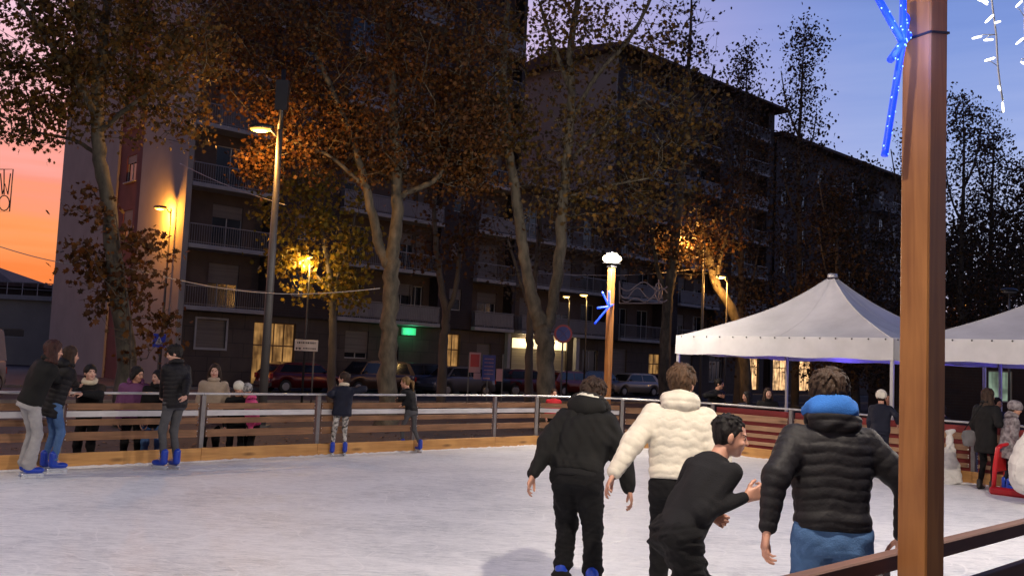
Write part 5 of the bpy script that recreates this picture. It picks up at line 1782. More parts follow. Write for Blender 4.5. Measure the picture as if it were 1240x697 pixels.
# ================================================================ people: bodies and clothes grown as smooth volumes
class Vol:
    """signed distance volume made of blended limbs, meshed with surface nets"""

    def __init__(s, h):
        s.h = h; s.pr = []

    @staticmethod
    def _n(v):
        v = np.asarray(v, float); return v / (np.linalg.norm(v) + 1e-9)

    def cone(s, a, b, ra, rb, k=.02, op='u', disp=None, sub=None):
        a, b = np.asarray(a, float), np.asarray(b, float)
        m = max(ra, rb) + .03
        def f(P):
            ab = b - a; L2 = ab @ ab + 1e-9; L = math.sqrt(L2)
            t = np.clip(((P - a) @ ab) / L2, 0, 1)
            d = np.linalg.norm(P - (a + t[..., None] * ab), axis=-1) - (ra + (rb - ra) * t)
            if disp is not None: d = d - disp(P, ((P - a) @ ab) / L)
            return d
        s.pr.append((f, np.minimum(a, b) - m, np.maximum(a, b) + m, k, op)); return s

    def ell(s, c, r, R=None, k=.02, op='u', disp=None):
        c, r = np.asarray(c, float), np.asarray(r, float)
        m = float(r.max()) + .03
        R = np.eye(3) if R is None else np.asarray(R, float)     # columns: axes
        def f(P):
            q = (P - c) @ R
            k0 = np.linalg.norm(q / r, axis=-1) + 1e-6; k1 = np.linalg.norm(q / (r * r), axis=-1) + 1e-6
            d = k0 * (k0 - 1) / k1
            if disp is not None: d = d - disp(P, q[..., 2])
            return d
        s.pr.append((f, c - m, c + m, k, op)); return s

    def loft(s, o, X, Y_, Z, ts, ws, ds, k=.03, disp=None, yo=None, op='u', pw=2.3):
        """elliptic sections along Z from o: at height ts half width ws and half depth ds"""
        o = np.asarray(o, float); ts, ws, ds = map(lambda q_: np.asarray(q_, float), (ts, ws, ds))
        yo = np.zeros(len(ts)) if yo is None else np.asarray(yo, float)
        X, Y_, Z = map(np.asarray, (X, Y_, Z))
        e0, e1 = o + Z * ts[0], o + Z * ts[-1]; m = max(ws.max(), ds.max()) + .05
        def f(P):
            q = P - o; z = q @ Z; x = q @ X
            w = np.interp(z, ts, ws); d_ = np.interp(z, ts, ds); y = q @ Y_ - np.interp(z, ts, yo)
            rr_ = ((np.abs(x / w)) ** pw + (np.abs(y / d_)) ** pw) ** (1 / pw)
            d = (rr_ - 1) * np.minimum(w, d_)
            if disp is not None: d = d - disp(P, z)
            e = np.maximum(ts[0] - z, z - ts[-1])
            kk = .02; h_ = np.clip(.5 + .5 * (d - e) / kk, 0, 1)
            return d * h_ + e * (1 - h_) + kk * h_ * (1 - h_)
        s.pr.append((f, np.minimum(e0, e1) - m, np.maximum(e0, e1) + m, k, op)); return s

    def mesh(s):
        h = s.h
        us = [p for p in s.pr if p[4] == 'u']
        lo = np.min([p[1] for p in us], 0) - 2 * h; hi = np.max([p[2] for p in us], 0) + 2 * h
        n = np.ceil((hi - lo) / h).astype(int) + 1
        D = np.full(n, .2, np.float32)
        for f, a, b, k, op in s.pr:
            i0 = np.maximum(0, ((a - lo) / h).astype(int) - 1); i1 = np.minimum(n, ((b - lo) / h).astype(int) + 3)
            if (i1 <= i0).any(): continue
            sl = tuple(slice(u_, v_) for u_, v_ in zip(i0, i1))
            G = np.stack(np.meshgrid(*[lo[j] + np.arange(i0[j], i1[j]) * h for j in range(3)], indexing='ij'), -1)
            d = f(G).astype(np.float32); c = D[sl]
            if op == 'u':
                hh_ = np.clip(.5 + .5 * (c - d) / k, 0, 1)
                D[sl] = c * (1 - hh_) + d * hh_ - k * hh_ * (1 - hh_)
            else:
                d = -d; hh_ = np.clip(.5 - .5 * (c - d) / k, 0, 1)
                D[sl] = c * (1 - hh_) + d * hh_ + k * hh_ * (1 - hh_)
        return nets(D, lo, h)


def nets(D, lo, h):
    S = D < 0
    c = [S[i:S.shape[0] - 1 + i, j:S.shape[1] - 1 + j, k:S.shape[2] - 1 + k] for i in (0, 1) for j in (0, 1) for k in (0, 1)]
    anyv = c[0].copy(); allv = c[0].copy()
    for q_ in c[1:]: anyv |= q_; allv &= q_
    M = anyv & ~allv
    idx = np.argwhere(M)
    ID = -np.ones(M.shape, np.int64); ID[tuple(idx.T)] = np.arange(len(idx))
    co = {}
    for i in (0, 1):
        for j in (0, 1):
            for k in (0, 1): co[(i, j, k)] = D[idx[:, 0] + i, idx[:, 1] + j, idx[:, 2] + k].astype(float)
    acc = np.zeros((len(idx), 3)); cnt = np.zeros(len(idx))
    for ax in range(3):
        for u in (0, 1):
            for v in (0, 1):
                a = [0, 0, 0]; o2 = [q_ for q_ in range(3) if q_ != ax]; a[o2[0]] = u; a[o2[1]] = v; b = list(a); b[ax] = 1
                da, db = co[tuple(a)], co[tuple(b)]
                m = (da < 0) != (db < 0)
                t = np.where(m, da / np.where(m, da - db, 1), 0)
                p = np.zeros((len(idx), 3)); p[:, o2[0]] = u; p[:, o2[1]] = v; p[:, ax] = t
                acc[m] += p[m]; cnt[m] += 1
    Vv = lo + (idx + acc / cnt[:, None]) * h
    F = []
    for ax in range(3):
        o2 = [q_ for q_ in range(3) if q_ != ax]
        sl0 = [slice(None)] * 3; sl1 = [slice(None)] * 3
        sl0[ax] = slice(0, -1); sl1[ax] = slice(1, None)
        A, B = S[tuple(sl0)], S[tuple(sl1)]
        for sign in (0, 1):
            e = np.argwhere((A & ~B) if sign == 0 else (~A & B))
            if not len(e): continue
            ok = (e[:, o2[0]] > 0) & (e[:, o2[1]] > 0) & (e[:, o2[0]] < S.shape[o2[0]] - 1) & (e[:, o2[1]] < S.shape[o2[1]] - 1)
            e = e[ok]
            def g(du, dv):
                q_ = e.copy(); q_[:, o2[0]] -= du; q_[:, o2[1]] -= dv; return ID[q_[:, 0], q_[:, 1], q_[:, 2]]
            qd = np.stack([g(1, 1), g(0, 1), g(0, 0), g(1, 0)], 1)
            flip = (sign == 1) ^ (ax == 1)
            if flip: qd = qd[:, ::-1]
            F.append(qd)
    F = np.concatenate(F); F = F[(F >= 0).all(1)]
    return Vv, F


def nrm(v):
    v = np.asarray(v, float); return v / (np.linalg.norm(v) + 1e-9)


def wr(freq, amp, seed=0, st=(1, 1, 1)):
    """soft cloth folds"""
    rg_ = np.random.default_rng(seed)
    K = [nrm(rg_.normal(size=3)) * freq * rg_.uniform(.7, 1.5) * np.array(st) for _ in range(5)]; ph = rg_.uniform(0, 6, 5)
    def f(P):
        a = np.sin(P @ K[0] + ph[0] + 1.6 * np.sin(P @ K[1] * .6 + ph[1]))
        b = np.sin(P @ K[2] * 1.7 + ph[2] + 1.3 * np.sin(P @ K[3] * .8 + ph[3]))
        return amp * (a * .65 + b * .35)
    return f


def ik(S, T, a, b, pole):
    S, T = np.asarray(S, float), np.asarray(T, float)
    d = T - S; L = np.linalg.norm(d); L2 = min(L, (a + b) * .995); u = d / (L + 1e-9)
    T = S + u * L2
    x = (a * a - b * b + L2 * L2) / (2 * L2); hgt = math.sqrt(max(0, a * a - x * x))
    p = np.asarray(pole, float); p = p - u * (p @ u); p = nrm(p)
    return S + u * x + p * hgt, T


def hand(vol, w, d, th, n, s=1.0, curl=.45, spread=1.0):
    """w wrist, d hand direction, th thumb side, n the way the palm faces"""
    d = nrm(d); th = nrm(np.asarray(th) - d * (np.asarray(th) @ d)); n0 = np.cross(d, th)
    n = n0 if n0 @ np.asarray(n) > 0 else -n0
    for i, (o, ln, r) in enumerate(((.033, (.040, .026, .020), .0098), (.011, (.045, .029, .021), .0098), (-.011, (.042, .027, .020), .0095), (-.031, (.033, .021, .017), .0085))):
        b0 = w + d * .012 * s + th * o * .55 * s
        kn = w + (d * (.088 - abs(o - .01) * .16) + th * o + n * .002) * s
        vol.cone(b0, kn, .0145 * s, .0125 * s, k=.014)
        p = kn; dd = d + th * o * 2.2 * spread; cu = curl * (1 + .16 * i)
        for j, l_ in enumerate(ln):
            a_ = cu * (j + .6); q_ = nrm(nrm(dd) * math.cos(a_) + n * math.sin(a_))
            p2 = p + q_ * l_ * s
            vol.cone(p, p2, (r - j * .0009) * s, (r - .0009 - j * .0009) * s, k=.004)
            p = p2
    tb = w + (d * .025 + th * .026 + n * .006) * s
    vol.cone(w + d * .008 * s, tb, .017 * s, .015 * s, k=.012)
    t1 = tb + nrm(d * .62 + th * .66 + n * .35) * .038 * s
    t2 = t1 + nrm(d * .85 + th * .30 + n * .42) * .031 * s
    t3 = t2 + nrm(d * .92 + th * .05 + n * .45) * .024 * s
    vol.cone(tb, t1, .0145 * s, .0115 * s, k=.008); vol.cone(t1, t2, .0115 * s, .0105 * s, k=.005); vol.cone(t2, t3, .0105 * s, .009 * s, k=.005)


# ---- materials for skin, hair and cloth
M_SKIN = mat('skin', (.52, .27, .185), .5, var=.10, scale=14)
M_SKIN2 = mat('skin_pale', (.58, .33, .25), .5, var=.08, scale=14)
M_EYEM = mat('eye_dark', (.02, .015, .012), .2)
M_LIPS = mat('lips', (.36, .12, .10), .45)
hair_m = lambda n, c: mat(n, c, .62, spec=.22, var=.45, scale=26, stretch=(1, 1, .25), bump=.5, bscale=70, detail=3)
H_BLACK = hair_m('hair_black', (.012, .010, .010)); H_DBR = hair_m('hair_dark_brown', (.035, .02, .014)); H_BR = hair_m('hair_brown', (.075, .042, .024)); H_BR2 = hair_m('hair_deep_brown', (.036, .021, .013))
H_RED = hair_m('hair_auburn', (.045, .018, .016)); H_FAIR = hair_m('hair_dark_blond', (.20, .12, .05))
cl = lambda n, c, r=.75, **k: mat(n, c, r, **{**dict(spec=.2, var=.14, scale=7, bump=.25, bscale=130), **k})
nyl = lambda n, c, r=.66: mat(n, c, r, var=.12, scale=9, bump=.35, bscale=22, spec=.28)
C_BLACK = cl('black_cloth', (.010, .010, .011)); C_BLACKN = nyl('black_nylon', (.009, .008, .010)); C_CREAM = nyl('cream_nylon', (.70, .65, .54), .6)
C_CHAR = cl('charcoal_sweat', (.014, .014, .016), .9); C_DARKPANT = cl('black_trousers', (.007, .007, .008), .9); C_JEAN = cl('blue_jeans', (.07, .14, .30), .8, scale=12)
C_LJEAN = cl('light_blue_trousers', (.06, .125, .26), .85, scale=9); C_GREY = cl('grey_trousers', (.34, .33, .33), .85); C_DGREY = cl('dark_grey_trousers', (.085, .085, .09), .85)
C_BLUEH = cl('blue_hood', (.03, .13, .42), .9); C_BEIGE = cl('beige_coat', (.42, .33, .25), .85); C_PURP = cl('purple_jacket', (.14, .05, .13), .6); C_PINK = cl('pink_jacket', (.62, .08, .22), .6)
C_NAVY = cl('navy_cloth', (.014, .016, .03)); C_WHITE = cl('white_knit', (.72, .68, .58), .9, bscale=60); C_REDC = cl('red_cloth', (.45, .02, .03)); C_FLEECE = cl('fleece_collar', (.62, .54, .40), .95, bscale=60)
C_FUR = mat('dark_fur', (.02, .018, .018), .95, var=.5, scale=60, bump=1.0, bscale=90); C_DOLIVE = cl('dark_jacket', (.011, .011, .011), .8)
C_SKATE = mat('blue_skate_shell', (.012, .05, .42), .3, var=.15, scale=8); C_BLADE = mat('skate_blade', (.75, .78, .82), .25, metal=.6); C_BOOT = mat('black_boot', (.02, .018, .018), .5)
C_PRINT = mat('patterned_leggings', (.02, .02, .02), .8, col2=(.55, .52, .48), scale=22, detail=1); C_GREYP = mat('grey_patterned_wrap', (.30, .27, .28), .8, col2=(.10, .08, .09), scale=16, detail=1)
C_PALEK = mat('dark_print_hat', (.03, .03, .035), .8, col2=(.45, .43, .42), scale=30, detail=1)
C_STRAP = cl('black_strap', (.01, .01, .01)); C_BAG = cl('grey_bag', (.13, .125, .13), .6)

puff = lambda sp, amp, pw=.55, ph=0: (lambda P, t: amp * (np.abs(np.sin(math.pi * (t + ph) / sp)) ** pw - .6))


def pwave(sp, amp, A, wl_, axis):
    ax_ = np.asarray(axis, float)
    def f(P, t):
        u = P @ ax_
        tt = t + A * np.sin(2 * math.pi * u / wl_)
        return amp * (np.abs(np.sin(math.pi * tt / sp)) ** .5 - .6)
    return f


def person(label, foot, h, face, outfit, hair, lean=(0, 0), hands=None, feet=((-.11, 0), (.11, 0)), head=(None, 0, 0), crouch=0.0, res=.011, hs=1.0,
           palms=None, skates=True, skin=None, group=None, hip_shift=(0, 0), shoulder_yaw=0.0, width=1.0, curl=.45, elbows=None, cat='person', knee=None):
    """foot: point on the ground between the feet; face: heading in degrees, 0 away from the viewer, positive to the left
    lean: (forward, right) tilt of the back in degrees; hands: wrist targets in the world or None; feet: (right, forward) offsets"""
    s = h / 1.70
    foot = np.array(foot, float)
    fa = rad(face)
    fw = np.array([-math.sin(fa), math.cos(fa), 0]); rt = np.array([math.cos(fa), math.sin(fa), 0]); up = np.array([0, 0, 1.])
    root = thing('person', label, cat, tuple(foot), 0, group)
    raise_ = .062 if skates else .0
    # legs
    hipc = rt * hip_shift[0] + fw * hip_shift[1] + up * ((.90 - crouch) * s + raise_)
    lf, rg_ = rad(lean[0]), rad(lean[1])
    Z = nrm(up * math.cos(lf) + fw * math.sin(lf)); Z = nrm(Z * math.cos(rg_) + rt * math.sin(rg_))
    sy = rad(shoulder_yaw)
    rs = nrm(rt * math.cos(sy) + fw * math.sin(sy)); rs = nrm(rs - Z * (rs @ Z)); fs = np.cross(Z, rs)      # shoulder frame
    rh = nrm(rt - Z * (rt @ Z)); fh = np.cross(Z, rh)
    chest = hipc + Z * .50 * s
    ankles, knees, hips_ = [], [], []
    for i, sd in enumerate((-1, 1)):
        hp = hipc + rt * sd * .088 * s * width
        fx = feet[i]; lift = fx[2] if len(fx) > 2 else 0
        an = rt * fx[0] + fw * fx[1] + up * (.085 * s + raise_ + lift)
        kn, an2 = ik(hp, an, .425 * s, .41 * s, (fw if knee is None else nrm(fw + rt * knee * sd)))
        hips_.append(hp); knees.append(kn); ankles.append(an)
    # arms
    sh, el, wrst, thd, pnd = [], [], [], [], []
    swid = .172 * s * width * outfit.get('shw', 1)
    for i, sd in enumerate((-1, 1)):
        S_ = chest + rs * sd * swid - Z * .035 * s
        if hands is None or hands[i] is None:
            T = S_ + (-up * .52 + rs * sd * .05 + fs * .04) * s
        else:
            T = np.array(hands[i], float) - foot
        pole = (rs * sd * .5 - fs * 1.0 - up * .2) if elbows is None or elbows[i] is None else np.array(elbows[i], float)
        E_, T = ik(S_, T, .285 * s, .255 * s, pole)
        sh.append(S_); el.append(E_); wrst.append(T)
        d = nrm(T - E_)
        th = fs + up * .1 if abs(d @ fs) < .8 else up
        pn = -rs * sd
        if palms is not None and palms[i] is not None: th, pn = palms[i]
        thd.append(np.array(th, float)); pnd.append(np.array(pn, float))
    # head frame
    hyaw = face if head[0] is None else head[0]
    ha = rad(hyaw); hp_, hr_ = rad(head[1]), rad(head[2])
    hf = np.array([-math.sin(ha), math.cos(ha), 0]); hr = np.array([math.cos(ha), math.sin(ha), 0])
    hu = nrm(up * math.cos(hp_) + hf * math.sin(hp_)); hf = nrm(hf * math.cos(hp_) - up * math.sin(hp_))
    hu, hr = nrm(hu * math.cos(hr_) + hr * math.sin(hr_)), nrm(hr * math.cos(hr_) - hu * math.sin(hr_))
    HR = np.stack([hr, hf, hu], 1)
    g = s * hs * 1.03
    hc = chest + Z * (.075 * s) + nrm(Z * .75 + hu * .5) * .115 * g + hf * .018 * g
    H_ = lambda x, y, z: hc + HR @ np.array([x, y, z]) * g
    sk = skin or M_SKIN
    # ---------------- body
    b = Vol(res)
    b.loft(hipc, rh, fh, Z, np.array([-.08, 0, .15, .35, .47, .53]) * s, np.array([.14, .15, .125, .155, .16, .08]) * s * width, np.array([.10, .105, .09, .11, .09, .06]) * s * width, k=.03)
    for i in range(2):
        b.cone(hips_[i], knees[i], .064 * s, .040 * s, k=.02); b.cone(knees[i], ankles[i], .040 * s, .028 * s, k=.02)
        b.cone(ankles[i], ankles[i] + fw * .12 * s - up * .03 * s, .034 * s, .026 * s, k=.02)
        b.cone(sh[i], el[i], .046 * s, .036 * s, k=.03); b.cone(el[i], wrst[i], .036 * s, .026 * s, k=.015)
        hand(b, wrst[i], nrm(wrst[i] - el[i]), thd[i], pnd[i], s * 1.0, curl)
    b.cone(chest, H_(0, -.02, -.05), .058 * s, .050 * g, k=.03)
    b.ell(H_(0, -.012, .03), np.array([.074, .092, .088]) * g, HR, k=.01)
    b.ell(H_(0, .018, -.032), np.array([.060, .070, .076]) * g, HR, k=.02)
    b.ell(H_(0, .060, -.088), np.array([.024, .022, .018]) * g, HR, k=.022)
    b.ell(H_(0, .073, .028), np.array([.046, .014, .011]) * g, HR, k=.012)
    for sd in (-1, 1):
        b.ell(H_(sd * .030, .096, .008), np.array([.016, .013, .012]) * g, HR, k=.010, op='s')
        b.ell(H_(sd * .036, .066, -.022), np.array([.024, .018, .018]) * g, HR, k=.016)
        b.ell(H_(sd * .076, -.008, -.008), np.array([.010, .018, .031]) * g, HR, k=.005)
    b.cone(H_(0, .084, .016), H_(0, .102, -.018), .0075 * g, .0110 * g, k=.008)
    b.ell(H_(0, .094, -.021), np.array([.017, .010, .008]) * g, HR, k=.007)
    b.ell(H_(0, .083, -.046), np.array([.022, .011, .006]) * g, HR, k=.004); b.ell(H_(0, .080, -.056), np.array([.019, .011, .006]) * g, HR, k=.004)
    for sd in (-1, 1):
        b.ell(H_(sd * .030, .0765, .009), np.array([.0135, .0105, .0085]) * g, HR, k=.001)
    Vb, Fb = b.mesh()
    q = ((Vb - hc) @ HR) / g
    fc = q[Fb].mean(1); mi = np.zeros(len(Fb), int)
    for sd in (-1, 1):
        mi[(np.abs(fc[:, 0] - sd * .030) < .0105) & (np.abs(fc[:, 2] - .009) < .0060) & (fc[:, 1] > .072)] = 1
        mi[(np.abs(fc[:, 0] - sd * .030) < .019) & (np.abs(fc[:, 2] - .029) < .0034) & (fc[:, 1] > .06)] = 3
    mi[(np.abs(fc[:, 0]) < .021) & (np.abs(fc[:, 2] + .050) < .0095) & (fc[:, 1] > .078)] = 2
    mesh_obj('body', Vb, Fb, [sk, M_EYEM, M_LIPS, hair.get('mat', H_DBR)], root, mi, True)
    # ---------------- trousers
    o = outfit
    seed = int(abs(foot[0] * 37 + foot[1] * 11)) + 1
    tr = o['trousers']; bk = tr.get('bulk', 1.0); f1 = wr(26, tr.get('fold', .0045) * s, seed, (1, 1, 1.6)); f2 = wr(60, tr.get('fold', .0045) * .5 * s, seed + 1, (1, 1, 2))
    dsp = lambda P, t: f1(P) + f2(P)
    v = Vol(res)
    v.loft(hipc, rh, fh, Z, np.array([-.10, -.02, .06, .12]) * s, np.array([.165, .168, .155, .14]) * s * width, np.array([.125, .13, .115, .10]) * s * width, k=.03, disp=dsp)
    for i in range(2):
        end = ankles[i] + (up * .03 * s if skates else -up * .03 * s)
        v.cone(hips_[i], knees[i], .092 * s * bk * width, .064 * s * bk, k=.035, disp=dsp)
        hem = tr.get('hem', .052) * s
        dk = lambda P, t, e=end: dsp(P, t) + .004 * s * tr.get('bunch', 1) * np.sin(t * 70 / s) * np.exp(-((P[..., 2] - e[2]) / (.10 * s)) ** 2)
        v.cone(knees[i], end, .062 * s * bk, hem * (bk if hem < .06 * s else 1), k=.03, disp=dk)
    mesh_obj('trousers', *v.mesh(), [tr['mat']], root, None, True)
    # ---------------- jacket
    j = o['jacket']; jb = j.get('bulk', 1.0); sb = j.get('sleeve', 1.0)
    elb = [e_.copy() for e_ in el]; fz_e = wr(30, 1.0, seed + 12)
    fj = wr(20, j.get('fold', .005) * s, seed + 3); fj2 = wr(48, j.get('fold', .005) * .45 * s, seed + 4)
    pt = j.get('puff'); wave = j.get('wave')
    def tdisp(P, t):
        r_ = fj(P) + fj2(P)
        if wave: r_ = r_ + pwave(wave[0] * s, wave[1] * s, wave[2], wave[3], rh)(P, t)
        elif pt: r_ = r_ + puff(pt[0] * s, pt[1] * s)(P, t + .006 * np.sin(P @ rh * 30))
        return r_
    def adisp(P, t):
        r_ = fj(P) * .8 + fj2(P)
        de = np.minimum(np.linalg.norm(P - elb[0], axis=-1), np.linalg.norm(P - elb[1], axis=-1))
        r_ = r_ + j.get('elbow', .004) * s * np.sin(t * 95 / s + 2.2 * fz_e(P)) * np.exp(-(de / (.085 * s)) ** 2)
        if wave: r_ = r_ + pwave(wave[0] * s, wave[1] * s * .8, wave[2], wave[3] * .8, fs)(P, t)
        elif pt: r_ = r_ + puff(pt[0] * s, pt[1] * s * .8)(P, t)
        return r_
    v = Vol(res)
    hm = j.get('hem', -.02); wd = width * jb; hw_ = j.get('hemw', .175)
    ts_ = np.array([hm, hm + .05, .13, .30, .42, .485, .53, .56]) * s
    if hm < -.12: ts_ = np.array([hm, hm * .5, .13, .30, .42, .485, .53, .56]) * s
    v.loft(hipc, nrm(rh + rs), nrm(fh + fs), Z, ts_, np.array([hw_ * .97, hw_ * 1.03, .168, .186, .192, .172, .115, .075]) * s * wd,
           np.array([.125, .135, .122, .135, .130, .110, .090, .070]) * s * wd, k=.03, disp=tdisp, yo=np.array([0, 0, 0, -.004, -.008, -.008, -.004, 0]) * s)
    for i in range(2):
        cuff = wrst[i] + nrm(el[i] - wrst[i]) * .012 * s
        v.cone(sh[i], el[i], .072 * s * sb, .060 * s * sb, k=.035, disp=adisp)
        v.cone(el[i], cuff, .060 * s * sb, j.get('cuff', .043) * s * (sb * .5 + .5), k=.03, disp=adisp)
    mesh_obj(j.get('name', 'jacket'), *v.mesh(), [j['mat']], root, None, True)
    if j.get('ribs'):     # knitted waistband and cuffs
        v = Vol(res)
        v.loft(hipc, rh, fh, Z, np.array([hm - .05, hm + .01]) * s, np.array([.158, .165]) * s * wd, np.array([.118, .125]) * s * wd, k=.01)
        mesh_obj('waistband', *v.mesh(), [j['ribs']], root, None, True)
    if j.get('bands'):
        v = Vol(res * .8)
        for i in range(2):
            dd_ = nrm(wrst[i] - el[i]); v.cone(wrst[i] - dd_ * .02 * s, wrst[i] + dd_ * .006 * s, .039 * s, .036 * s, k=.002)
        mesh_obj('cuffs', *v.mesh(), [j['bands']], root, None, True)
    nb_ = chest + Z * .055 * s
    c = o.get('collar')
    if c:
        v = Vol(res)
        ty = c['type']
        fc1 = wr(34, .006 * s, seed + 7)
        if ty == 'hood':      # a hood lying behind the neck
            q1 = c.get('size', 1.0)
            R_ = np.stack([rs, fs, Z], 1)
            dp_ = (lambda P, t: fc1(P) + (puff(.06 * s, .008 * s)(P, t) if c.get('puff') else 0))
            v.ell(nb_ - fs * .075 * s - Z * .005 * s, np.array([.135, .082, .085]) * s * q1, R_, disp=dp_, k=.03)
            for i in range(10):
                a0, a1 = math.pi * (1.08 - 1.16 * i / 10), math.pi * (1.08 - 1.16 * (i + 1) / 10)
                P0 = nb_ + rs * math.cos(a0) * .098 * s * q1 - fs * (math.sin(a0) * .095 - .02) * s * q1 + Z * (.022 + .028 * math.sin(a0)) * s
                P1 = nb_ + rs * math.cos(a1) * .098 * s * q1 - fs * (math.sin(a1) * .095 - .02) * s * q1 + Z * (.022 + .028 * math.sin(a1)) * s
                v.cone(P0, P1, .034 * s * q1, .034 * s * q1, k=.02, disp=lambda P, t: fc1(P))
        elif ty == 'collar':
            for i in range(14):
                a0, a1 = 2 * math.pi * i / 14, 2 * math.pi * (i + 1) / 14
                P0 = nb_ + rs * math.cos(a0) * .078 * s + fs * math.sin(a0) * .075 * s + Z * (.01 + (.02 if math.sin(a0) < 0 else 0)) * s
                P1 = nb_ + rs * math.cos(a1) * .078 * s + fs * math.sin(a1) * .075 * s + Z * (.01 + (.02 if math.sin(a1) < 0 else 0)) * s
                v.cone(P0, P1, c.get('r', .028) * s, c.get('r', .028) * s, k=.02)
        mesh_obj('hood' if ty == 'hood' else 'collar', *v.mesh(), [c['mat']], root, None, True)
        if c.get('fur'):
            v = Vol(res); ff = wr(150, .007 * s, 3)
            for i in range(12):
                a0, a1 = math.pi * (1.22 - 1.44 * i / 12), math.pi * (1.22 - 1.44 * (i + 1) / 12)
                P0 = nb_ + rs * math.cos(a0) * .135 * s - fs * (math.sin(a0) * .115 - .03) * s + Z * (.035 + .045 * math.sin(a0)) * s
                P1 = nb_ + rs * math.cos(a1) * .135 * s - fs * (math.sin(a1) * .115 - .03) * s + Z * (.035 + .045 * math.sin(a1)) * s
                v.cone(P0, P1, .036 * s, .036 * s, k=.02, disp=lambda P, t: ff(P))
            mesh_obj('fur_trim', *v.mesh(), [c['fur']], root, None, True)
        if c.get('inner'):
            v = Vol(res); q1 = c.get('iz', 1.0)
            for i in range(11):
                a0, a1 = math.pi * (1.15 - 1.3 * i / 11), math.pi * (1.15 - 1.3 * (i + 1) / 11)
                P0 = nb_ + rs * math.cos(a0) * .088 * s * q1 - fs * (math.sin(a0) * .086 - .012) * s * q1 + Z * (.060 + .030 * math.sin(a0)) * s
                P1 = nb_ + rs * math.cos(a1) * .088 * s * q1 - fs * (math.sin(a1) * .086 - .012) * s * q1 + Z * (.060 + .030 * math.sin(a1)) * s
                v.cone(P0, P1, .038 * s * q1, .038 * s * q1, k=.02, disp=lambda P, t: fc1(P))
            v.ell(nb_ - fs * .085 * s + Z * .045 * s, np.array([.115, .065, .062]) * s * q1, np.stack([rs, fs, Z], 1), k=.03, disp=lambda P, t: fc1(P))
            mesh_obj('inner_hood', *v.mesh(), [c['inner']], root, None, True)
    # ---------------- hair
    hk = hair.get('style', 'short'); th_ = hair.get('thick', .016)
    fh1 = wr(70, .0045 * g, seed + 9, (1, 1, .5)); fh2 = wr(190, .0022 * g, seed + 10, (1, 1, .35))
    hd_ = lambda P, t: fh1(P) + fh2(P)
    if hk != 'none':
        v = Vol(max(res * .7, .006))
        v.ell(H_(0, -.024, .038), np.array([.074 + th_, .090 + th_, .084 + th_ * 1.15]) * g, HR, k=.01, disp=hd_)
        if hk in ('short', 'fringe', 'long', 'bob'):
            v.ell(H_(0, -.045, -.025), np.array([.070, .052, .055]) * g, HR, k=.02, disp=hd_)
        if hair.get('messy'):
            rg2 = np.random.default_rng(seed)
            for _ in range(26):
                u_ = nrm(rg2.normal(size=3) + np.array([0, -.1, .8])); p0_ = H_(*(np.array([0, -.02, .04]) + u_ * np.array([.084, .10, .094])))
                tdir = nrm(np.cross(u_, rg2.normal(size=3)))
                v.cone(p0_, p0_ + HR @ (tdir * .035 + u_ * .010) * g, .012 * g, .005 * g, k=.008)
        if hair.get('tufts'):
            rg3 = np.random.default_rng(seed + 5); cl_ = np.array([0, -.024, .038]); rr3 = np.array([.074 + th_, .090 + th_, .084 + th_ * 1.15])
            W0 = np.array([.012, -.075, .115]); tl = hair.get('tl', .05)
            for _ in range(hair['tufts']):
                u_ = rg3.normal(size=3); u_[2] = u_[2] * .8 + .35; u_ = nrm(u_)
                p0_ = cl_ + u_ * rr3 * .985
                if p0_[1] > .035 and p0_[2] < .078: continue
                if p0_[2] < -.05: continue
                td = p0_ - W0; td = td - u_ * (td @ u_); td = nrm(td) + rg3.normal(size=3) * .28 + np.array([0, 0, -.25]); td = nrm(td - u_ * (td @ u_))
                l3 = tl * rg3.uniform(.6, 1.2); p1_ = p0_ + td * l3 * .55 + u_ * .005; p2_ = p1_ + td * l3 * .45 - u_ * .004 + rg3.normal(size=3) * .004
                v.cone(H_(*p0_), H_(*p1_), .0085 * g, .0070 * g, k=.004); v.cone(H_(*p1_), H_(*p2_), .0070 * g, .0030 * g, k=.004)
        # free the face and the ears
        zf = {'short': .022, 'fringe': .004, 'long': .032, 'bob': .026, 'ponytail': .03}.get(hk, .02)
        v.ell(H_(0, .112, -.042 + zf), np.array([.080, .082, .098]) * g, HR, k=.008, op='s')
        v.ell(H_(0, .060, -.075), np.array([.085, .062, .075]) * g, HR, k=.008, op='s')
        v.ell(H_(0, .03, -.115), np.array([.066, .07, .06]) * g, HR, k=.008, op='s')
        if hk in ('short', 'fringe'):
            for sd in (-1, 1): v.ell(H_(sd * .086, .004, -.030), np.array([.022, .026, .040]) * g, HR, k=.006, op='s')
            v.ell(H_(0, -.03, -.105), np.array([.09, .09, .032]) * g, HR, k=.01, op='s')
        if hk in ('long', 'bob'):
            ln = hair.get('len', .25)
            rg2 = np.random.default_rng(seed)
            for i in range(13):
                a_ = math.pi * (-.12 + 1.24 * i / 12)
                p0_ = H_(math.cos(a_) * .080, -.02 - math.sin(a_) * .066, .01)
                out_ = nrm(HR @ np.array([math.cos(a_), -math.sin(a_), 0]))
                p1_ = p0_ - up * ln * .5 * s + out_ * .012 * s + rg2.normal(size=3) * .006
                p2_ = p1_ - up * ln * .5 * s + out_ * .010 * s + rg2.normal(size=3) * .012 + np.array(hair.get('blow', (0, 0, 0))) * s
                v.cone(p0_, p1_, .026 * g, .024 * g, k=.015, disp=hd_); v.cone(p1_, p2_, .024 * g, .010 * g, k=.015, disp=hd_)
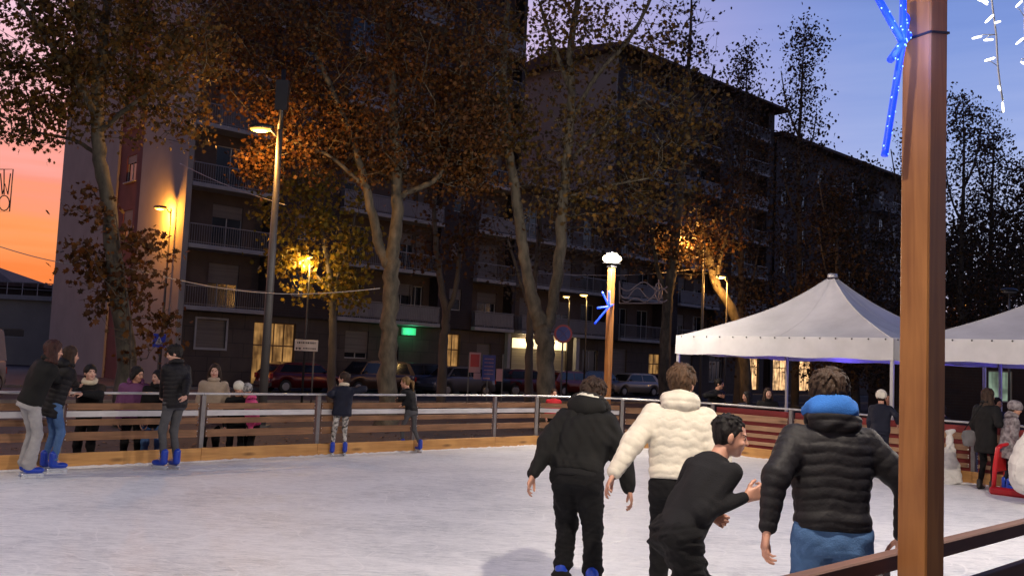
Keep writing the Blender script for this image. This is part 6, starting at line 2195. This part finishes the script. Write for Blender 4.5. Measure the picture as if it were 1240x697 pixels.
        if hk == 'ponytail' or hair.get('pony'):
            p0_ = H_(0, -.115, .03); p1_ = p0_ + HR @ np.array([0, -.05, -.03]) * g; p2_ = p1_ + np.array(hair.get('blow', (0, 0, 0))) * s - up * .20 * s
            v.ell(H_(0, -.045, -.025), np.array([.066, .05, .05]) * g, HR, k=.02)
            v.cone(p0_, p1_, .02 * g, .03 * g, k=.01); v.cone(p1_, p2_, .032 * g, .012 * g, k=.01, disp=hd_)
        mesh_obj('hair', *v.mesh(), [hair['mat']], root, None, True)
    if o.get('hat'):
        ht = o['hat']; v = Vol(res * .8); fk = wr(90, .003, 5)
        v.ell(H_(0, -.018, .048), np.array([.098, .116, .100]) * g * ht.get('size', 1), HR, k=.01, disp=lambda P, t: fk(P))
        v.ell(H_(0, .03, -.075), np.array([.12, .14, .085]) * g, HR, k=.006, op='s')
        if ht.get('bobble'): v.ell(H_(0, -.03, .165), np.array([.035] * 3) * g, HR, k=.01, disp=lambda P, t: wr(120, .004, 2)(P))
        if ht.get('flap'):
            for sd in (-1, 1): v.cone(H_(sd * .09, -.03, .0), H_(sd * .11, -.06, -.07), .03 * g, .02 * g, k=.02)
        mesh_obj('hat', *v.mesh(), [ht['mat']], root, None, True)
    # ---------------- footwear
    for i, sd in enumerate((-1, 1)):
        an = ankles[i]; v = Vol(min(res, .010))
        fd = nrm(fw + rt * sd * .18)
        rf = np.cross(fd, up)
        fl = an - up * .052 * s
        if skates:
            v.cone(an + up * .10 * s - fd * .012 * s, an - up * .02 * s - fd * .01 * s, .052 * s, .052 * s, k=.02)
            v.ell(fl + fd * .065 * s, np.array([.046, .125, .042]) * s, np.stack([rf, fd, up], 1), k=.03)
            v.ell(fl + fd * .12 * s - up * .004, np.array([.044, .062, .036]) * s, np.stack([rf, fd, up], 1), k=.02)
            bo = mesh_obj('ice_skate', *v.mesh(), [C_SKATE], root, None, True)
            m = MB()
            fz = an[2] - .085 * s - raise_
            a_ = fl - fd * .075 * s; b_2 = fl + fd * .185 * s
            m.bar((a_[0], a_[1], fz + .018), (b_2[0], b_2[1], fz + .018), .005, .036)
            m.build('blade', C_BLADE, bo)
            m = MB()
            m.bar((a_[0], a_[1], fz + .047), (b_2[0], b_2[1], fz + .047), .05, .022, bev=.006)
            for q_ in (.2, .75): pq = a_ + (b_2 - a_) * q_; m.box(pq[0] - .016, pq[0] + .016, pq[1] - .016, pq[1] + .016, fz + .02, fz + .05)
            m.build('blade_holder', C_BLADE, bo)
            m = MB()
            for q_ in (-.005, .03, .065, .095): 
                cc = an + up * q_ * s + fd * .046 * s
                m.bar(cc - rf * .045 * s, cc + rf * .045 * s, .012, .014, bev=.003)
            m.build('buckles', C_BLADE, bo)
        else:
            v.cone(an + up * .05 * s, an - up * .03 * s, .046 * s, .046 * s, k=.02)
            v.ell(fl + fd * .06 * s, np.array([.044, .12, .040]) * s, np.stack([rf, fd, up], 1), k=.03)
            fz_ = an[2] - .085 * s
            mesh_obj('shoe', *v.mesh(), [o.get('shoe', C_BOOT)], root, None, True)
    return dict(root=root, hc=hc, chest=chest, rs=rs, fs=fs, Z=Z, wr=wrst, s=s, hip=hipc, rh=rh, fh=fh, foot=foot)
# ================================================================ the cast
A_ = lambda x, y, Y: np.array(at(x, y, Y))
G_ = lambda x, y, z=0.0: np.array(gp(x, y, z))
gf_ = lambda x, Yd, z=0.0: (lambda p: np.array([p.x, p.y, z]))(at(x, 500, Yd))

J = lambda m, **k: dict(mat=m, **k)
# --- four boys in front
Y1 = 7.0
person('boy in black hooded bomber jacket seen from behind, left of the cream jacket',
       gf_(706, Y1), 1.64, -14,
       dict(jacket=J(C_DOLIVE, bulk=1.2, sleeve=1.25, hem=.02, hemw=.172, fold=.014, ribs=C_BLACK, cuff=.045), trousers=dict(mat=C_DARKPANT, bulk=1.28, fold=.009, hem=.072, bunch=3),
            collar=dict(type='hood', mat=C_DOLIVE, fur=C_FUR, size=1.15, inner=C_WHITE, iz=.92)),
       dict(mat=H_DBR, style='short', thick=.013, tufts=170), lean=(24, 3), hands=(A_(641, 583, Y1 - .05), A_(764, 598, Y1 + .05)), feet=((-.12, .02), (.13, -.08)),
       head=(-48, 24, 6), crouch=.02, res=.0075, elbows=(np.array([-.6, -.7, .3]), np.array([.8, -.6, 0])), hip_shift=(-.02, -.04))
Y2 = 6.3
person('boy in cream white quilted puffer jacket seen from behind, arm stretched to the left',
       gf_(822, Y2), 1.70, -8,
       dict(jacket=J(C_CREAM, bulk=1.10, sleeve=1.18, hem=.03, hemw=.165, fold=.004, wave=(.060, .0065, .008, .105), bands=C_BLACK, cuff=.046), trousers=dict(mat=C_DARKPANT, bulk=1.08, fold=.006, hem=.06, bunch=2),
            collar=dict(type='hood', mat=C_CREAM, puff=True, size=1.0)),
       dict(mat=H_BR, style='short', thick=.013, tufts=190), lean=(12, 1), hands=(A_(740, 578, Y2 - .15), A_(868, 600, Y2 - .1)), feet=((-.10, .05), (.14, -.1)),
       head=(-26, 8, 3), res=.0075, elbows=(np.array([-.6, -.8, .1]), np.array([.8, -.5, 0])), curl=.35)
Y4 = 5.15
person('boy in charcoal sweatshirt bending forward in profile, one fist pushed ahead',
       gf_(834, Y4), 1.58, -72,
       dict(jacket=J(C_CHAR, name='sweatshirt', bulk=.93, sleeve=.86, hem=-.03, hemw=.17, fold=.012, cuff=.036, elbow=.008), trousers=dict(mat=C_DARKPANT, bulk=1.30, fold=.012, hem=.06, bunch=2),
            collar=None),
       dict(mat=H_BLACK, style='short', thick=.007, tufts=70, tl=.022), lean=(33, -6), hands=(A_(862, 624, Y4 + .22), A_(903, 602, Y4 - .08)), feet=((-.13, .12), (.13, -.22)),
       head=(-96, 12, 0), crouch=.07, res=.0068, elbows=(np.array([-.4, .6, -.6]), np.array([.1, -.35, -1.])), curl=1.0, shoulder_yaw=12, hip_shift=(0, -.05),
       palms=((np.array([.3, 0, 1.]), np.array([0, -1., 0])), (np.array([0, -.15, 1.]), np.array([-.3, 1., -.2]))), width=.97)
Y3 = 4.62
person('boy in black puffer jacket and bright blue hood seen from behind, beside the timber post',
       gf_(1010, Y3), 1.70, -4,
       dict(jacket=J(C_BLACKN, bulk=1.06, sleeve=1.10, hem=.015, hemw=.172, fold=.004, puff=(.055, .0058), cuff=.040), trousers=dict(mat=C_LJEAN, bulk=1.15, fold=.007, hem=.06, bunch=2),
            collar=dict(type='hood', mat=C_BLACKN, inner=C_BLUEH, iz=1.08, size=.98, puff=True)),
       dict(mat=H_BR2, style='short', thick=.013, tufts=260, tl=.045), lean=(11, 1), hands=(A_(929, 640, Y3 - .12), A_(1092, 650, Y3 + .05)), feet=((-.11, .02), (.12, -.1)),
       head=(-12, 10, -2), res=.0068, elbows=(np.array([-.6, -.8, .1]), np.array([.9, -.4, 0])), curl=.5)

# --- skaters by the left boards
w1 = G_(34, 577)
person('woman with windblown auburn hair and light grey trousers leaning on the boards',
       w1, 1.70, -38, dict(jacket=J(C_DOLIVE, hem=-.04, bulk=1.08, sleeve=1.15, fold=.008), trousers=dict(mat=C_GREY, bulk=.98, hem=.085, fold=.004), collar=dict(type='collar', mat=C_DOLIVE)),
       dict(mat=H_RED, style='long', thick=.022, len=.30, blow=(-.16, 0, .04)), lean=(17, 8), hands=(A_(62, 470, 13.0), A_(82, 474, 13.0)), feet=((-.12, .0), (.10, -.05)), head=(-55, 10, 0), hip_shift=(0, -.06))
w2 = G_(57, 571)
person('skater in long dark puffer and blue jeans beside the grey-trousered woman',
       w2, 1.62, -40, dict(jacket=J(C_BLACKN, hem=-.20, bulk=1.06, sleeve=1.1, puff=(.07, .010), hemw=.165), trousers=dict(mat=C_JEAN, bulk=.9, hem=.05), collar=dict(type='hood', mat=C_BLACKN)),
       dict(mat=H_DBR, style='long', len=.22), lean=(14, 4), hands=(A_(80, 468, 13.4), A_(96, 473, 13.2)), feet=((-.10, .0), (.10, .03)), head=(-50, 8, 0))
b3 = RL0 + RU * .55 + RV * .45
person('boy with dark fringe and pale fleece collar leaning on the boards from outside',
       (b3.x, b3.y, GZ), 1.62, 178, dict(jacket=J(C_BLACK, bulk=1.08, sleeve=1.15), trousers=dict(mat=C_DARKPANT), collar=dict(type='collar', mat=C_FLEECE, r=.036)),
       dict(mat=H_BLACK, style='fringe', thick=.015), lean=(12, -3), hands=(A_(100, 476, 13.1), A_(82, 476, 12.95)), head=(222, -4, 0), skates=False, skin=M_SKIN2)
person('teenage boy in black puffer standing on the ice, head bent towards the spectators',
       G_(206, 568), 1.69, 62, dict(jacket=J(C_BLACKN, hem=-.09, bulk=1.03, sleeve=1.12, puff=(.06, .009)), trousers=dict(mat=C_DGREY, bulk=.92, hem=.052), collar=dict(type='collar', mat=C_BLACKN, r=.03)),
       dict(mat=H_BLACK, style='fringe', thick=.017, messy=True), lean=(3, 0), hands=(A_(196, 484, 13.6), A_(224, 482, 13.1)), feet=((-.08, .06), (.08, -.02)), head=(108, 20, 0), skin=M_SKIN2, res=.010)
person('child in navy hooded jacket and patterned leggings holding on to the boards',
       G_(411, 552), 1.33, 22, dict(jacket=J(C_NAVY, hem=-.11, bulk=1.18, sleeve=1.1, fold=.007), trousers=dict(mat=C_PRINT, bulk=.9, hem=.048), collar=dict(type='collar', mat=C_FLEECE, r=.034)),
       dict(mat=H_DBR, style='short', thick=.018), lean=(8, 3), hands=(A_(401, 480, 16.0), A_(430, 470, 16.2)), head=(85, 2, 0), hs=1.12, feet=((-.13, 0), (.10, .06)))
person('girl with a long fair ponytail in black top and dark jeans, skating by the boards',
       G_(496, 547), 1.33, 52, dict(jacket=J(C_BLACK, hem=-.04, bulk=1.0, sleeve=1.0), trousers=dict(mat=C_DGREY, bulk=.86, hem=.045)),
       dict(mat=H_FAIR, style='ponytail', thick=.01, blow=(.03, 0, -.06)), lean=(20, 0), hands=(A_(481, 484, 17.4), A_(486, 490, 17.1)), head=(80, 6, 0), hs=1.1, feet=((-.10, .1), (.10, -.16)), width=.92, crouch=.03)
# --- spectators beyond the left boards
gl = 'spectators beyond the left boards'
def out(px, d, z=GZ):
    """a spot d metres outside the left boards on the bearing px"""
    dr = ray(px, 500); o_ = RL0 + RV * d
    A = np.array([[RU.x, -dr.x], [RU.y, -dr.y]]); t, s_ = np.linalg.solve(A, [-o_.x, -o_.y])
    return np.array([o_.x + RU.x * t, o_.y + RU.y * t, z])
person('spectator in purple jacket, head turned away, left of the standing teenage boy', out(161, .9), 1.60, 205,
       dict(jacket=J(C_PURP, bulk=1.1, sleeve=1.15), trousers=dict(mat=C_DARKPANT), collar=dict(type='hood', mat=C_PURP)), dict(mat=H_BLACK, style='bob', thick=.016, len=.08), lean=(10, 0),
       head=(250, 12, 0), skates=False, group=gl)
person('smiling dark-haired woman in black shawl beside the purple jacket', out(186, .75), 1.56, 200,
       dict(jacket=J(C_BLACK, bulk=1.16, sleeve=1.15, hem=-.15), trousers=dict(mat=C_JEAN), collar=dict(type='collar', mat=C_BLACK, r=.04)), dict(mat=H_BLACK, style='bob', len=.05), lean=(12, -4),
       head=(150, 2, 8), skates=False, skin=M_SKIN2, group=gl)
person('woman with long dark hair in a beige coat with a black strap', out(257, .9), 1.66, 186,
       dict(jacket=J(C_BEIGE, bulk=1.06, sleeve=1.1, hem=-.35, hemw=.18), trousers=dict(mat=C_DARKPANT), collar=dict(type='collar', mat=C_BEIGE, r=.034)), dict(mat=H_DBR, style='long', len=.24), lean=(2, 0),
       head=(192, 2, 0), skates=False, skin=M_SKIN2, group=gl)
person('small child in pale knitted cap and dark coat behind the boards', out(287, .6, GZ), 1.38, 195,
       dict(jacket=J(C_BLACK, bulk=1.15), trousers=dict(mat=C_DARKPANT), hat=dict(mat=C_WHITE)), dict(mat=H_DBR, style='short', thick=.004), lean=(10, 0), head=(215, 12, 0), skates=False, hs=1.12, group=gl)
person('small child in bright pink jacket and dark printed hat behind the boards', out(307, .45, GZ), 1.36, 130,
       dict(jacket=J(C_PINK, bulk=1.18, sleeve=1.1), trousers=dict(mat=C_DARKPANT), hat=dict(mat=C_PALEK, bobble=False), collar=dict(type='hood', mat=C_PINK)), dict(mat=H_DBR, style='short', thick=.004), lean=(14, 0), head=(150, 20, 0),
       skates=False, hs=1.12, group=gl)
person('small child in red jacket far beyond the boards, by the forked tree', out(670, 1.3, GZ), 1.30, 185,
       dict(jacket=J(C_REDC, bulk=1.1), trousers=dict(mat=C_DARKPANT)), dict(mat=H_DBR, style='short'), skates=False, hs=1.12, head=(190, 0, 0))
# --- under the left tent
gt = 'dark-clothed spectators under the left tent'
person('man in black seated at the back of the left tent, beside the cream jacket boy', (lambda p: (p[0], p[1], GZ))(gf_(864, 22.5)), 1.74, 215,
       dict(jacket=J(C_BLACK, bulk=1.1), trousers=dict(mat=C_DARKPANT)), dict(mat=H_BLACK, style='short'), lean=(12, 0), head=(240, 10, 0), skates=False, group=gt, hands=(A_(874, 480, 22.1), A_(868, 478, 22.1)))
person('dark-haired person facing away at the maroon boards under the left tent', (lambda p: (p[0], p[1], GZ))(gf_(906, 20.2)), 1.50, 150,
       dict(jacket=J(C_NAVY, bulk=1.08), trousers=dict(mat=C_DARKPANT)), dict(mat=H_BLACK, style='long', len=.3), lean=(8, 0), head=(100, 8, 0), skates=False, group=gt)
person('long-haired woman facing the ice over the maroon boards under the left tent', (lambda p: (p[0], p[1], GZ))(gf_(929, 19.9)), 1.60, 170,
       dict(jacket=J(C_BLACK, bulk=1.08), trousers=dict(mat=C_DARKPANT), collar=dict(type='collar', mat=C_BLACK)), dict(mat=H_DBR, style='long', len=.3), lean=(8, 0), head=(178, 4, 0), skates=False, skin=M_SKIN2, group=gt)
# --- right side
person('child in cream wool hat and dark jacket skating by the maroon boards', gf_(1066, 16.4), 1.42, -30,
       dict(jacket=J(C_NAVY, bulk=1.12, hem=-.05), trousers=dict(mat=C_NAVY, bulk=.95), hat=dict(mat=C_WHITE, size=1.04)), dict(mat=H_DBR, style='short', thick=.004), lean=(8, 0), hands=(None, A_(1087, 512, 16.3)),
       head=(-20, 4, 0), hs=1.08)
o_ = RR0 + RV * 1.55 + (RR0 - RL0).normalized() * 0
person('dark-haired spectator just outside the boards behind the cream wool hat', (lambda p: (p[0], p[1], GZ))(gf_(1077, 18.6)), 1.62, 150,
       dict(jacket=J(C_BLACK, bulk=1.1), trousers=dict(mat=C_DARKPANT)), dict(mat=H_BLACK, style='short'), head=(140, 0, 0), skates=False)
p_ = person('woman with long dark hair in a black coat standing by the red skating frame', gf_(1194, 15.2), 1.62, -62,
       dict(jacket=J(C_BLACK, bulk=1.05, hem=-.28, sleeve=1.08), trousers=dict(mat=C_DARKPANT, bulk=.85, hem=.045), collar=dict(type='collar', mat=C_BLACK)), dict(mat=H_DBR, style='long', len=.30, blow=(-.06, 0, 0)),
       lean=(3, 0), head=(-78, 8, 0), skates=False, hands=(None, A_(1213, 512, 15.1)), skin=M_SKIN2)
# shoulder bag worn by her
ch = np.array(p_['chest']) + p_['foot']
bg_ = thing('shoulder_bag', 'grey shoulder bag hanging at the back of the black-coated woman', 'bag', tuple(A_(1173, 530, 15.1)), 0)
v = Vol(.01); fb_ = wr(40, .008, 3); v.loft((0, 0, 0), np.array([1., 0, 0]), np.array([0, 1., 0]), np.array([0, 0, 1.]), [-.13, -.05, .08, .13], [.10, .11, .10, .08], [.04, .05, .04, .025], disp=lambda P, t: fb_(P))
mesh_obj('bag_body', *v.mesh(), [C_BAG], bg_, None, True)
m = MB(); a0 = A_(1168, 520, 15.1) - A_(1173, 530, 15.1); a1 = A_(1190, 488, 15.1) - A_(1173, 530, 15.1)
m.tube([Vector(a0), Vector(a0).lerp(Vector(a1), .5) + Vector((-.02, -.03, .0)), Vector(a1)], .008, 6); m.build('strap', C_STRAP, bg_)
person('child wrapped in grey patterned coat with hood, behind the red skating frame', gf_(1220, 14.9), 1.36, -100,
       dict(jacket=J(C_GREYP, bulk=1.15, hem=-.30, sleeve=1.1), trousers=dict(mat=C_NAVY), collar=dict(type='hood', mat=C_GREYP), hat=dict(mat=C_GREYP, size=1.1)), dict(mat=H_DBR, style='short', thick=.003), lean=(10, 0), head=(-110, 15, 0), hs=1.1)
person('spectator with dark hair beyond the maroon boards, just right of the timber post', (lambda p: (p[0], p[1], GZ))(gf_(1152, 18.1)), 1.46, 60,
       dict(jacket=J(C_BLACK, bulk=1.1), trousers=dict(mat=C_DARKPANT)), dict(mat=H_BLACK, style='short'), lean=(18, 0), head=(70, 10, 0), skates=False)
person('dark figure beyond the boards between the black coat and the patterned child', (lambda p: (p[0], p[1], GZ))(gf_(1207, 18.4)), 1.62, 190,
       dict(jacket=J(C_NAVY, bulk=1.1), trousers=dict(mat=C_DARKPANT)), dict(mat=H_BLACK, style='short'), head=(190, 0, 0), skates=False)

# ---------------------------------------------------------------- things on the ice at the right
M_REDP = mat('red_plastic', (.50, .012, .018), .32, var=.1, scale=4)
fr = thing('skating_frame', 'red plastic skating frame standing on the ice by the black-coated woman', 'skating aid', tuple(gf_(1240, 14.6)), rad(-46))
m = MB(); m.box(-.42, .62, -.30, -.2, 0.0, .12, bev=.03); m.build('runner', M_REDP, fr)
m = MB(); m.box(-.42, .62, .2, .30, 0.0, .12, bev=.03); m.build('runner', M_REDP, fr)
m = MB(); m.box(.3, .62, -.2, .2, 0.02, .10, bev=.02); m.build('front_bar', M_REDP, fr)
for y in (-.25, .25):
    m = MB(); m.tube([(-.36, y, .06), (-.34, y, .45), (-.30, y, .72), (-.26, y * .9, .76)], .035, 10); m.build('upright', M_REDP, fr)
m = MB(); m.tube([(-.27, -.24, .76), (-.24, 0, .78), (-.27, .24, .76)], .028, 10); m.build('handle', M_REDP, fr)
m = MB(); m.box(-.36, -.32, -.22, .22, .34, .66, bev=.015); m.build('back_panel', M_REDP, fr)

M_SACK = mat('white_sack', (.62, .60, .57), .6, var=.12, scale=5, bump=.5, bscale=12)
for (px, Yd, sc_, lb, flip) in ((1150, 15.9, 1.0, 'limp white plastic sack leaning on the kickboard, right of the timber post', 1), (1246, 13.6, 1.35, 'large white full sack cut by the right edge, by the red frame', -1)):
    base = gf_(px, Yd)
    sk_ = thing('white_sack', lb, 'sack', tuple(base if flip > 0 else base + np.array([0, 0, 0])), 0, 'white sacks on the ice')
    v = Vol(.012); f_ = wr(22, .016, px); f2_ = wr(60, .006, px + 1)
    if flip > 0:
        v.loft((0, 0, 0), np.array([1., 0, 0]), np.array([0, 1., 0]), nrm([-.16, 0, 1]), np.array([0.0, .1, .35, .62, .80, .9]), [.20, .20, .14, .07, .04, .09], [.14, .14, .10, .06, .035, .05], disp=lambda P, t: f_(P) + f2_(P))
    else:
        v.loft((0, 0, .12), np.array([1., 0, 0]), np.array([0, 1., 0]), nrm([.35, 0, 1]), np.array([0.0, .12, .35, .60, .80, .9]), [.16, .26, .28, .19, .09, .05], [.15, .22, .24, .17, .08, .05], disp=lambda P, t: f_(P) + f2_(P))
    mesh_obj('sack_body', *v.mesh(), [M_SACK], sk_, None, True)
    m = MB(); zt_ = .80 if flip > 0 else .92
    xx_ = -.13 if flip > 0 else .28
    m.tube([(xx_ - .045, 0, zt_), (xx_, -.05, zt_), (xx_ + .045, 0, zt_), (xx_, .05, zt_), (xx_ - .045, 0, zt_)], .008, 6); m.build('tie', C_STRAP, sk_)

# parked bicycles beyond the left tent
for (px, Yd, rz_, lb) in ((958, 27, 20, 'black bicycle parked behind the left tent, nearer the long-haired woman'), (984, 28, 35, 'second black bicycle behind the left tent, nearer the blue hood boy')):
    b0_ = gf_(px, Yd, GZ); bk_ = thing('bicycle', lb, 'bicycle', tuple(b0_), rad(rz_), 'bicycles parked behind the left tent')
    for x in (-.52, .52):
        m = MB(); m.tube([(x + .33 * math.cos(a * .3927), 0, .34 + .33 * math.sin(a * .3927)) for a in range(17)], .018, 6, cap=False)
        wo_ = m.build('wheel', M_TYRE, bk_)
        m = MB()
        for a in range(8): m.tube([(x, 0, .34), (x + .32 * math.cos(a * .785), 0, .34 + .32 * math.sin(a * .785))], .003, 4)
        m.build('spokes', M_RIM, wo_)
    m = MB()
    for a, b_2 in (((-.52, .34), (-.12, .32)), ((-.52, .34), (-.2, .78)), ((-.12, .32), (-.22, .86)), ((-.12, .32), (.38, .80)), ((-.2, .78), (.36, .86)), ((.52, .34), (.34, .98))):
        m.tube([(a[0], 0, a[1]), (b_2[0], 0, b_2[1])], .017, 8)
    m.build('frame', M_LAMPB, bk_)
    m = MB(); m.tube([(.34, 0, .98), (.30, -.26, 1.02)], .013, 6); m.tube([(.34, 0, .98), (.30, .26, 1.02)], .013, 6); m.build('handlebar', M_LAMPB, bk_)
    m = MB(); m.ell((-.24, 0, .90), (.13, .07, .035), 10); m.build('saddle', C_BOOT, bk_)
    m = MB(); m.ell((.40, 0, .88), (.02, .025, .025), 8); m.build('headlight', mat('cycle_reflector', (.9, .9, .8), .1, emit=(1, .9, .7), estr=1.2), bk_)
